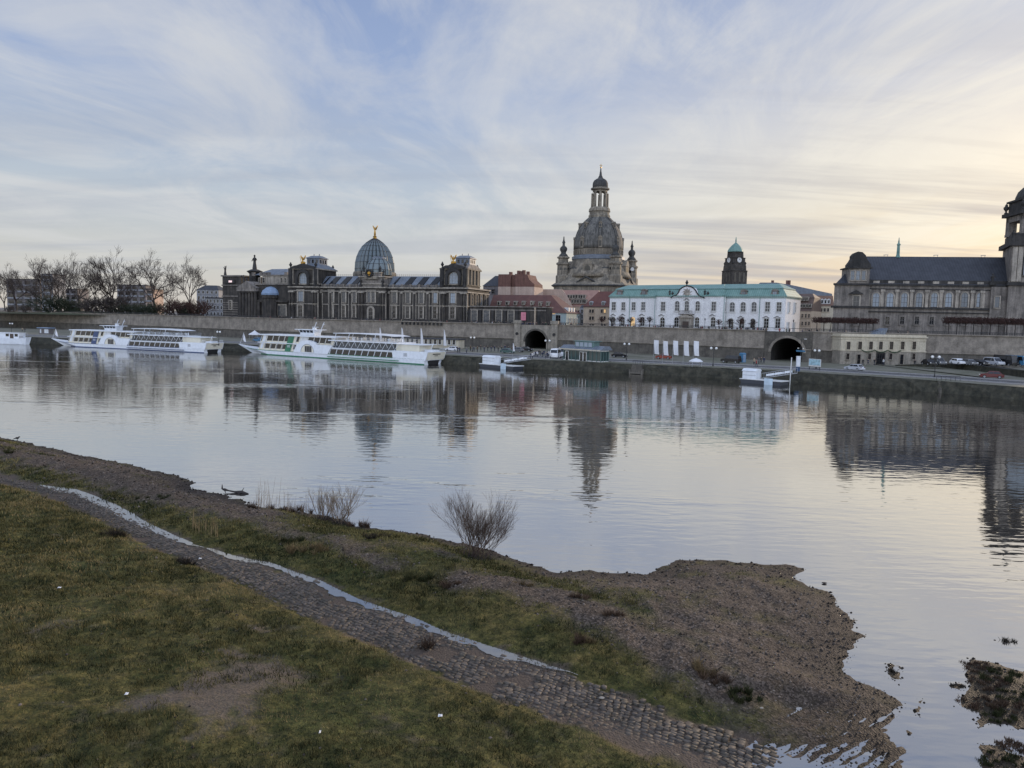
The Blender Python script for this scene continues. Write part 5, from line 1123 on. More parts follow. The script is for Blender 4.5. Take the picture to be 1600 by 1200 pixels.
m = MB(); xq, zq = FS.l(1337,459.5,-.8); m.prism([(xq-2.1,zq),(xq+2.1,zq),(xq,zq+1.2)], -1.5, -.8); m.build('window_pediment', M['soot_stone'], par)
for px in (1336,1386,1409,1432,1455,1480,1506,1530,1560): win_px(par, FS, px, 495, 507, 7, off=-.8 if px in (1336,1560) else 0, fm='sand_stone', pm='pane_dark', sur=.35, mull=(1,1))
zr = (FS.z(1400,402,9)+FS.z(1540,400.5,9))/2
m = MB(); m.add([(-.4,-.5,zs+.52),(LS+6,-.5,zs+.52),(LS+6,9,zr),(9,9,zr),(LS+6,18.5,zs+.52),(5.2,18.5,zs+.52)], [(0,1,2,3),(3,2,4,5),(0,3,5),(1,4,2),(0,5,4,1)]); m.build('slate_roof', M['slate'], par)
xq0, xq1 = FS.x(1326,430,-.8), FS.x(1359,430,-.8); zA = FS.z(1342,419.5,-.8); m = MB(); m.box(xq0,xq1,-.8,7,zs+.5,zA); m.build('dormer', M['sand_stone'], par)
m = MB(); g = [(1324,419.5),(1324,414),(1328,409),(1331,404),(1331,400),(1335,395.5),(1341,393),(1348,394),(1353,399),(1354,404),(1358,409),(1361,414),(1361,419.5)]; m.prism([FS.l(a,b,-1.0) for a,b in g], -1.1, 1.5); m.box(xq0-.6,xq1+.6,-1.4,7,zA,zA+.35); m.build('curved_gable', M['soot_stone'], par)
for px in (1331.5,1340,1349): win_px(par, FS, px, 423, 437.5, 5.6, off=-.8, fm='pale_stone', pm='pane_bright', sur=.25, mull=(1,1))
m = MB(); xq, zq = FS.l(1403,402,9); m.lathe([(.75,zr-.3),(.5,zr+.6),(.42,FS.z(1403,384,9)),(.6,FS.z(1403,382,9)),(.3,FS.z(1403,380,9)),(.06,FS.z(1403,371,9))], xq, 9, 8); m.build('ridge_spire', M['copper_green'], par)
m = MB()
for px in (1384,1462,1536):
    xq = FS.x(px,402,9)
    for s in (-1,1): m.tube((xq+s*.5,9,zr),(xq+s*.5,9,zr+.45),.06,n=4)
    m.tube((xq-.7,9,zr+.45),(xq+.7,9,zr+.5),.08,n=4)
m.parts('ridge_vent', M['grey_metal'], par)
m = MB(); figure(m, FS.x(1551,440,-.5), -.4, zs+.5, 3.4); m.cb(FS.x(1551,440,-.5), -.4, zs+.5, 1.6, 1.4, 1.0); m.parts('statue', M['soot_stone'], par)
tx = FS.x(1575,460,-2); tw = 15.2; tcx = tx+tw/2; yT = -2+tw/2; txb = tx+4.4
zq = lambda py: FS.z(1590,py,-2)
m = MB(); m.slab([(tx,-2),(tx+tw,-2),(tx+tw,tw-2),(txb,tw-2)],0,zq(384)); m.build('tower', M['sand_stone'], par)
m = MB(); 
for p_ in (zq(444),): m.slab([(tx-.6,-2.6),(tx+tw+.6,-2.6),(tx+tw+.6,tw-1.4),(txb-.6,tw-1.4)],p_-.4,p_+.5)
m.slab([(tx-.9,-2.9),(tx+tw+.9,-2.9),(tx+tw+.9,tw-1.1),(txb-.9,tw-1.1)],zq(384),zq(377)); m.slab([(tx+.2,-1.8),(tx+tw-.2,-1.8),(tx+tw-.2,tw-2.2),(txb+.2,tw-2.2)],zq(377),zq(364)); m.parts('tower_cornice', M['soot_stone'], par)
window(par, tcx, zq(430), 8.4, zq(384.5)-zq(430)-.9, y=-2.0, arch=True, fm='soot_stone', pm='pane_bright', sur=.6, mull=(2,3), mm='dark_metal')
m = MB()
for q in (tx+.9,tx+2.3,tx+tw-2.3,tx+tw-.9): m.box(q-.6,q+.6,-2.4,-2.0,zq(440),zq(386))
m.parts('tower_pilasters', M['pale_stone'], par)
u0 = tx+2.6; uw = tw-5.2; yT = 3.6; m = MB()
for ax in (u0,u0+uw-2.6):
    for ay in (yT-uw/2, yT+uw/2-2.6): m.box(ax,ax+2.3,ay+(0 if ay < yT-1 else .9),ay+(1.7 if ay < yT-1 else 2.6),zq(364),zq(334))
m.box(u0,u0+uw,yT-uw/2,yT+uw/2,zq(342),zq(333)); m.box(u0-.1,u0+uw+.1,yT-uw/2-.1,yT+uw/2+.1,zq(364)-.2,zq(361)); m.build('belfry', M['sand_stone'], par)
m = MB(); m.box(u0-.9,u0+uw+.9,yT-uw/2-.9,yT+uw/2+.9,zq(333),zq(327)); m.box(u0+.3,u0+uw-.3,yT-uw/2+.3,yT+uw/2-.3,zq(327),zq(309)); m.box(u0-.2,u0+uw+.2,yT-uw/2-.2,yT+uw/2+.2,zq(310),zq(307)); 
for ax in (u0-.2,u0+uw+.2): 
    for ay in (yT-uw/2,yT+uw/2): urn(m, ax, ay, zq(327), 3.2)
for ax in (tx+.2,tx+tw-.2): figure(m, ax, -1.9, zq(377), 3.2)
m.parts('belfry_cornice', M['soot_stone'], par)
m = MB(); R0 = uw/2*.98; tcx = u0+uw/2; m.lathe([(R0,zq(309)),(R0*.98,zq(303)),(R0*.86,zq(294)),(R0*.62,zq(287)),(R0*.3,zq(282)),(R0*.16,zq(279)),(R0*.15,zq(270)),(.2,zq(262))], tcx, yT, 16); m.build('tower_dome', M['church_dark'], par, smooth=True)

# ------------------------------------------------------------------ pale yellow house built against the wall
FY = Fr((87.0,196.5), (109.6,196.5), ZQ); yel = FY.thing('yellow_house', 'small two storey cream house built against the terrace wall', 'house'); LY = FY.L
zy = FY.z(1375,527); zmid = FY.z(1375,548.5)
m = MB(); m.box(0,LY,0,10,zmid,zy); m.build('wall', M['yellow_wall'], yel); m = MB(); m.box(-.05,LY+.05,-.08,10,0,zmid); m.build('ground_storey', M['yellow_base'], yel)
m = MB(); m.box(-.3,LY+.3,-.35,10,zy,zy+.3); m.box(0,LY,0,9.9,zy+.3,zy+.75); m.box(-.15,LY+.15,-.2,10,zmid-.1,zmid+.15); m.box(-.1,LY+.1,-.12,10,zy-.75,zy-.6); m.build('cornice', M['yellow_wall'], yel)
for px in (1325,1343,1360,1375.5,1392,1409.5,1427.5): win_px(yel, FY, px, 533.5, 546, 6, fm='yellow_wall', pm='pane_dark', sur=.12, mull=(1,2), mm='wood_dark')
for px in (1324,1358,1391,1427): win_px(yel, FY, px, 552, 561.5, 5, off=-.08, fm='yellow_base', pm='pane_dark', sur=.12, mull=(1,1), mm='wood_dark')
for px in (1341,1408): win_px(yel, FY, px, 554, 569, 5.5, off=-.08, fm='yellow_base', pm='pane_dark', sur=.15, mull=(0,1), mm='wood_dark', name='door')
win_px(yel, FY, 1375, 552, 569, 11, off=-.08, arch=False, fm='soot_stone', pm='pane_dark', sur=.2, mull=(2,1), mm='dark_metal', name='entrance_door')
m = MB(); a = FY.x(1345,549); b = FY.x(1407,549); n = 24; pv = None
for i in range(n+1):
    x = a+(b-a)*i/n; z = zmid+.25-.55*abs(math.sin(3*math.pi*i/n)); p = (x,-.25,z)
    if pv: m.tube(pv, p, .14, n=5)
    pv = p
m.build('garland', paint('fir_green', (.02,.05,.02)), yel)
m = MB(); xq, zq_ = FY.l(1361,519,2); m.prism([(xq,zy+.6),(xq+3.6,zy+.6),(xq+4.2,zy+2.4)], 1.5, 6); m.build('roof_glazing', M['zinc'], yel)
# ------------------------------------------------------------------ other houses of the old town
FB = Fr((-16.0,274), (11.5,263), ZT)
h1 = FB.thing('terrace_hall', 'low dark stone hall with flat roof between the art academy and the left tunnel', 'hall'); LB = FB.L; zb = FB.z(790,480)
m = MB(); m.box(0,LB,0,7,0,zb); m.build('wall', M['dark_stone'], h1)
m = MB(); m.box(-.3,LB+.3,-.4,7.2,zb,zb+.35); m.box(0,LB,-.2,0,zb-1.2,zb-.8); m.box(0,LB,-.25,.1,0,.7); m.build('cornice', M['sand_stone'], h1)
m = MB()
for px in (734,750.5,770,789,808,826,842): xq = FB.x(px,490); m.box(xq-.5,xq+.5,-.3,0,.7,zb-1.2)
m.parts('pilasters', M['soot_stone'], h1)
for px in (741,760,779.5,798.5): win_px(h1, FB, px, 485, 503, 8.5, fm='pale_stone', pm='pane', sur=.3, mull=(2,3))
m = MB(); xq, zq_ = FB.l(818,500.5); m.box(xq-.95,xq+.95,-.2,-.1,zq_,zq_+2.9); m.build('banner', paint('pink_cloth', (.55,.20,.25), .8), h1)
m = MB(); xq = FB.x(836.5,490); m.box(xq-.25,xq+.25,-.5,0,0,zb); m.build('pale_pillar', M['beige_wall'], h1)

FR = Fr((-11,300), (22.5,285), ZT)
h2 = FR.thing('red_roof_house', 'house with long red tiled mansard roof, small white dormers and pale mint wall', 'house')
xa, xb = FR.x(764,489), FR.x(885,489); z0, z1 = FR.z(870,489), FR.z(830,461,5)
m = MB(); m.box(xa,xb,0,16,0,z0); m.build('wall', M['mint_wall'], h2)
m = MB(); xt0, xt1 = FR.x(771,461,5), FR.x(861,461,5); m.frustum(xa-.3,xb+.4,-.4,16.4,z0,xt0,xt1,5,11,z1); m.build('tiled_roof', M['red_tile'], h2)
for px, py in ((781,477),(794,477),(806.5,477),(819,477),(832.5,477),(845,478),(857,478),(854,487)):
    xq, zq_ = FR.l(px,py,2.2); m = MB(); m.box(xq-.58,xq+.58,.9,4,zq_,zq_+1.45); m.frustum(xq-.7,xq+.7,.75,4.2,zq_+1.45,xq-.5,xq+.5,1,4.2,zq_+1.7); d = m.build('dormer', M['pale_stone'], h2)
    m = MB(); m.box(xq-.33,xq+.33,.85,.89,zq_+.25,zq_+1.2); m.build('pane', M['pane_dark'], d)
for px in (851,): win_px(h2, FR, px, 493, 499, 4, fm='frame_white', pm='pane', sur=.2, mull=(1,1))
win_px(h2, FR, 872, 492, 508, 8, fm='frame_white', pm='pane_dark', sur=.1, mull=(1,2), name='shop_window')
win_px(h2, FR, 864, 489.5, 491, 8, fm='frame_white', pm='lit_pane', sur=.05, mull=(0,0), name='sign_board')
for yy in (3,6,9,12): window(h2, xb+.02, 1.5, 1.0, 1.8, y=yy, rz=R(90), fm='frame_white', pm='pane', sur=.15, mull=(1,1))
for yy in (4,7,10): m = MB(); m.box(xb-2.6,xb-.3,yy-.6,yy+.6,z0+.6,z0+2.2); m.build('dormer', M['frame_white'], h2)

FK = Fr((-14,345), (11,335), ZT)
h3 = FK.thing('brick_house', 'tall brick party wall house with pale lower band and chimneys', 'house')
xa, xb = FK.x(778.5,440), FK.x(835,440); zt = FK.z(800,428.5)
m = MB(); zpl = FK.z(800,448); m.box(xa,FK.x(797),0,12,0,zpl); m.box(FK.x(797),FK.x(804.5),1.2,12,0,zpl); m.box(FK.x(804.5),xb,.0,12,0,zpl); m.build('plaster_wall', M['pink_wall'], h3)
m = MB(); m.box(xa,FK.x(797),0.002,12,zpl,zt); m.box(FK.x(797),FK.x(804.5),1.2,12,zpl,zt-.2); pr = [(804.5,449),(804.5,428),(816,428),(824,429),(827,437),(835,444),(835,449)]; m.prism([(FK.l(a,b)[0], max(FK.l(a,b)[1],zpl)) for a,b in pr], .002, 11); m.build('wall', M['brick_wall'], h3)
m = MB()
for px, h_ in ((797.5,1.0),(810,1.6),(815,1.4),(818,1.8),(824.5,1.2)): xq, zq_ = FK.l(px,429,3); m.cb(xq, 3.5, zq_-1.2, 1.3, 1.3, 1.4+h_)
m.parts('chimney', M['brick_wall'], h3)
x0 = FK.x(755,450,4); zw = FK.z(768,447,4); m = MB(); m.box(x0,xa,4,14,0,zw); m.build('side_wing', M['block_wall'], h3); m = MB(); m.frustum(x0-.3,xa,3.6,14.3,zw,xa-5,xa,8,10,FK.z(775,431,8)); m.build('slate_roof', M['slate'], h3)
for px in (763,770.5): win_px(h3, FK, px, 452, 459, 5, off=4, fm='block_wall', pm='pane_dark', sur=.1, mull=(1,1))

FG_ = Fr((14,352), (46,338), ZT)
h4 = FG_.thing('pink_roof_house', 'long house with salmon tiled roof, blank pale gable and rows of white dormers', 'house')
m = MB(); pr = [(846,510),(846,452),(878,452),(886,463),(894,478),(896,510)]; m.prism([FG_.l(a,b) for a,b in pr], 0, .6); m.build('gable_wall', M['pink_wall'], h4)
a0, a1, a2, a3 = FG_.l(878,452.5,.6), FG_.l(895,479,.6), FG_.l(935,481,.6), FG_.l(930,457,.6)
m = MB(); xA, zA_ = FG_.l(895,479,.6); xB = FG_.x(935,480,.6)
m.add([(a1[0],.3,a1[1]),(a2[0],.3,a1[1]),(a3[0],6.5,a0[1]),(a0[0]-1.5,6.5,a0[1]),(a0[0]-1.5,14,a1[1]),(a2[0],14,a1[1])],[(0,1,2,3),(3,2,5,4),(0,3,4),(1,5,2)]); m.build('tiled_roof', M['pink_tile'], h4)
m = MB(); m.box(a1[0]-1,a2[0],.61,13.5,0,a1[1]); m.build('wall', M['beige_wall'], h4)
for row, (py, yy, pxs) in enumerate(((464,4.6,(889,893.5,897.5,902,906,910,913.5)),(471.5,2.6,(895,899.5,904,908.5,912,915)))):
    for px in pxs:
        xq, zq_ = FG_.l(px,py+3,yy-1.2); m = MB(); m.box(xq-.55,xq+.55,yy-2.2,yy+1,zq_,zq_+2.0); d = m.build('dormer', M['pale_stone'], h4); m = MB(); m.box(xq-.3,xq+.3,yy-2.25,yy-2.21,zq_+.4,zq_+1.7); m.build('pane', M['pane_dark'], d)
for px in (899,904):
    for py in (485,493,501): win_px(h4, FG_, px, py, py+5, 2.6, off=.61, fm='beige_wall', pm='pane_dark', sur=.08, mull=(0,1))

FE = Fr((26.5,284), (38.5,275), ZT)
h5 = FE.thing('beige_house', 'beige three storey house with brown tiled mansard roof beside the white palace', 'house')
xa, xb = FE.x(911.5,490), FE.x(955,490)+3; z0, z1 = FE.z(930,480), FE.z(935,455.5,4)
m = MB(); m.box(xa,xb,0,13,0,z0); m.build('wall', M['beige_wall'], h5); m = MB(); m.box(xa-.3,xb,-.3,13.3,z0,z0+.25); m.build('eaves', M['soot_stone'], h5)
m = MB(); m.frustum(xa-.2,xb,-.2,13.2,z0+.25,xa+4.2,xb,4,9,z1); m.build('mansard_roof', M['dark_tile'], h5)
for px in (922.5,926.5,940.5,945):
    for k, py in enumerate((483.5,494.5,506.5)): win_px(h5, FE, px, py, py+5.3, 3.2, fm='beige_wall', pm='pane_dark' if not (px == 945 and k == 0) else 'lit_pane', sur=.1, mull=(0,1))
for px in (924.5,943.5):
    xq, zq_ = FE.l(px,478,.8); m = MB(); m.box(xq-.7,xq+.7,.2,3.5,zq_,zq_+1.1); n=6; m.prism([(xq-.85,zq_+1.1)]+[(xq+.85*math.cos(math.pi*(1-i/n)),zq_+1.1+.75*math.sin(math.pi*i/n)) for i in range(1,n)]+[(xq+.85,zq_+1.1)], .1, 3.6); d = m.build('dormer', M['grey_metal'], h5); m = MB(); m.box(xq-.45,xq+.45,.05,.095,zq_+.1,zq_+1.4); m.build('pane', M['pane'], d)
FN = Fr((29,300), (34,298), ZT); h6 = FN.thing('narrow_grey_house', 'narrow blue grey house squeezed between beige houses left of the palace', 'house')
m = MB(); xa, xb = FN.x(905.5,490), FN.x(913,490); zt = FN.z(909,481); m.box(xa,xb,0,10,0,zt); m.build('wall', M['grey_wall'], h6); m = MB(); m.frustum(xa,xb,0,10,zt,xa,xb,3,7,zt+1.2); m.build('roof', M['slate'], h6)
for py in (484,492,500): win_px(h6, FN, 909.5, py, py+5, 2.5, fm='grey_wall', pm='pane_dark', sur=.1, mull=(0,1))

# houses right of the palace
M['brown_tile'] = seamed('brown_tile', (.07,.045,.035), (.13,.085,.065), .5)
FQ = Fr((117,310), (126,303), ZT)
h7 = FQ.thing('brown_mansard_house', 'brownish house with two rows of dormers right behind the white palace', 'house')
xa, xb = FQ.x(1228,490), FQ.x(1268,490); z0 = FQ.z(1255,486); zm = FQ.z(1255,471,2); zr_ = FQ.z(1240,455,5)
m = MB(); m.box(xa,xb,0,14,0,z0); m.build('wall', M['beige_wall'], h7); m = MB(); m.frustum(xa-.2,xb,-.3,14,z0,xa,xb,3.2,12,zm+1.6); m.frustum(xa,xb,3,12,zm+1.6,xa,xb-2,7,9,FQ.z(1250,459,7)); m.build('mansard_roof', M['brown_tile'], h7)
for py, yy, n_ in ((477,.4,6),(466,1.8,5)):
    for k in range(n_):
        xq, zq_ = FQ.l(1243+k*4.6,py+4,yy); m = MB(); m.box(xq-.45,xq+.45,yy-.5,yy+2,zq_,zq_+1.7); d = m.build('dormer', M['pale_stone'], h7); m = MB(); m.box(xq-.28,xq+.28,yy-.55,yy-.51,zq_+.3,zq_+1.4); m.build('pane', M['pane_dark'], d)
for px in (1243,1248.5,1253.5,1259,1264):
    for py in (490.5,502.5): win_px(h7, FQ, px, py, py+6, 2.9, fm='beige_wall', pm='pane_dark', sur=.1, mull=(0,1))
FU = Fr((128,318), (142,314), ZT)
h8 = FU.thing('orange_roof_house', 'warm beige house with orange tiled roof and five white dormers beside the parliament building', 'house')
xa, xb = FU.x(1267,490), FU.x(1302,490); z0 = FU.z(1285,478); m = MB(); m.box(xa,xb,0,12,0,z0); m.build('wall', M['yellow_wall'], h8)
M['orange_tile'] = seamed('orange_tile', (.13,.07,.045), (.20,.115,.075), .5)
m = MB(); m.frustum(xa-.2,xb,-.3,12,z0,xa-2,xb,4,8,FU.z(1285,462,4)); m.build('tiled_roof', M['orange_tile'], h8)
for k in range(5): 
    xq, zq_ = FU.l(1273.5+5.3*k,475,.7); m = MB(); m.box(xq-.6,xq+.6,.2,3,zq_,zq_+1.7); m.prism([(xq-.7,zq_+1.7),(xq+.7,zq_+1.7),(xq,zq_+2.3)], .1, 3); d = m.build('dormer', M['frame_white'], h8); m = MB(); m.box(xq-.3,xq+.3,.15,.19,zq_+.3,zq_+1.6); m.build('pane', M['pane_dark'], d)
    for py in (481.5,):
        win_px(h8, FU, 1272.5+5.3*k, py, py+5.5, 3, fm='yellow_wall', pm='pane_dark', sur=.1, mull=(1,1))
FV = Fr((140,420), (176,405), ZT)
h9 = FV.thing('grey_roof_block', 'large building with long sloping grey brown roof behind the palace and the orange roofed house', 'building')
m = MB(); pr = [(1182,500),(1182,446),(1188,441.5),(1213,441.5),(1240,446),(1300,459),(1304,500)]; m.prism([FV.l(a,b) for a,b in pr], 0, 22); m.build('roof', M['zinc'], h9)
m = MB(); m.box(FV.x(1188),FV.x(1300),-.4,0,0,FV.z(1260,468)); m.build('wall', M['block_wall'], h9); m = MB()
for px in (1207,1230,1233): xq, zq_ = FV.l(px,444,8); m.cb(xq, 8, zq_-.5, 1.5, 1.5, 2.6)
m.parts('chimney', M['brick_wall'], h9)

# far left: slab blocks behind the park trees, grey office house
def slab_block(px0, px1, pyt, pyb, D, floors, cols, mat, label, name='apartment_block', roofy=None):
    a = atd(px0, pyb, D); b = atd(px1, pyb, D); f = Fr((a.x,D), (b.x,D), ZT); o = f.thing(name, label, 'apartment block' if name == 'apartment_block' else 'office building')
    zt = f.z((px0+px1)/2, pyt); L = f.L; m = MB(); m.box(0,L,0,14,0,zt); m.build('wall', M[mat], o); m = MB()
    if roofy: m.frustum(-.3,L+.3,-.3,14.3,zt,3,L-3,5,9,f.z((px0+px1)/2,roofy,7))
    else: m.box(-.4,L+.4,-.4,14.4,zt,zt+.5)
    m.build('roof', M['slate'], o)
    fh = zt/floors
    for j in range(floors):
        for i in range(cols):
            if name == 'apartment_block':
                m = MB(); x0 = L*(i+.12)/cols; x1_ = L*(i+.88)/cols; m.box(x0,x1_,-1.2,0,j*fh+.2,j*fh+1.25); bl = m.build('balcony', M['grey_wall'], o); m = MB(); m.box(x0+.3,x1_-.3,-.06,-.01,j*fh+.4,j*fh+fh*.8); m.build('pane', M['pane_dark'], bl)
            else: window(o, L*(i+.5)/cols, j*fh+fh*.3, L/cols*.5, fh*.5, fm='frame_white', pm='pane_dark', sur=.1, mull=(1,1))
slab_block(12, 64, 437, 487, 500, 5, 4, 'block_wall', 'long slab block with white balconies behind the leftmost park trees')
slab_block(66, 84, 429, 487, 480, 6, 1, 'grey_wall', 'narrow pale high block between the leftmost park trees')
slab_block(100, 122, 452, 487, 520, 4, 2, 'block_wall', 'low pale block seen between two park trees, left of the dense tree')
slab_block(184, 228, 446, 489, 480, 5, 4, 'block_wall', 'slab block with striped balconies right of the densest park tree')
slab_block(228, 240, 452, 489, 478, 4, 1, 'pink_wall', 'narrow pale end block beside the striped slab block')
slab_block(322, 349, 466, 494, 395, 3, 5, 'grey_wall', 'pale grey office house at the left corner of the exhibition hall', 'office_house', None)
slab_block(308, 342, 453, 494, 440, 5, 5, 'grey_wall', 'grey office house with hipped roof behind the park trees', 'office_house', 446)

# ------------------------------------------------------------------ passenger ships
FGs = Fr((-80,226.0), (-21.0,189.5), 0)
def ship():
    root = FGs.thing('passenger_ship', '', 'ship', 'white two decked river cruise ships'); Bm = 7.8
    g = lambda u, v, off=0.: FGs.l(370+u/4.85, 490+v/4.85, off)
    xs0 = g(14,246,Bm/2)[0]; xe = g(1447,296)[0]; xw0 = g(78,312)[0]; xw1 = g(1418,386)[0]
    zd = 1.35; st = [(xs0,.05,2.5),(xs0+3,.30,2.1),(xs0+7,.62,1.75),(xs0+12,.88,1.45),(xs0+18,1,zd),(xw1-8,1,zd),(xw1,1,zd)]
    m = MB(); vs = []
    for i,(x,k,z) in enumerate(st):
        hw = Bm/2*k; xw = max(x, xw0+ (x-xs0)*.55) if i < 4 else x; kw = .78 if i < 4 else .97
        vs += [(x,Bm/2-hw,z),(xw,Bm/2-hw*kw,.25),(xw,Bm/2-hw*kw*.9,-.8),(xw,Bm/2+hw*kw*.9,-.8),(xw,Bm/2+hw*kw,.25),(x,Bm/2+hw,z)]
    n = len(st); fs = []
    for i in range(n-1):
        for j in range(6): fs.append((i*6+j,i*6+(j+1)%6,(i+1)*6+(j+1)%6,(i+1)*6+j))
    fs += [(5,4,3,2,1,0), tuple((n-1)*6+j for j in range(6))]; m.add(vs, fs); m.build('hull', M['ship_white'], root)
    m = MB()                                          # painted stripes near the waterline and along the deck
    for i in range(2,n-1):
        a, b = vs[i*6+1], vs[(i+1)*6+1]; m.add([(a[0],a[1]-.03,.0),(b[0],b[1]-.03,.0),(b[0],b[1]-.03,.22),(a[0],a[1]-.03,.22)],[(0,1,2,3)])
        a, b = vs[i*6], vs[(i+1)*6]; m.add([(a[0],a[1]-.05,a[2]-.12),(b[0],b[1]-.05,b[2]-.12),(b[0],b[1]-.05,b[2]+.04),(a[0],a[1]-.05,a[2]+.04)],[(0,1,2,3)])
    m.box(g(690,330)[0],g(1225,360)[0],-.35,.1,.55,.72); m.build('stripe', M['ship_green'], root)
    # front deckhouse: leaning ends
    zr_ = g(300,166)[1]; zmid = 3.65; x0b, x0t, x1b, x1t = g(150,284)[0], g(180,165)[0], g(700,300)[0], g(722,180)[0]; sl = (x0t-x0b)/(zr_-zd)
    m = MB(); m.prism([(x0b,zd),(x1b,zd),(x1b+sl*(zr_-zd),zr_),(x0t,zr_)], .5, Bm-.5); m.build('deckhouse', M['ship_cream'], root)
    m = MB(); m.box(x0t-.5,x1t+1.5,-.0,Bm,zr_,zr_+.28); m.box(x0b+.3,x1t,.05,Bm-.05,zmid-.1,zmid+.1); m.build('deck_edge', M['ship_white'], root)
    def slant(u0, u1, z0, z1, y=.45, name='window', mat='pane_dark'):
        xa, xb = g(u0,250)[0], g(u1,250)[0]; m = MB(); q = [(xa+sl*(z0-2.5),y,z0),(xb+sl*(z0-2.5),y,z0),(xb+sl*(z1-2.5),y,z1),(xa+sl*(z1-2.5),y,z1)]
        m.add(q, [(0,1,2,3)]); return m.build(name, M[mat], root)
    for k in range(4): slant(200+k*44, 238+k*44, 1.95, 3.3); slant(206+k*44, 244+k*44, 4.25, 5.75)
    slant(155,165,2.0,3.2,name='window',mat='pane'); slant(172,190,1.9,3.5,.42,'white_panel','ship_white'); slant(176,196,3.9,6.0,.42,'white_panel','ship_white'); slant(160,168,4.1,5.7,name='window',mat='pane')
    slant(418,452,2.0,3.3); slant(425,445,4.3,5.8)
    for k in range(4): slant(514+k*45, 552+k*45, 4.25, 5.75)
    slant(455,508,4.2,5.8,.44,'deck_recess','frame_white')
    bd = slant(362,405,zd+.05,zr_+.02,.36,'colour_band','ship_green')
    m = MB(); xb_ = g(384,250)[0]
    for k, (dx, w_) in enumerate(((-.55,.32),(-.12,.32),(.3,.32))): m.box(xb_+dx+.1,xb_+dx+w_+.1,.30,.34,2.55,2.62); m.box(xb_+dx+.1,xb_+dx+w_+.1,.30,.34,3.05,3.12); m.box(xb_+dx+.1,xb_+dx+.18,.30,.34,2.62,3.05); m.box(xb_+dx,xb_+dx+w_,.30,.34,2.82,2.88)
    m.build('band_marks', M['ship_white'], bd)
    m = MB()
    for k in range(14):
        xa = g(162+k*44,250)[0]
        if 348 < 162+k*44 < 420: continue
        m.tube((xa+sl*(zd-2.5),.40,zd),(xa+sl*(zr_-2.5),.40,zr_),.055,n=4)
    m.build('window_frames', M['ship_white'], root)
    # paddle box panel with half round window
    xp0, xp1, xp1t = g(432,290)[0], g(690,310)[0], g(727,240)[0]; xc = g(540,290)[0]; zt1 = 3.75; r0 = 2.55; n = 12
    pts = [(xp0,zd-.1),(xp1,zd-.1),(xp1t,zt1),(xc+3.6,zt1)]+[(xc+3.6*math.cos(math.pi*i/n),zt1+1.15*math.sin(math.pi*i/n)) for i in range(1,n)]+[(xc-3.6,zt1),(xp0+1.6,zt1)]
    m = MB(); m.prism(pts, -.25, .5); pb = m.build('paddle_box', M['ship_white'], root)
    m = MB(); m.prism([(xc+r0*math.cos(math.pi*i/n),zd+.15+2.15*math.sin(math.pi*i/n)) for i in range(n+1)], -.30, -.26); m.build('arch_panel', M['ship_cream'], pb)
    m = MB(); m.box(xc-1.0,xc+1.75,-.34,-.31,zd+.2,zd+1.9); m.build('arch_window', M['pane_dark'], pb)
    m = MB()
    for k in range(5): m.box(xc-1.0+k*.68,xc-.93+k*.68,-.38,-.345,zd+.2,zd+1.9)
    pv = None
    for i in range(n+1):
        p = (xc+(r0+.1)*math.cos(math.pi*i/n),-.32,zd+.15+2.25*math.sin(math.pi*i/n))
        if pv: m.tube(pv,p,.09,n=4)
        pv = p
    m.build('arch_frame', M['grey_metal'], pb)
    # wheelhouse
    w0, w1 = g(428,160)[0], g(535,165)[0]; zw = zr_+.28; m = MB(); m.prism([(w0,zw),(w1,zw),(w1,zw+.75),(w0-.0,zw+.75)],2.6,Bm-2.6); m.frustum(w0,w1,2.6,Bm-2.6,zw+.75,w0-.5,w1+.35,2.3,Bm-2.3,zw+1.65); m.box(w0-1.6,w1+1.6,1.9,Bm-1.9,zw+1.65,zw+1.8); wh = m.build('wheelhouse', M['ship_white'], root)
    m = MB()
    for k in range(4): 
        a = w0+.1+(w1-w0-.2)*k/4; b = a+(w1-w0)/4-.35; m.add([(a,2.56,zw+.85),(b,2.56,zw+.85),(b+.05,2.28,zw+1.55),(a-.1,2.28,zw+1.55)],[(0,1,2,3)])
    m.build('pane', M['pane_dark'], wh)
    m = MB(); a = g(505,120)[0]; m.tube((a,Bm/2,zw+1.8),(a+1.2,Bm/2,zw+3.9),.09); m.tube((a-.6,Bm/2,zw+2.5),(a+1.9,Bm/2,zw+2.5),.07); m.box(a-.2,a+.9,Bm/2-.3,Bm/2+.3,zw+1.8,zw+2.3); b = g(562,165)[0]; m.tube((b,Bm/2-1,zw),(b+2.3,Bm/2-1,zw+4.0),.09); m.tube((b+1.7,Bm/2-1,zw+3.4),(b+2.6,Bm/2-1,zw+3.4),.05); m.parts('mast', M['ship_white'], root)
    # aft part
    xa, xb = x1b-.2, g(1190,330)[0]; z2 = g(900,270)[1]-.1; z3 = g(900,211)[1]; m = MB(); m.box(xa,xb+6,.1,Bm-.1,zd-.35,z2); m.box(xa-.2,xb+2.2,-.15,Bm+.15,z2,z2+.22); m.build('lower_deck', M['ship_white'], root)
    for k in range(10): slant(712+k*48, 754+k*48, .95, 2.75, .04)
    m = MB(); m.box(xa+.4,xb-.5,1.0,Bm-1.0,z2+.22,z3-.15); m.build('upper_saloon', M['pane'], root)
    m = MB(); m.box(xa-.1,g(1215,215)[0],-.15,Bm+.15,z3-.15,z3+.12); m.build('upper_deck', M['ship_white'], root)
    m = MB()
    for k in range(11):
        a = g(722+k*47,285)[0]; b = a+sl*(z3-z2)*1.6; m.tube((a,.0,z2+.2),(b,.0,z3-.1),.065,n=4)
        if k < 10: m.tube((b,.0,z3-.1),(b+.55,.0,z2+.9),.05,n=4)
    m.build('strut_row', M['ship_white'], root)
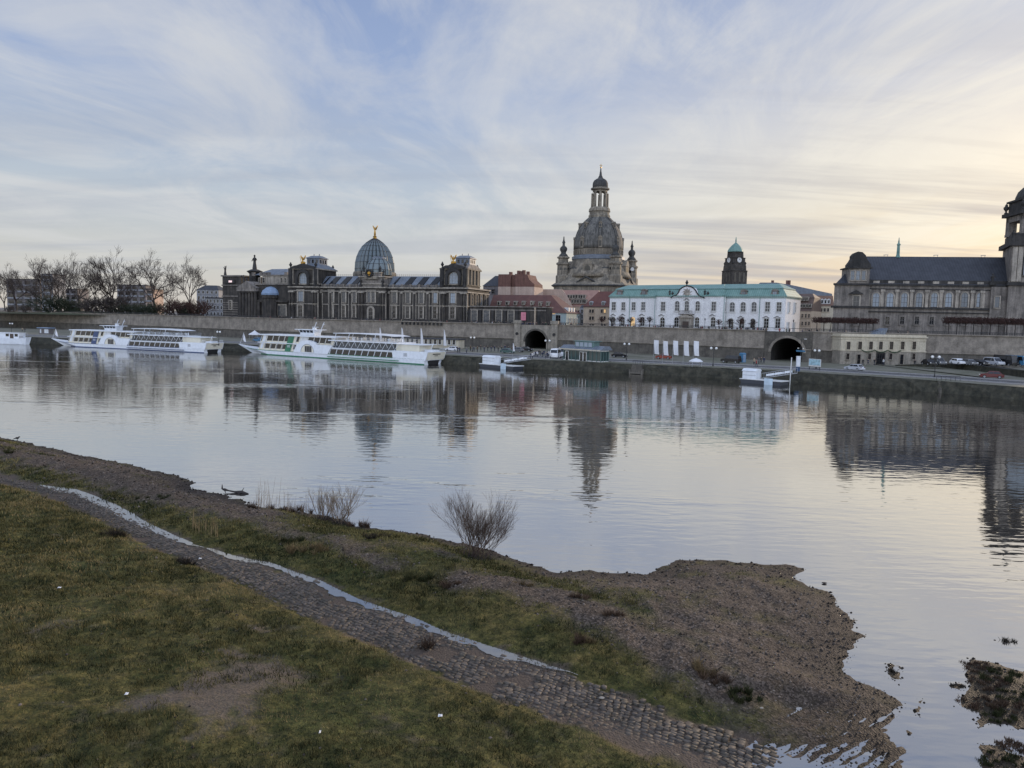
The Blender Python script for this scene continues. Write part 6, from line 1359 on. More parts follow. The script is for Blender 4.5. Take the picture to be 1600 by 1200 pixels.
    c0, c1 = g(722,155)[0], g(1185,175)[0]; zc = g(900,157)[1]; m = MB(); m.prism([(c0,zc+.15),(c0+10,zc+.3),(c1-3,zc+.1),(c1,zc-.25),(c1-3,zc-.08),(c0+10,zc+.1),(c0,zc-.02)],.4,Bm-.4); m.build('canopy_roof', M['ship_white'], root)
    m = MB()
    for u in (742,842,1040): 
        a = g(u-12,210)[0]
        for y in (.5,Bm-.5): m.tube((a,y,z3),(a+.7,y,zc),.09,n=5)
    m.parts('canopy_post', M['ship_white'], root)
    m = MB(); r_end = g(1390,240)[0]
    for y in (.0,Bm): 
        for zz in (.45,.95): m.tube((xa+1,y,z3+zz),(g(1225,215)[0],y,z3+zz),.03,n=3)
    k = 40
    for i in range(k+1): a = xa+1+(g(1225,215)[0]-xa-1)*i/k; m.tube((a,0,z3),(a,0,z3+.95),.03,n=3)
    m.build('deck_railing', M['ship_white'], root)
    rnd = random.Random(3)
    m = MB()
    for i in range(38):
        a = xa+2+(g(1215,200)[0]-xa-3)*rnd.random(); y = 1+rnd.random()*(Bm-2); m.cb(a,y,z3+.1,.5,.5,.08); m.cb(a,y,z3+.1,.08,.08,.7); m.cb(a-.25,y,z3+.1,.06,.5,.95)
    m.build('deck_chairs', M['ship_white'], root)
    s0, s1 = g(1185,290)[0], xe; m = MB(); zt3 = g(1400,291)[1]; zb3 = g(1430,352)[1]-.1
    m.prism([(s0,1.0),(xw1+.3,1.0),(s1-.7,1.15),(s1,zt3),(s0-.5,zt3)], -.05, Bm+.05); m.build('stern', M['ship_white'], root); m = MB(); m.add([(s1-.66,.15,1.2),(s1-.66,Bm-.15,1.2),(s1+.03,Bm-.15,zt3-.1),(s1+.03,.15,zt3-.1)],[(0,1,2,3)]); m.build('transom', M['ship_cream'], root)
    m = MB(); m.add([(xw1-.5,1.2,-.5),(s1-1.2,1.8,.0),(s1-1.2,Bm-1.8,.0),(xw1-.5,Bm-1.2,-.5),(xw1-.5,1.2,1.0),(s1-.8,1.8,1.1),(s1-.8,Bm-1.8,1.1),(xw1-.5,Bm-1.2,1.0)],[(0,3,2,1),(4,5,6,7),(0,1,5,4),(1,2,6,5),(2,3,7,6),(3,0,4,7)]); m.build('stern_recess', M['rubber'], root)
    m = MB(); z_ = zt3-.95; m.box(s1-.2,s1-.02,Bm*.3,Bm*.7,z_+.25,z_+.45); m.box(s1-.4,s1-.16,Bm*.42,Bm*.58,z_-.15,z_+.0); m.parts('name_board', M['dark_metal'], root)
    m = MB(); a = g(1265,300)[0]
    for r_ in range(3):
        for c in range(3): m.box(a+c*.4,a+c*.4+.3,-.1,-.06,1.9+r_*.3,2.1+r_*.3)
    m.build('vent_grille', M['grey_metal'], root)
    m = MB(); m.box(g(1185,240)[0],g(1360,250)[0],1.2,Bm-1.2,zt3,g(1290,237)[1]); m.build('aft_house', M['ship_cream'], root)
    m = MB(); a,b = g(1180,235)[0],g(1392,240)[0]; m.box(a,b,.8,Bm-.8,g(1290,237)[1],g(1290,237)[1]+.15); m.build('aft_roof', M['ship_white'], root)
    m = MB()
    for i in range(7): a = g(1400,290)[0]+(s1-g(1400,290)[0]-.3)*i/6; m.tube((a,.1,zt3),(a,.1,zt3+.8),.03,n=3); m.tube((a,Bm-.1,zt3),(a,Bm-.1,zt3+.8),.03,n=3)
    for y in (.1,Bm-.1): m.tube((g(1400,290)[0],y,zt3+.8),(s1-.3,y,zt3+.8),.035,n=3)
    m.build('stern_railing', M['ship_white'], root)
    m = MB(); a = g(1395,285)[0]; m.tube((a,Bm/2,zt3),(a+1.0,Bm/2,zt3+2.2),.09,n=5); m.cb(a+.6,Bm/2,zt3,3.0,2.4,.5); m.build('tender_boat', M['ship_white'], root)
    m = MB(); m.tube((xs0+.6,Bm/2,2.4),(xs0+2.6,Bm/2,6.2),.05,n=4); m.build('bow_mast', M['ship_white'], root)
    m = MB(); m.add([(xs0+2.1,Bm/2,4.0),(xs0+2.5,Bm/2,6.0),(xs0+3.0,Bm/2+.2,4.6),(xs0+3.6,Bm/2,3.2),(xs0+2.9,Bm/2-.2,3.4)],[(0,1,2,3,4)]); m.build('bow_flag', M['white_cloth'], root)
    m = MB(); m.box(xs0+3.2,xs0+5.6,1.55,1.75,1.25,1.6) if False else None
    for i in range(8): a = xs0+1.2+i*1.3; hw = min(Bm/2*.95, .4+i*.62); m.tube((a,Bm/2-hw,2.2-i*.08),(a,Bm/2-hw,3.1-i*.08),.03,n=3)
    m.build('bow_railing', M['ship_white'], root) if m and m.v else None
    return root
sh1 = ship(); sh1['label'] = 'white river cruise ship with a green slanted band, moored nearer the middle'
sh2 = copy_tree(sh1, label='white river cruise ship with a dark blue slanted band, moored further left')
FS2 = Fr((-151.0,247.5), (-90.0,222.5), 0); sh2.location = FS2.A; sh2.rotation_euler = (0,0,FS2.rz); sc2 = FS2.L/FGs.L*.97; sh2.scale = (sc2,)*3
for ch in sh2.children:
    for sl_ in ch.material_slots:
        if sl_.material and sl_.material.name == 'ship_green': sl_.link = 'OBJECT'; sl_.material = M['ship_blue']
# small boat at the left edge
FB2 = Fr((-205,258), (-164,250.5), 0); sb = FB2.thing('small_boat', 'small white cabin boat cut off by the left edge of the photo', 'boat')
xA, xB = FB2.x(-24,530), FB2.x(38.5,530); m = MB(); Bw = 3.6
st = [(xA,.3,2.6),(xA+3,.9,2.3),(xA+8,1,2.0),(xB-2.5,1,2.1),(xB-.8,.85,2.3),(xB,.6,2.55)]; vs = []
for x,k,z in st: hw = Bw/2*k; vs += [(x,Bw/2-hw,z),(x+(0 if x < xB-1 else -.7),Bw/2-hw*.8,.2),(x+(0 if x<xB-1 else -.7),Bw/2-hw*.5,-.5),(x+(0 if x<xB-1 else -.7),Bw/2+hw*.5,-.5),(x+(0 if x<xB-1 else -.7),Bw/2+hw*.8,.2),(x,Bw/2+hw,z)]
fs = []
for i in range(5):
    for j in range(6): fs.append((i*6+j,i*6+(j+1)%6,(i+1)*6+(j+1)%6,(i+1)*6+j))
m.add(vs, fs+[(5,4,3,2,1,0),tuple(30+j for j in range(6))]); m.build('hull', M['ship_white'], sb)
x0, x1_ = FB2.x(-16,522), FB2.x(28,522); zc_ = FB2.z(10,520.5); m = MB(); m.box(x0,x1_,.5,Bw-.5,1.9,zc_); m.box(x0-.2,x1_+.2,.3,Bw-.3,zc_,zc_+.15); cb_ = m.build('cabin', M['ship_white'], sb)
for px in (-8,9.5,23.5): xq = FB2.x(px,524); m = MB(); m.box(xq-.6,xq+.6,.43,.49,2.7,3.6); m.build('window', M['pane_dark'], cb_)
m = MB(); xq = FB2.x(16.5,526); m.box(xq-.7,xq+.7,.42,.49,1.95,zc_-.2); m.build('door', M['wood_dark'], cb_)
m = MB(); m.box(x1_,xB-1,.35,.45,2.1,3.0); m.tube((xB-.8,Bw/2,2.4),(xB-.5,Bw/2,4.0),.06); m.parts('stern_rail', M['grey_metal'], sb)

# ------------------------------------------------------------------ landing pontoons
def pontoon(px0, px1, py, label, hut0, hut1, poley=None):
    a = at(px0, py-2.5, 0); b = at(px1, py+(2.8 if px0 > 1000 else 2.2), 0); f = Fr((a.x,a.y), (b.x,b.y), 0); o = f.thing('landing_stage', label, 'landing stage', 'floating landing stages'); L = f.L
    m = MB(); m.prism([(0,.75),(.4,-.4),(L-.4,-.4),(L,.75)], 0, 3.6); m.build('pontoon', M['ship_blue'] if 0 else paint('pontoon_dark', (.03,.035,.045), .5), o)
    m = MB(); m.box(-.1,L+.1,-.1,3.7,.75,.88); m.build('deck', M['frame_white'], o)
    x0, x1_ = f.x(hut0,py-10), f.x(hut1,py-10); m = MB(); m.box(x0,x1_,.4,2.8,.88,2.5); m.prism_x([(.2,2.5),(3.0,2.5),(2.3,3.0),(.9,3.0)], x0-.1, x1_+.1); h = m.build('hut', M['ship_white'], o)
    m = MB(); m.box(x0-.02,x1_+.02,.36,.4,1.6,1.67); m.box(x0-.02,x1_+.02,.36,.4,2.42,2.5); m.build('hut_seam', M['grey_metal'], h)
    x2 = f.x((hut1+px1)/2+1, py); m = MB(); m.box(x2-.9,x2+.9,-.22,-.12,-.1,1.3); m.build('notice_board', paint('pale_blue', (.45,.55,.62), .5), o)
    g = thing('gangway', label.replace('landing stage','gangway').replace('floating ',''), 'gangway', f.A, f.rz, 'gangways to the landing stages'); g['label'] = ('sloping grey gangway with white side panels from quay to the ' + ('right' if px0 > 1000 else 'left') + ' landing stage')
    x3, x4 = x1_+.3, L+.8
    m = MB(); m.add([(x3,2.4,.95),(x3,3.6,.95),(x4,5.4,2.35),(x4,4.2,2.35),(x3,2.4,1.1),(x3,3.6,1.1),(x4,5.4,2.5),(x4,4.2,2.5)],[(0,3,2,1),(4,5,6,7),(0,1,5,4),(1,2,6,5),(2,3,7,6),(3,0,4,7)]); m.build('walkway', M['grey_metal'], g)
    for yy in (0,1.2):
        m = MB()
        for i in range(8): t = i/7; m.tube((x3+(x4-x3)*t,2.4+yy+1.8*t,1.05+1.4*t),(x3+(x4-x3)*t,2.4+yy+1.8*t,2.05+1.4*t),.04,n=4)
        m.tube((x3,2.4+yy,2.05),(x4,4.2+yy,3.45),.05,n=4); r_ = m.build('handrail', M['grey_metal'], g)
        m = MB()
        for t0, t1 in ((.15,.38),(.42,.62),(.7,.85)):
            P = lambda t, z: (x3+(x4-x3)*t,2.36+yy+1.8*t,z+1.4*t); m.add([P(t0,1.3),P(t1,1.3),P(t1,1.75),P(t0,1.75)],[(0,1,2,3)])
        m.build('side_panel', M['ship_white'], r_)
    if poley: m = MB(); xq = f.x(1221,py); m.tube((xq,3.9,-.5),(xq+.1,3.9,f.z(1223,poley+4)),.085,n=6); tag(m.build('mooring_pole', M['frame_white']), 'tall pale mooring pole beside the right landing stage', 'mooring pole').location = f.A; bpy.data.objects['mooring_pole'].rotation_euler = (0,0,f.rz)
    return o
pontoon(1156, 1221, 600, 'floating landing stage with white hut on the right, near the red car', 1158.5, 1179, 555)
pontoon(749, 802, 575.5, 'floating landing stage with white hut just right of the green banded ship', 752, 770)

# glass ticket pavilion on the quay
a = at(880,562,ZQ); b = at(938.5,566,ZQ); FP2 = Fr((a.x,a.y),(b.x,b.y),ZQ); gp = FP2.thing('glass_pavilion', 'green glass ticket pavilion with grey roof and raised skylight box', 'pavilion'); Lg = FP2.L; zg = FP2.z(910,546)
m = MB(); m.box(0,Lg,0,3.4,0,.2); m.box(0,Lg,0,3.4,zg-.35,zg); m.build('base_frame', M['frame_white'], gp)
M['pane_green'] = glassy('pane_green', (.06,.10,.10), .1); M['frame_green'] = paint('frame_green', (.10,.17,.16), .5)
m = MB(); m.box(.1,Lg-.1,.1,3.3,.2,zg-.35); m.build('glass_wall', M['pane_green'], gp)
m = MB()
for i in range(10): x = Lg*i/9; m.box(x-.06,x+.06,-.05,.1,0,zg-.3)
for y in (1.1,2.2,3.3): m.box(Lg-.08,Lg+.05,y-.06,y+.06,0,zg-.3)
m.build('mullions', M['frame_green'], gp)
for u in (886,908.5,914): xq = FP2.x(u,560); m = MB(); m.box(xq-.55,xq-.4,-.12,-.02,.05,2.2); m.box(xq+.4,xq+.55,-.12,-.02,.05,2.2); m.box(xq-.55,xq+.55,-.12,-.02,2.2,2.35); d = m.build('door', M['frame_white'], gp); m = MB(); m.box(xq-.4,xq+.4,-.08,-.03,.05,2.2); m.build('pane', M['pane_dark'], d)
m = MB(); m.prism_x([(-1.0,zg),(4.2,zg),(3.0,zg+.95),(.8,zg+.95)], -.6, Lg+.5); m.build('roof', M['zinc'], gp); m = MB(); m.box(-.65,Lg+.55,-1.08,-1.0,zg-.12,zg+.1); m.build('fascia', M['yellow_wall'], gp)
x0, x1_ = FP2.x(897.5,540), FP2.x(927,540); m = MB(); m.box(x0,x1_,.2,2.6,zg+.2,zg+2.0); m.box(x0-.3,x1_+.5,-.1,2.9,zg+2.0,zg+2.15); sk = m.build('skylight_box', M['frame_green'], gp)
m = MB()
for i in range(4): a_ = x0+.3+(x1_-x0-.6)*i/4; m.box(a_,a_+(x1_-x0-.6)/4-.25,.13,.19,zg+.7,zg+1.8)
m.build('pane', M['pane_bright'], sk)
# long low quay building behind the green banded ship
a = atd(612,541,248); b = atd(716,548,240); FJ = Fr((a.x,a.y),(b.x,b.y),ZQ); kb = FJ.thing('quay_shed', 'long low cream building at the foot of the wall behind the green banded ship', 'shed'); Lk = FJ.L; zk = FJ.z(690,530.5)
m = MB(); m.box(0,Lk,0,5,0,zk); m.build('wall', M['yellow_wall'], kb); m = MB(); m.box(-.3,Lk+.3,-.4,5.2,zk,zk+.25); m.build('roof', M['slate'], kb)
for i in range(14): window(kb, Lk*(i+.6)/14.5, 1.3, .9, 1.5, fm='frame_white', pm='pane_dark', sur=.12, mull=(1,1))
# ------------------------------------------------------------------ trees
M['bark'] = stone('bark', (.018,.014,.012), (.05,.042,.036), scale=2., streak=False)
M['twig'] = paint('twig', (.048,.038,.034), .9)
M['twig_red'] = paint('twig_red', (.05,.024,.019), .9)
M['leaf_dark'] = paint('leaf_dark', (.02,.03,.015), .9)
def grow(mb, p, d, ln, r, lev, rnd, spread=.6, up=.12, nmin=2, nmax=4, maxlev=5, side=3, rmin=.0):
    r = max(r, rmin)
    q = p+d*ln*.5+Vector((rnd.uniform(-1,1),rnd.uniform(-1,1),rnd.uniform(-.3,.6)))*ln*.07; e = q+(d+Vector((rnd.uniform(-1,1),rnd.uniform(-1,1),rnd.uniform(-.2,1)))*.15).normalized()*ln*.5
    mb.tube(p, q, r, r*.85, side); mb.tube(q, e, r*.85, r*.66, side)
    if lev >= maxlev: return
    n = rnd.randint(nmin, nmax)
    for i in range(n):
        v = Vector((rnd.gauss(0,1),rnd.gauss(0,1),rnd.gauss(0,.7))); nd = (d+v*spread+Vector((0,0,up))).normalized(); s = e if i < 2 else (p+(e-p)*rnd.uniform(.45,.95))
        grow(mb, s, nd, ln*rnd.uniform(.62,.86), r*.6, lev+1, rnd, spread, up, nmin, nmax, maxlev, side, rmin)
def tree_proto(seed, H=20., th=.33, limbs=5, spread=.52, dense=5, name='bare_tree'):
    rnd = random.Random(seed); root = thing(name, '', 'tree'); t = MB(); r = H*.022
    k = Vector((rnd.uniform(-.4,.4),rnd.uniform(-.4,.4),H*th*.55)); top = Vector((k.x*2,k.y*2,H*th))
    t.lathe([(r*1.6,-.3),(r*1.15,.5),(r,1.4)],0,0,8); t.tube((0,0,1.2),k,r,r*.92,8); t.tube(k,top,r*.92,r*.8,8); c = MB()
    for i in range(limbs):
        a = 2*math.pi*(i+rnd.uniform(-.3,.3))/limbs; el = rnd.uniform(.5,1.15) if i else 1.4; d = Vector((math.cos(a)*math.cos(el),math.sin(a)*math.cos(el),math.sin(el)))
        grow(c, top-Vector((0,0,rnd.uniform(0,H*th*.25))), d, H*.24*rnd.uniform(.85,1.15), r*.6, 1, rnd, spread, .12, 2, 4, dense, 3, .036)
    zmax = float(np.percentile([v[2] for v in c.v], 98.5)); s = H/zmax
    t.v = [(x*s,y*s,z*s) for x,y,z in t.v]; c.v = [(x*s,y*s,z*s) for x,y,z in c.v]
    t.build('trunk', M['bark'], root, fix=False); c.build('crown', M['twig'], root, fix=False); return root
protos = [tree_proto(s, 20, th, l, sp, 6) for s, th, l, sp in ((11,.34,4,.50),(23,.26,5,.46),(37,.30,5,.55),(41,.22,6,.44))]
first = [True]*4
rows_ = [(-18,425,487,0),(8,431,487,1),(26,421,487,2),(57,404,486,0),(78,424,487,3),(96,411,487,1),(125,407,487,2),(150,421,487,3),(174,402,488,3),(198,428,488,1),(243,404,489,2),(265,428,489,0),(298,407,490,1),(-40,410,487,2)]
words = ['leftmost','second','third','fourth','fifth','sixth','seventh','eighth','ninth','tenth','eleventh','twelfth','rightmost']
order = sorted(range(len(rows_)), key=lambda i: rows_[i][0]); vis = [i for i in order if rows_[i][0] > 0]
for i in order:
    px, pyt, pyb, k = rows_[i]; D = 405-.15*px+(i % 3)*12; p = atd(px, pyb, D); top = atd(px, pyt, D); H = top.z-ZT
    o = protos[k] if first[k] else copy_tree(protos[k]); first[k] = False
    o.location = (p.x, D, ZT); o.scale = (H/20*(.70+.08*(i%3)),)*2+(H/20,); o.rotation_euler = (0,0,i*1.7)
    if i in vis:
        j = vis.index(i); wd = words[j] if j < len(vis)-1 else 'rightmost'
        o['label'] = f'bare park tree above the wall, {wd} in the row left of the hall'
    else: o['label'] = 'bare park tree just beyond the left edge, '+('nearer' if px > -30 else 'farther')
    o['group'] = 'bare winter trees in the park above the wall'
# dense shrubs and hedges below them
def shrub_proto(seed, mat):
    rnd = random.Random(seed); c = MB()
    for i in range(22):
        a = rnd.uniform(0,6.28); el = rnd.uniform(.5,1.5); d = Vector((math.cos(a)*math.cos(el),math.sin(a)*math.cos(el),math.sin(el))); grow(c, Vector((rnd.uniform(-.8,.8),rnd.uniform(-.8,.8),0)), d, 1.1, .07, 2, rnd, .5, .1, 2, 4, 5)
    o = c.build('winter_shrub', M[mat], fix=False); return o
shr = [shrub_proto(5,'twig_red'), shrub_proto(6,'twig'), shrub_proto(9,'leaf_dark')]; sfirst = [True]*3
SP = [(92,455,2,3.2),(104,464,2,2.2),(40,474,1,2.),(140,466,1,2.4),(162,460,1,3),(182,458,1,3.),(205,470,2,3),(228,471,2,3),(250,468,2,2.6),(275,462,0,2.8),(289,468,0,2.2),(311,463,0,2.6),(300,474,2,2.4),(60,478,2,1.6),(15,476,1,2.),(120,476,2,1.6)]
nmz = {0:'reddish brown',1:'bare grey brown',2:'dark evergreen'}
sw = {0:0,1:0,2:0}; on = ['first','second','third','fourth','fifth','sixth','seventh','eighth']
for px, pyt, k, wd in sorted(SP):
    D = 392-.12*px; p = atd(px, 488, D); H = max(2.5, atd(px, pyt, D).z-ZT); o = shr[k] if sfirst[k] else shr[k].copy()
    if not sfirst[k]: COL.objects.link(o)
    sfirst[k] = False; zz = max(v.co.z for v in o.data.vertices); o.location = (p.x, D, ZT); o.scale = (H/zz*wd/2.6*1.3,H/zz*wd/2.6*1.3,H/zz); o.rotation_euler = (0,0,px)
    tag(o, f'{nmz[k]} shrub under the park trees, {on[sw[k]]} of its kind from the left', 'shrub', 'winter shrubs under the park trees'); sw[k] += 1
# park lawn mound
a = [atd(px, 490, 372-.1*px) for px in (-60,20,60,100,140,180,220,300)]; b = [atd(px, 488, 430) for px in (-60,20,60,100,140,180,220,300)]
hz = [.3,.5,1.4,2.0,1.8,1.2,.6,.2]; mb = MB(); n = len(a)
vs = [(p.x,p.y,ZT+.02) for p in a]+[(p.x,p.y+18,ZT+.02+h_) for p, h_ in zip(a,hz)]+[(p.x,p.y+40,ZT+.02+h_*.8) for p, h_ in zip(a,hz)]
mb.add(vs, [(r_*n+i,r_*n+i+1,(r_+1)*n+i+1,(r_+1)*n+i) for r_ in range(2) for i in range(n-1)]); tag(mb.build('park_lawn', M['lawn']), 'low grassy mound of the park on the left', 'lawn', kind='structure')
# small pollarded trees before the palace
def pollard(seed):
    rnd = random.Random(seed); root = thing('pollarded_tree', '', 'tree'); t = MB(); t.tube((0,0,-.1),(.05,0,2.3),.12,.10,6); t.build('trunk', M['bark'], root, fix=False); c = MB()
    for i in range(26):
        a = rnd.uniform(0,6.28); el = rnd.uniform(-.3,1.4); d = Vector((math.cos(a)*math.cos(el),math.sin(a)*math.cos(el),math.sin(el))); grow(c, Vector((0,0,2.3)), d, .75, .05, 3, rnd, .5, .05, 2, 4, 5)
    c.build('crown', M['twig'], root, fix=False); return root
pp = [pollard(3), pollard(8)]; pf = [True, True]
for j, px in enumerate((937,952,966,982,997,1012,1121,1137.5,1155,1174)):
    A_ = FW.l(px, 509, 3.0); k = j % 2; o = pp[k] if pf[k] else copy_tree(pp[k]); pf[k] = False; w_ = FW.w(A_[0], 4.2); o.location = (w_.x, w_.y, ZT); o.rotation_euler = (0,0,j*1.3); s_ = 1.0+.06*(j%3); o.scale = (s_,)*3
    o['label'] = ('reddish pollarded tree before the beige house' if j == 0 else f'small pollarded tree before the left half of the palace, {on[j-1]} from its left corner' if j < 6 else f'small pollarded tree before the right half of the palace, {on[j-6]} right of the portal'); o['group'] = 'pollarded trees along the terrace before the palace'
    if j == 0:
        for ch in o.children:
            if ch.name.startswith('crown'): ch.material_slots[0].link = 'OBJECT'; ch.material_slots[0].material = M['twig_red']
# clipped box-headed limes on both sides of the parliament front
def lime(seed):
    rnd = random.Random(seed); root = thing('clipped_lime', '', 'tree'); t = MB(); t.tube((0,0,-.1),(0,0,3.9),.13,.11,6); t.build('trunk', M['bark'], root, fix=False); c = MB()
    for i in range(210):
        p = Vector((rnd.uniform(-1.25,1.25),rnd.uniform(-1.3,1.3),rnd.uniform(3.75,5.0))); d = Vector((rnd.gauss(0,1),rnd.gauss(0,1),rnd.gauss(.2,.8))).normalized(); c.tube(p-d*.45, p+d*.45, .05, .03, 3)
    for i in range(8): a = i*.8; c.tube((0,0,3.7),(1.1*math.cos(a),1.1*math.sin(a),4.5),.08,.05,4)
    c.build('crown', M['twig_red'], root, fix=False); return root
lp = lime(4); lf = True
for side_, pxs, D in (('left end',(1276,1287,1298,1309,1320,1331,1342,1353,1364),207),('tower end',(1482,1495,1508,1521,1534,1547,1560,1573,1586,1599,1612),200)):
    for j, px in enumerate(pxs):
        o = lp if lf else copy_tree(lp); lf = False; p = atd(px, 515, D); o.location = (p.x, D, ZT-.2); o.rotation_euler = (0,0,(j%4)*R(90)); o.scale = (.92 if 'left' in side_ else 1.0,)*2+(1 if 'left' in side_ else 1.14,)
        o['label'] = f'box clipped lime before the {side_} of the parliament building, {(on+["ninth","tenth","eleventh"])[j]} from the left'; o['group'] = 'clipped lime trees before the parliament building'

# ------------------------------------------------------------------ vehicles
CARM = {k: paint('car_'+k, c, .25, .05) for k, c in dict(silver=(.45,.47,.5), red=(.11,.012,.016), black=(.012,.012,.014), white=(.75,.76,.78), grey=(.12,.125,.13), blue=(.05,.17,.30), orange=(.22,.035,.02), green=(.05,.10,.09)).items()}
def car_proto(kind):
    root = thing('parked_car', '', 'car'); L, W, H = dict(car=(4.3,1.75,1.48), van=(4.9,1.9,1.95), box=(5.6,2.1,2.6))[kind]
    def body(pts_side, name, mat, w0, w1, zsplit):
        m = MB(); n = len(pts_side); vs = []
        for s in (-1,1):
            for x, z in pts_side: w = w0 if z <= zsplit else w0+(w1-w0)*(z-zsplit)/(H-zsplit); vs.append((x, s*w/2, z))
        fs = [tuple(range(n-1,-1,-1)), tuple(range(n,2*n))]+[(i,(i+1)%n,(i+1)%n+n,i+n) for i in range(n)]; m.add(vs, fs); return m.build(name, mat, root)
    h = L/2
    if kind == 'car': pr = [(-h,.35),(-h+.05,.72),(-h+.25,.88),(-h+.45,.95),(-h+.85,H-.08),(-h+1.3,H),(.35,H-.03),(1.0,.98),(h-.25,.82),(h-.03,.65),(h,.35),(h-.3,.25),(-h+.3,.25)]
    elif kind == 'van': pr = [(-h,.4),(-h+.03,1.1),(-h+.2,H-.1),(-h+.5,H),(.7,H-.02),(1.35,1.12),(h-.15,.98),(h,.7),(h,.4),(h-.3,.3),(-h+.3,.3)]
    else: pr = [(-h,.45),(-h,H-.1),(-h+.15,H),(h-.6,H),(h-.15,1.5),(h,.95),(h,.45),(h-.3,.35),(-h+.3,.35)]
    zs_ = {'car':.9,'van':1.05,'box':1.4}[kind]; body(pr, 'body', CARM['silver'], W, W*.8, zs_)
    g = MB(); zt_ = H-.12
    def side(pts):
        for s in (-1,1): g.add([(x, s*((W if z <= zs_ else W+(W*.8-W)*(z-zs_)/(H-zs_))/2+.012), z) for x, z in pts], [tuple(range(len(pts)))])
    if kind == 'car':
        side([(-h+.62,.97),(-.2,.97),(-.2,zt_),(-h+.95,zt_)]); side([(-.12,.97),(.88,.97),(.32,zt_),(-.12,zt_)]); g.add([(1.02,-W*.42,.99),(1.02,W*.42,.99),(.42,W*.38,zt_+.02),(.42,-W*.38,zt_+.02)],[(0,1,2,3)]); g.add([(-h+.44,-W*.40,1.0),(-h+.44,W*.40,1.0),(-h+.80,W*.37,zt_),(-h+.80,-W*.37,zt_)],[(0,1,2,3)])
    elif kind == 'van':
        side([(-h+.25,1.15),(.0,1.15),(.0,zt_),(-h+.35,zt_)]); side([(.08,1.15),(1.2,1.15),(.68,zt_),(.08,zt_)]); g.add([(1.36,-W*.42,1.14),(1.36,W*.42,1.14),(.78,W*.38,zt_+.02),(.78,-W*.38,zt_+.02)],[(0,1,2,3)]); g.add([(-h+.02,-W*.4,1.2),(-h+.02,W*.4,1.2),(-h+.15,W*.37,zt_),(-h+.15,-W*.37,zt_)],[(0,1,2,3)])
    else:
        side([(h-1.7,1.5),(h-.3,1.5),(h-.65,zt_-.1),(h-1.7,zt_-.1)]); side([(-h+.4,1.55),(h-1.9,1.55),(h-1.9,zt_-.15),(-h+.4,zt_-.15)]); g.add([(h-.13,-W*.42,1.55),(h-.13,W*.42,1.55),(h-.56,W*.38,zt_),(h-.56,-W*.38,zt_)],[(0,1,2,3)])
    g.build('windows', M['pane_dark'], root)
    for x in (-h+.82, h-.85):
        for s in (-1,1):
            m = MB(); m.lathe([(.31,-.1),(.33,-.06),(.33,.06),(.31,.1)],0,0,14); t = m.build('wheel', M['rubber'], root); t.location = (x,s*(W/2-.08),.32); t.rotation_euler = (R(90),0,0)
            m = MB(); m.lathe([(.20,-.112),(.20,.112)],0,0,10); m.build('rim', M['grey_metal'], t)
    for s in (-1,1):
        z = {'car':.68,'van':.85,'box':.85}[kind]; m = MB(); m.ball((h-.06,s*W*.36,z),.14,8,5,.5,1.1,.8); m.build('headlight', M['lamp_glass'], root); m = MB(); m.box(-h-.02,-h+.05,s*W*.36-.12,s*W*.36+.12,z,z+.22); m.build('tail_light', CARM['red'], root)
    return root
CP = {k: car_proto(k) for k in ('car','van','box')}; CF = {k: True for k in CP}
def car(kind, col, px, py, label, heading, z=ZQ+.02, name=None):
    o = CP[kind] if CF[kind] else copy_tree(CP[kind]); CF[kind] = False; p = at(px, py, z); o.location = p; o.rotation_euler = (0,0,heading)
    for ch in o.children:
        if ch.name.startswith('body'): ch.material_slots[0].link = 'OBJECT'; ch.material_slots[0].material = CARM[col]
    tag(o, label, 'car' if kind == 'car' else 'van'); o['group'] = 'cars on the quay'; return o
def road_dir(px): 
    p = at(px, 570, 0); k = min(range(len(WATER)-1), key=lambda i: abs((WATER[i].x+WATER[i+1].x)/2-p.x)); d = WATER[k]-WATER[k+1]; return math.atan2(d.y, d.x)
car('car','silver',1335,578.8,'silver estate car driving on the quay road before the cream house', road_dir(1335)+math.pi)
car('car','red',1549,591,'dark red car on the quay road at the right edge', road_dir(1549)+math.pi)
car('van','black',1142,567,'black van driving behind the white flags, left of the right tunnel', road_dir(1142)+math.pi)
car('car','orange',1037,561,'orange red car passing behind the white flags', road_dir(1037)+math.pi)
car('car','black',968,558.5,'low dark car on the quay road right of the glass pavilion', road_dir(968))
car('car','white',707,548.5,'white car parked at the stern of the green banded ship', road_dir(707)+math.pi)
car('car','green',793,552,'dark green car left of the left tunnel', road_dir(793)); car('car','grey',808,550,'grey car beside the left tunnel mouth', road_dir(808)+math.pi)
car('car','black',822,549,'black car at the left pillar of the left tunnel', road_dir(822))
car('box','white',868,560,'white delivery van parked left of the glass pavilion', road_dir(868)-R(80))
car('box','white',882,558,'white van half hidden behind the glass pavilion', road_dir(868)-R(90))
car('car','blue',404,534,'blue grey car on the quay at the bow of the green banded ship', road_dir(404))
ZS = 3.42
for px, py, kd, col, lb in ((1451,570.5,'car','black','black car parked against the wall, leftmost of the parked row'),(1465,570.5,'van','grey','dark grey van parked second in the row by the wall'),(1497,569.5,'car','white','white car parked in the row below the wall, third from the left'),(1514,570.5,'car','grey','grey car parked in the row below the wall, right of the white one'),(1531,571,'car','black','black car parked in the row, left of the pale blue van'),(1552.5,571,'van','silver','pale blue grey van with bright bonnet in the parked row'),(1571,571.5,'box','black','black van parked between two blue vans in the row'),(1588,572,'box','blue','bright blue van at the right end of the parked row')):
    car(kd, col, px, py, lb, R(-92)+.02*(px-1450)/10, z=ZS-.4*(px < 1480))

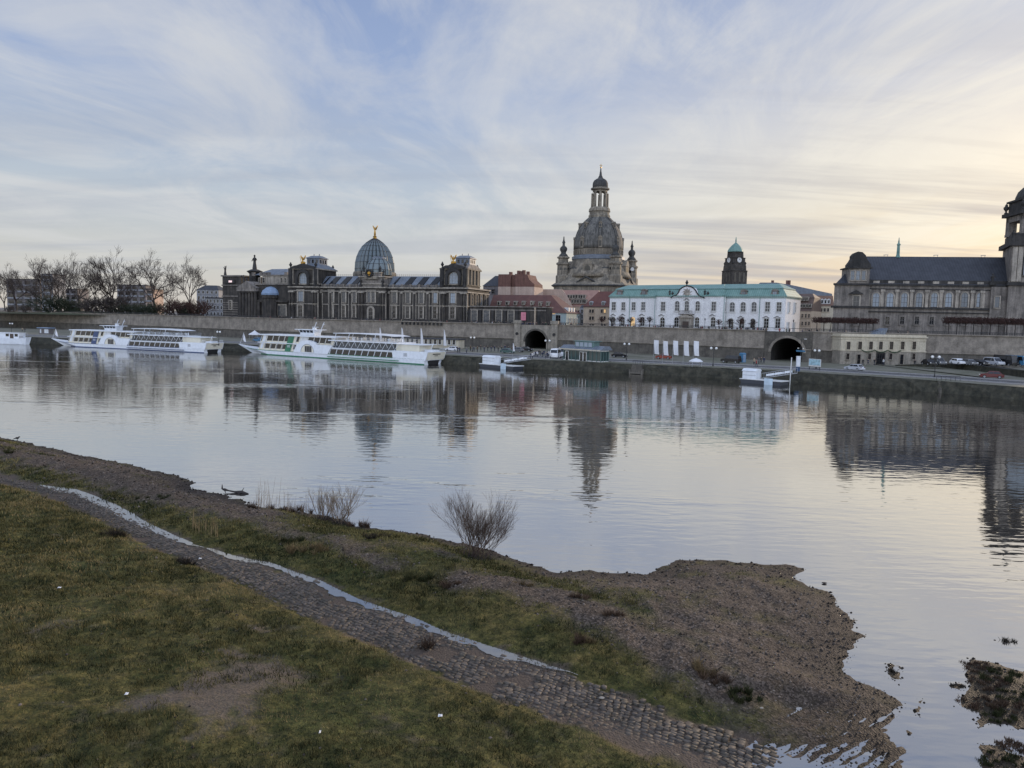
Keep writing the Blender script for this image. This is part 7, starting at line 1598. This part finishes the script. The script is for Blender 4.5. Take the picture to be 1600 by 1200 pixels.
# ------------------------------------------------------------------ people
def person_proto(pose):
    """one skinned body; material slots: 0 coat, 1 trousers, 2 skin, 3 hair"""
    V = {'pel':(0,0,.93,.135),'spn':(0,.01,1.12,.14),'che':(0,0,1.34,.155),'nek':(0,.0,1.49,.06),'hd0':(0,-.01,1.56,.075),'hd1':(0,-.01,1.66,.10),'hd2':(0,0,1.74,.06)}
    st = {'stand':(.03,-.02,.0,.0),'walk':(.24,-.26,.22,-.2),'talk':(.05,-.03,.0,.28)}[pose]
    for s, k, a in ((-1,st[0],st[3]),(1,st[1],st[2])):
        V[f'hip{s}'] = (s*.095,0,.86,.105); V[f'kne{s}'] = (s*.10,-k*.55-.01,.48,.075); V[f'ank{s}'] = (s*.105,-k,.09,.055); V[f'toe{s}'] = (s*.115,-k-.15,.035,.04)
        V[f'sho{s}'] = (s*.19,0,1.40,.075); V[f'elb{s}'] = (s*.26,-a*.3+.02,1.12,.06); V[f'wri{s}'] = (s*.27,-a-.06,.90+abs(a)*.6,.045); V[f'han{s}'] = (s*.265,-a-.10,.82+abs(a)*.75,.04)
    E = [('pel','spn'),('spn','che'),('che','nek'),('nek','hd0'),('hd0','hd1'),('hd1','hd2')]
    for s in (-1,1): E += [('pel',f'hip{s}'),(f'hip{s}',f'kne{s}'),(f'kne{s}',f'ank{s}'),(f'ank{s}',f'toe{s}'),('che',f'sho{s}'),(f'sho{s}',f'elb{s}'),(f'elb{s}',f'wri{s}'),(f'wri{s}',f'han{s}')]
    ks = list(V); me = bpy.data.meshes.new('person'); me.from_pydata([V[k][:3] for k in ks], [(ks.index(a), ks.index(b)) for a, b in E], []); o = bpy.data.objects.new('person', me); COL.objects.link(o)
    md = o.modifiers.new('skin', 'SKIN'); 
    for i, k in enumerate(ks): me.skin_vertices[0].data[i].radius = (V[k][3], V[k][3]*(.78 if k in ('che','spn','pel') else 1)); 
    me.skin_vertices[0].data[0].use_root = True; sb_ = o.modifiers.new('sub', 'SUBSURF'); sb_.levels = 1
    bpy.context.view_layer.update(); dg = bpy.context.evaluated_depsgraph_get(); nm = bpy.data.meshes.new_from_object(o.evaluated_get(dg)); bpy.data.objects.remove(o)
    nm.materials.clear()
    for m_ in ('coat_black','trousers','skin','hair'): nm.materials.append(M[m_])
    for p in nm.polygons:
        c = p.center; z = c.z
        p.material_index = 3 if (z > 1.68 or (z > 1.56 and c.y > .03)) else 2 if z > 1.47 or (abs(c.x) > .2 and z < .88 + (.25 if pose != 'stand' and c.y < -.15 else 0) and z > .7) else 0 if z > .72 and not (abs(c.x) < .2 and z < .78) else 1
        p.use_smooth = True
    return nm
for k, c in dict(black=(.015,.015,.018), navy=(.02,.03,.07), brown=(.08,.05,.03), grey=(.14,.14,.15), red=(.30,.03,.03), white=(.6,.6,.6), beige=(.35,.28,.2), green=(.04,.07,.04)).items(): M['coat_'+k] = paint('coat_'+k, c, .8)
M['trousers'] = paint('trousers', (.03,.035,.05), .85); M['skin'] = paint('skin', (.45,.28,.2), .5); M['hair'] = paint('hair', (.05,.03,.02), .7)
PM = {k: person_proto(k) for k in ('stand','walk','talk')}
prnd = random.Random(5)
def person(x, y, z, coat, label, group, pose=None, rz=None, sc=None):
    o = bpy.data.objects.new('person', PM[pose or prnd.choice(('stand','walk','walk','talk'))]); COL.objects.link(o); o.location = (x,y,z); o.rotation_euler = (0,0,prnd.uniform(0,6.28) if rz is None else rz); o.scale = (sc or prnd.uniform(.93,1.05),)*3
    o.material_slots[0].link = 'OBJECT'; o.material_slots[0].material = M['coat_'+coat]; return tag(o, label, 'person', group)
coats = ['black']*5+['navy']*3+['brown','grey','grey','green','red','white','beige']
dk = {'black':'dark','navy':'dark','brown':'brown','grey':'grey','green':'dark','red':'red','white':'white','beige':'beige'}
def crowd(fr, px0, px1, n, zone, y0=1.0, y1=7., group='people strolling along the terrace'):
    for i in range(n):
        px = prnd.uniform(px0, px1); xq = fr.x(px, 505); w_ = fr.w(xq, prnd.uniform(y0, y1)); c = prnd.choice(coats)
        person(w_.x, w_.y, ZT, c, f'tiny person in {dk[c]} coat {zone}', group)
FL2 = Fr(V2(WALL[6]), V2(WALL[5]), 0); FL3 = Fr(V2(WALL[7]), V2(WALL[6]), 0); FRt = Fr(V2(WALL[3]), V2(WALL[2]), 0)
crowd(FL3, 345, 440, 16, 'on the terrace before the exhibition hall'); crowd(FL2, 440, 590, 16, 'on the terrace before the left half of the art academy'); crowd(FL, 600, 730, 18, 'on the terrace before the right half of the art academy')
crowd(FL, 735, 812, 14, 'on the terrace before the low dark hall'); crowd(FL, 813, 838, 12, 'on the terrace above the left tunnel', .8, 4); crowd(FW, 842, 905, 26, 'on the terrace between the left tunnel and the beige house', .8, 5)
crowd(FW, 935, 1070, 18, 'on the terrace before the left half of the white palace'); crowd(FW, 1072, 1225, 36, 'on the terrace before the right half of the white palace', .8, 7); crowd(FRt, 1258, 1430, 10, 'on the terrace under the clipped limes', .8, 6)
for i, (px, py, c, lb) in enumerate(((1178,570,'beige','person in pale coat on the quay road, leftmost of a small group'),(1181.5,573,'red','person in red jacket standing on the quay before the small group'),(1185.5,569,'grey','person in grey coat in the small group left of the right tunnel'),(1189,568.5,'black','person in black coat in the small group left of the right tunnel'),(1193.5,568,'navy','rightmost person of the small group left of the right tunnel'),(1348,571,'black','person in black standing before the left door of the cream house'),(1356,571,'navy','person in navy before the garlanded front of the cream house'),(1380,570.5,'white','person in white at the entrance of the cream house'),(1366,570.5,'black','dark dressed person left of the entrance of the cream house'),(1429,572,'black','dark dressed person at the right corner of the cream house'),
        (715,551,'black','dark dressed person beside the white parked car'),(718,551,'navy','person in navy walking right of the white parked car'),(729,552,'grey','person in grey walking on the quay right of the white car'),(35,518,'beige','person in beige on the quay above the small boat'),(39,518.5,'black','person in dark coat on the quay above the small boat'))):
    p = at(px, py, ZQ+.02); person(p.x, p.y, ZQ+.02, c, lb, None, sc=1.0)
for i in range(16):
    px = 829+i*2.6; p = at(px, 558+prnd.uniform(-3,3), ZQ+.02); c = prnd.choice(['white','black','grey','navy','white']); person(p.x, p.y, ZQ+.02, c, f'person in {dk[c]} coat crossing the quay at the mouth of the left tunnel', 'people at the mouth of the left tunnel')
for i in range(14):
    px = 735+i*5.4; p = at(px, 548.5+prnd.uniform(-1,1.5), ZQ+.02); c = prnd.choice(['black','black','navy','brown']); person(p.x, p.y, ZQ+.02, c, f'person in {dk[c]} coat walking along the wall left of the left tunnel', 'people along the foot of the wall')

# ------------------------------------------------------------------ street furniture
def lamp_proto():
    o = thing('street_lamp', '', 'street lamp'); m = MB(); m.lathe([(.16,0),(.14,.5),(.07,.7),(.055,5.0)],0,0,8); m.build('post', M['dark_metal'], o); m = MB(); m.tube((-.6,0,3.9),(.6,0,3.9),.04,n=5); m.build('arm', M['dark_metal'], o)
    for s in (-1,1): m = MB(); m.ball((s*.6,0,4.2),.30,10,7); m.build('globe', M['lamp_glass'], o, smooth=True)
    return o
lp_ = lamp_proto(); lfst = True
for px, py, lb in ((978.5,563,'double globe lamp right of the glass pavilion'),(1114,572,'double globe lamp between the white flags and the right tunnel'),(1275,576,'double globe lamp behind the billboard'),(1460,590,'double globe lamp on the pavement before the parked cars'),(738,549.5,'double globe lamp right of the white parked car'),(18,523,'double globe lamp above the small boat'),(855,556,'double globe lamp at the right pillar of the left tunnel'),(342,540,'double globe lamp between the two cruise ships'),(1573,0,'')):
    if not lb: continue
    o = lp_ if lfst else copy_tree(lp_); lfst = False; p = at(px, py, ZQ+.02); o.location = p; o['label'] = lb; o['group'] = 'globe lamps along the quay'; o.rotation_euler = (0,0,road_dir(px))
# terrace lanterns
def lantern_proto():
    o = thing('terrace_lantern', '', 'lamp'); m = MB(); m.lathe([(.12,0),(.06,.6),(.05,3.4)],0,0,6); m.build('post', M['dark_metal'], o); m = MB(); m.lathe([(.1,3.4),(.2,3.8),(.16,3.95),(.02,4.15)],0,0,6); m.build('lamp_head', M['dark_metal'], o); return o
tl = lantern_proto(); tf = True
for j, px in enumerate((952.5,982,1098,1237,900,760,680,610,520,455)):
    o = tl if tf else copy_tree(tl); tf = False; fr = FW if px > 845 else FL if px > 600 else FL2; w_ = fr.w(fr.x(px,505),1.6); o.location = (w_.x,w_.y,ZT); o['group'] = 'slim lanterns along the terrace railing'
    o['label'] = 'slim dark lantern on the terrace before '+['the left corner of the white palace','the left wing of the white palace','the middle of the white palace','the right corner of the white palace','the pink roofed house','the low dark hall','the right pavilion of the art academy','the centre of the art academy','the left wing of the art academy','the left pavilion of the art academy'][j]
def flag(px, py, pyt, wd, label, hgt, tri=False, proto=[None]):
    p = at(px, py, ZQ); H = (CAM_H-ZQ)*0+atd(px, pyt, p.y).z-ZQ; o = thing('feather_flag' if tri else 'flag', label, 'flag', p, 0, 'white sail shaped flags on the quay' if tri else 'white banner flags on the quay')
    m = MB(); m.tube((0,0,0),(0,0,H),.05,.03,6); m.build('pole', M['grey_metal'], o); m = MB(); n = 7; vs = []; fs = []; rn = random.Random(px)
    for i in range(n+1):
        t = i/n; z = H-hgt*t
        for j in range(5):
            s = j/4; w_ = wd*(1 if not tri else .15+.85*t**.7); vs.append((.04+s*w_+(.25*t*t if not tri else 0), .10*math.sin(3*t+2.5*s+px), z-(.12*s if not tri else -.0)))
    for i in range(n):
        for j in range(4): fs.append((i*5+j,i*5+j+1,(i+1)*5+j+1,(i+1)*5+j))
    m.add(vs, fs); m.build('cloth', M['white_cloth'], o, smooth=True)
for j, (px, py, pt) in enumerate(((1020.5,566,531),(1035,567,532.5),(1050.5,568,532),(1067,570,532.5),(1082.5,571,532.5))): flag(px, py, pt, 1.15, f'white banner flag on a quay pole, {on[j]} of five from the left', 3.5)
for px, py, pt, lb in ((593,549,512,'narrow sail flag rising behind the canopy of the green banded ship'),(627,549,512,'thin sail flag behind the stern half of the green banded ship'),(657,550,513,'thin sail flag above the stern of the green banded ship'),(693,551,515,'wide white sail flag right of the cruise ship stern'),(801,557,536,'small white sail flag beside the left landing stage')): flag(px, py, pt, .85 if px != 801 else .5, lb, 4.6 if px != 801 else 2.2, True)
p = at(1246.5,580,ZQ); o = thing('advertising_column', 'slim white and blue advertising column on the quay', 'advertising column', p); m = MB(); m.lathe([(.42,0),(.42,1.0)],0,0,14); m.build('base', paint('deep_blue',(.02,.06,.14),.5), o); m = MB(); m.lathe([(.46,1.0),(.46,3.1),(.5,3.15),(.5,3.3)],0,0,14); m.build('poster_drum', M['ship_white'], o)
p = at(1272.5,579,ZQ); o = thing('billboard', 'wide pale blue billboard on two legs beside the quay road', 'billboard', p, road_dir(1272)); m = MB(); m.box(-1.6,1.6,-.06,.06,.9,2.6); bdp = m.build('board', M['frame_white'], o); m = MB(); m.box(-1.5,1.5,-.075,-.062,1.2,2.5); m.build('poster', paint('poster_blue', (.34,.52,.58), .5, .5, scale=1.5), bdp)
for s in (-1,1): m = MB(); m.cb(s*1.4,0,0,.1,.1,.9); m.build('leg', M['dark_metal'], o)
p = at(1250,570,ZQ); o = thing('traffic_sign_mast', 'dark mast with white lamps and a blue sign before the right tunnel', 'sign mast', p, road_dir(1250)); m = MB(); m.tube((0,0,0),(0,0,6.6),.09,.07,6); m.tube((0,0,6.4),(1.2,0,6.6),.05); m.build('post', M['dark_metal'], o); m = MB(); m.box(-1.4,1.4,-.08,.0,3.3,3.7); m.build('sign', CARM['blue'], o); m = MB(); m.box(-.95,-.6,-.12,-.02,4.05,4.3); m.box(.6,.95,-.12,-.02,4.05,4.3); m.box(.9,1.6,-.1,.1,6.5,6.65); m.parts('lamp', M['lamp_glass'], o)
for px, py, lb, wd, c in ((398,531,'white tent behind the bow of the green banded ship',2.4,'white_cloth'),(1087,573,'small white market umbrella left of the right landing stage',1.7,'white_cloth')):
    p = at(px, py, ZQ); o = thing('market_tent', lb, 'tent', p); m = MB(); m.lathe([(wd*1.0,1.9),(wd*.95,2.2),(wd*.4,2.9),(.08,3.6)] if wd > 2 else [(wd,1.2),(wd*.6,1.7),(.05,2.0)],0,0,8); m.build('canopy', M[c], o)
    for k in range(4): a = R(45+90*k); m = MB(); m.tube((wd*.9*math.cos(a),wd*.9*math.sin(a),0),(wd*.9*math.cos(a),wd*.9*math.sin(a),1.95 if wd > 2 else 1.25),.05,n=5); m.build('pole', M['grey_metal'], o)
p = at(69,522,ZQ); o = thing('kiosk', 'small kiosk with white panels and blue grey roof on the left quay', 'kiosk', p, R(-12)); m = MB(); m.box(-2.4,2.2,0,2.4,0,2.3); m.build('wall', M['block_wall'], o); m = MB(); m.box(-2.9,2.6,-.6,2.8,2.3,2.6); m.build('roof', M['blue_zinc'], o)
for a_, b_ in ((-1.9,-1.3),(.2,2.1)): m = MB(); m.box(a_,b_,-.08,-.01,.4,1.9); m.build('panel', M['ship_white'], o)
for px, py, lb in ((1160,566,'blue portable toilet cabin at the foot of the wall'),):
    p = at(px, py, ZQ); o = thing('toilet_cabin', lb, 'cabin', p, .5); m = MB(); m.box(-.6,.6,-.6,.6,0,2.2); m.frustum(-.65,.65,-.65,.65,2.2,-.45,.45,-.45,.45,2.5); m.build('shell', CARM['blue'], o); m = MB(); m.box(-.42,.42,-.63,-.605,.15,2.0); m.build('door', M['blue_zinc'], o)
# stone steps cut into the quay wall
for (px0, px1, pyt, pyb, lb) in ((1468,1506,594,609,'stone steps with dark rail cut into the quay wall at right'),(985,1004,570,580,'stone steps cut into the quay wall right of the glass pavilion')):
    a = at(px0,pyb,.6); b = at(px1,pyb+1,.6); f = Fr((a.x,a.y),(b.x,b.y),0); o = f.thing('quay_steps', lb, 'steps'); L = f.L; m = MB()
    for k in range(6): m.box(.1,L*.9,-.5+.25*k,1.6,.1+.34*k,.44+.34*k)
    m.box(-.2,.1,-.6,1.5,0,1.0); m.box(L*.9,L*.9+.3,-.6,1.5,0,1.2); m.build('treads', M['wall_low'], o); m = MB(); m.tube((.1,1.6,3.1),(L,1.6,3.1),.05,n=4)
    for k in range(6): x = .1+(L-.1)*k/5; m.tube((x,1.6,2.2),(x,1.6,3.1),.04,n=4)
    m.build('rail', M['dark_metal'], o)
# ------------------------------------------------------------------ plants and litter on the near bank
M['stem_pale'] = paint('stem_pale', (.17,.13,.09), .9); M['stem_brown'] = paint('stem_brown', (.075,.050,.038), .9); M['stem_dark'] = paint('stem_dark', (.035,.028,.026), .9)
M['straw'] = paint('straw', (.22,.16,.08), .9); M['tuft_green'] = paint('tuft_green', (.035,.042,.016), .9, .4)
def bush(px, py, pyt, spread, n, label, mat, seed, name='willow_bush', lean=(0,0), maxlev=4, base=.5, r0=.022, clump=True, wpx=None):
    p = on_ground(px, py); H = max(.4, atd(px, pyt, p.y).z-p.z); rnd = random.Random(seed); o = thing(name, label, 'bush', p); m = MB()
    for i in range(n):
        a = rnd.uniform(0,6.28); t = rnd.random()**.6*spread; d = Vector((math.cos(a)*t+lean[0], math.sin(a)*t*.7+lean[1], 1)).normalized()
        b = Vector((rnd.gauss(0,base*.5),rnd.gauss(0,base*.4),0)); ln = H*rnd.uniform(.28,.64)*(1-.22*t)
        grow(m, b, d, ln, r0, 2, rnd, .27, .22, 2, 4, maxlev, 3, .004)
    vv = np.array(m.v); kz = H/np.percentile(vv[:,2], 99); kx = (wpx/F_PX*p.y)/(np.percentile(vv[:,0], 98)-np.percentile(vv[:,0], 2)) if wpx else kz
    m.v = [(a*kx, b*kx, c*kz) for a, b, c in m.v]
    m.build('branches', M[mat], o, fix=False)
    if clump:
        m = MB()
        for i in range(160):
            a = rnd.uniform(0,6.28); rr = rnd.random()**.5*base*1.5; q = Vector((rr*math.cos(a),rr*.7*math.sin(a),-.04)); m.tube(q, q+Vector((rnd.gauss(0,.16),rnd.gauss(0,.16),rnd.uniform(.1,.42))), .012, .004, 3)
        m.build('undergrowth', M['stem_dark'], o, fix=False)
    return o
bush(742,870,779,1.0,42,'large bare willow bush at the water edge','stem_brown',3,maxlev=6,base=.8,r0=.022,wpx=100,lean=(.10,0))
bush(505,812,762,.42,18,'pale bare willow shoots left of the reddish clump','stem_pale',4,maxlev=5,base=.45,wpx=42)
bush(531,818,760,.62,20,'pale bare willow shoots leaning right over the water','stem_pale',5,maxlev=5,base=.4,wpx=52)
def stems(px0, px1, py0, py1, h0, h1, n, label, mat, seed):
    rnd = random.Random(seed); p0 = on_ground((px0+px1)/2, (py0+py1)/2); o = thing('dry_stalks', label, 'plant', p0); m = MB()
    for i in range(n):
        t = rnd.random(); g = on_ground(px0+(px1-px0)*t, py0+(py1-py0)*t+rnd.uniform(-4,5)); q = g-p0; H = rnd.uniform(h0,h1); e = q+Vector((rnd.gauss(0,.08)*H,rnd.gauss(0,.06)*H,H)); m.tube(q, e, .010, .004, 3)
        if rnd.random() < .5: m.tube(q+(e-q)*.55, q+(e-q)*.55+Vector((rnd.gauss(0,.18),rnd.gauss(0,.1),.3)), .006, .003, 3)
    m.build('stalks', M[mat], o, fix=False)
stems(400,450,795,800,.7,2.1,34,'tall pale dry stalks on the bank right of the driftwood','stem_pale',11); stems(450,492,800,808,.5,1.5,26,'shorter pale dry stalks between the tall stalks and the willow shoots','stem_pale',12)
stems(300,345,828,838,.4,1.1,40,'tangle of brown dry stalks beside the far puddle','straw',13)
TONE = {'stem_dark':((.022,.020,.016),(.06,.048,.036)),'stem_brown':((.04,.026,.020),(.13,.085,.055)),'straw':((.09,.065,.03),(.26,.19,.10)),'tuft_green':((.016,.024,.008),(.06,.06,.024))}
def tussock(px, py, wpx, hgt, label, mat, seed, n=420, name='grass_tussock', flat=.5):
    p = on_ground(px, py); wd = wpx/F_PX*p.y/2; rn_ = np.random.RandomState(seed); hgt *= 1.35; nc = max(3, int(n/55)); V = []; C = []
    c0, c1 = (np.array(c) for c in TONE[mat])
    for k in range(nc):
        a = rn_.rand()*6.28; rr = rn_.rand()**.6*wd*.95; cx_, cy_ = rr*math.cos(a), rr*math.sin(a)*flat; gz_ = G(p.x+cx_, p.y+cy_)-p.z; hk = hgt*rn_.uniform(.45,1.15); tk = rn_.rand()
        nb_ = 46; ang = rn_.rand(nb_)*6.28; le = rn_.rand(nb_)**.7*hk*1.0; H = hk*(.5+.7*rn_.rand(nb_))*(1-.3*rn_.rand(nb_)); bx = cx_+rn_.normal(0,.05,nb_); by = cy_+rn_.normal(0,.05,nb_); w_ = .012+.012*rn_.rand(nb_)
        b = rn_.rand(nb_)*6.28; z0 = np.full(nb_, gz_-.04)
        A = np.stack([bx-w_*np.cos(b),by-w_*np.sin(b),z0],1); B = np.stack([bx+w_*np.cos(b),by+w_*np.sin(b),z0],1); T = np.stack([bx+np.cos(ang)*le,by+np.sin(ang)*le,gz_+H],1)
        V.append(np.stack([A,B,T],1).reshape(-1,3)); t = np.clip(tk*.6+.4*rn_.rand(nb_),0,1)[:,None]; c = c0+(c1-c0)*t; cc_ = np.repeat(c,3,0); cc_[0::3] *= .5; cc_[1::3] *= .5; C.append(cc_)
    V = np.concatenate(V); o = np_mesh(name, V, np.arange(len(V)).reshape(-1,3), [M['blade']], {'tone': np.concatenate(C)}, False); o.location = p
    return tag(o, label, 'tussock' if name == 'grass_tussock' else 'plant')
tussock(178,838,44,.35,'dark grass tussock in the meadow left of the far puddle','stem_dark',21,520); tussock(286,880,40,.32,'dark grass tussock where the path narrows','stem_dark',22,480)
tussock(440,798,110,.38,'long reddish brown clump on the bank under the tall stalks','stem_brown',23,900,flat=.35); tussock(556,822,50,.32,'reddish clump at the foot of the leaning willow shoots','stem_brown',24,480)
tussock(487,858,75,.36,'straw coloured tussock right of the brown stalks','straw',25,650); tussock(455,842,50,.3,'dark tussock above the straw coloured one','tuft_green',26,420); tussock(660,905,60,.3,'dark green tussock left of the willow bush foot','tuft_green',27,520)
tussock(700,912,55,.3,'brown tussock below the willow bush','stem_brown',28,480); tussock(912,1000,45,.28,'brown tussock beside the pale gravel ridge','stem_brown',29,420); tussock(926,1002,24,.24,'small bright straw tuft beside the gravel ridge','straw',30,260); tussock(1098,1048,50,.26,'straw coloured weeds near the end of the gravel ridge','straw',31,460)
tussock(905,935,50,.22,'pale brown weeds on the inner gravel spit','stem_brown',32,380); tussock(1150,1090,90,.2,'flat dark green growth at the end of the grass strip','tuft_green',33,700); tussock(1110,1062,60,.25,'reddish weeds at the end of the grass strip','stem_brown',34,420)
tussock(668,1010,28,.55,'single dry weed standing beside the long puddle','stem_brown',35,70,'dry_weed'); tussock(590,842,70,.22,'low dark weeds on the bank between the two willow clumps','stem_dark',36,420); tussock(8,706,30,.4,'dark tussock at the left edge of the gravel','tuft_green',37,320)
tussock(1560,1060,60,.14,'dark wet weeds on the islet at the right edge','tuft_green',38,500); tussock(1580,1105,70,.14,'brownish wet weeds on the lower islet at the right edge','stem_brown',39,500); tussock(1575,1003,36,.12,'small drowned plant in the water at the right edge','stem_dark',40,160,'drowned_plant'); tussock(1395,1050,22,.08,'small drowned tuft beside the tip of the gravel spit','stem_dark',41,160,'drowned_plant'); tussock(1497,1073,22,.08,'small drowned tuft left of the right islet','stem_dark',42,160,'drowned_plant')
tussock(820,915,40,.2,'small tuft on the pale gravel ridge near the water','straw',43,260); tussock(960,962,50,.2,'low brown weeds on the gravel ridge','stem_brown',44,330); tussock(240,775,60,.22,'low green growth beside the far gravel','tuft_green',45,420)
# more scattered tufts over the meadow, each a small plant: left as ground cover
rn = np.random.RandomState(4); n0 = 15000; P0 = np.stack([-50+66*rn.rand(n0), np.exp(np.log(15.)+np.log(80/15.)*rn.rand(n0))], 1); P0 = P0[visible(P0)]
h0, d0, dp0, tp0, s0_, hw0, e0 = ground(P0); gz = zones(P0, GRAV); kk = (e0 > .6) & (d0 > 1.0) & (gz < .5) & (fbm(P0[:,0], P0[:,1], 3, .3) > .38) & (h0 > .15); C0 = P0[kk]
per = 22; c = np.repeat(C0, per, 0); sp_ = np.repeat(.10+.16*rn.rand(len(C0)), per)*np.clip(c[:,1]/30,.8,1.6); Pt = c+rn.normal(0,1,c.shape)*sp_[:,None]
tone = np.repeat(rn.rand(len(C0)), per)[:,None]; cg = np.array([.016,.024,.008])+(np.array([.19,.16,.06])-np.array([.016,.024,.008]))*tone**1.5; cg = cg*(.7+.6*rn.rand(len(Pt)))[:,None]
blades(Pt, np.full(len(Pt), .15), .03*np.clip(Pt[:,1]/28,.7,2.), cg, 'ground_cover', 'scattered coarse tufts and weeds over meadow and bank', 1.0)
# driftwood
p = at(370,770,0.0); o = thing('driftwood', 'dark driftwood branch floating off the bank', 'driftwood', p); m = MB(); k = p.y/F_PX
pts = [(-23*k,.0,.24),(-20*k,.05,.20),(-14*k,.1,.12),(-4*k,0,.07),(8*k,-.1,.06),(21*k,-.3,.03)]; rr = [.05,.10,.05,.06,.14,.03]
for i in range(5): m.tube(pts[i], pts[i+1], rr[i], rr[i+1], 6)
m.build('trunk', M['stem_dark'], o); m = MB(); m.tube(pts[0],(-24*k,.1,.55),.07,.02,5); m.tube(pts[1],(-16*k,-.2,.02),.05,.02,5); m.tube(pts[4],(6*k,-.6,.02),.05,.02,5); m.tube(pts[4],(9*k,.3,.3),.05,.015,5); m.build('broken_branches', M['stem_dark'], o)
# litter and pale stones
for px, py, w_, lb, mt in ((93,921,9,'white scrap of paper in the meadow at left','white_cloth'),(198,1088,9,'white plastic scrap in the lower meadow','white_cloth'),(688,1122,12,'flat white piece of litter in the meadow below the path','white_cloth'),(313,875,7,'white scrap lying at the far puddle','white_cloth'),(500,1148,5,'tiny white scrap near the bare patch','white_cloth'),(1190,1108,7,'pale upright stone beside the path','pale_stone'),(940,1092,10,'pale loose stone on the cobbles','pale_stone'),(1288,912,9,'dark twig floating off the gravel spit','stem_dark')):
    if mt == 'stem_dark': p = at(px,py,.0)
    else: p = on_ground(px, py)
    s = w_/F_PX*p.y*(.62 if mt == 'white_cloth' else 1); m = MB(); rn2 = random.Random(px)
    if mt == 'white_cloth': m.add([(-s/2,-.05,.06),(s*.1,-.09,.10),(s/2,-.03,.07),(s*.4,.06,.09),(-s*.1,.07,.08),(-s*.45,.05,.10)],[(0,1,4,5),(1,2,3,4)])
    else: m.ball((0,0,.04), s/2, 8, 5, 1, .6, .4 if mt != 'stem_dark' else .25); m.v = [(x*(1+rn2.uniform(-.2,.2)),y*(1+rn2.uniform(-.2,.2)),z) for x,y,z in m.v]
    o = m.build({'white_cloth':'litter','pale_stone':'loose_stone','stem_dark':'floating_twig'}[mt], M[mt]); o.location = p; tag(o, lb, {'white_cloth':'litter','pale_stone':'stone','stem_dark':'twig'}[mt])
# a crow on the shore at the far left
p = on_ground(27,688); o = thing('crow', 'black crow standing at the water edge on the far left', 'bird', p); m = MB(); m.ball((0,0,.22),.11,8,6,1.7,.9,.9); m.ball((.19,0,.33),.065,8,6,1.2,1,1); m.tube((.24,0,.33),(.33,0,.31),.025,.004,5); m.tube((-.14,0,.2),(-.36,0,.13),.05,.03,5); m.tube((.02,.03,.14),(.03,.03,0),.012,n=4); m.tube((.02,-.03,.14),(.03,-.03,0),.012,n=4); m.build('body', M['rubber'], o, smooth=True)


for j, (px, py, wp) in enumerate(((1528,1042,60),(1580,1052,80),(1545,1068,80),(1592,1088,80),(1530,1098,70),(1558,1118,60),(1590,1165,60),(1570,1190,80))):
    tussock(px, py, wp, .10, f'dark wet weed patch on the lower right islets, {on[j]} of eight from above', 'tuft_green' if j % 2 else 'stem_brown', 60+j, 1000, flat=.75)
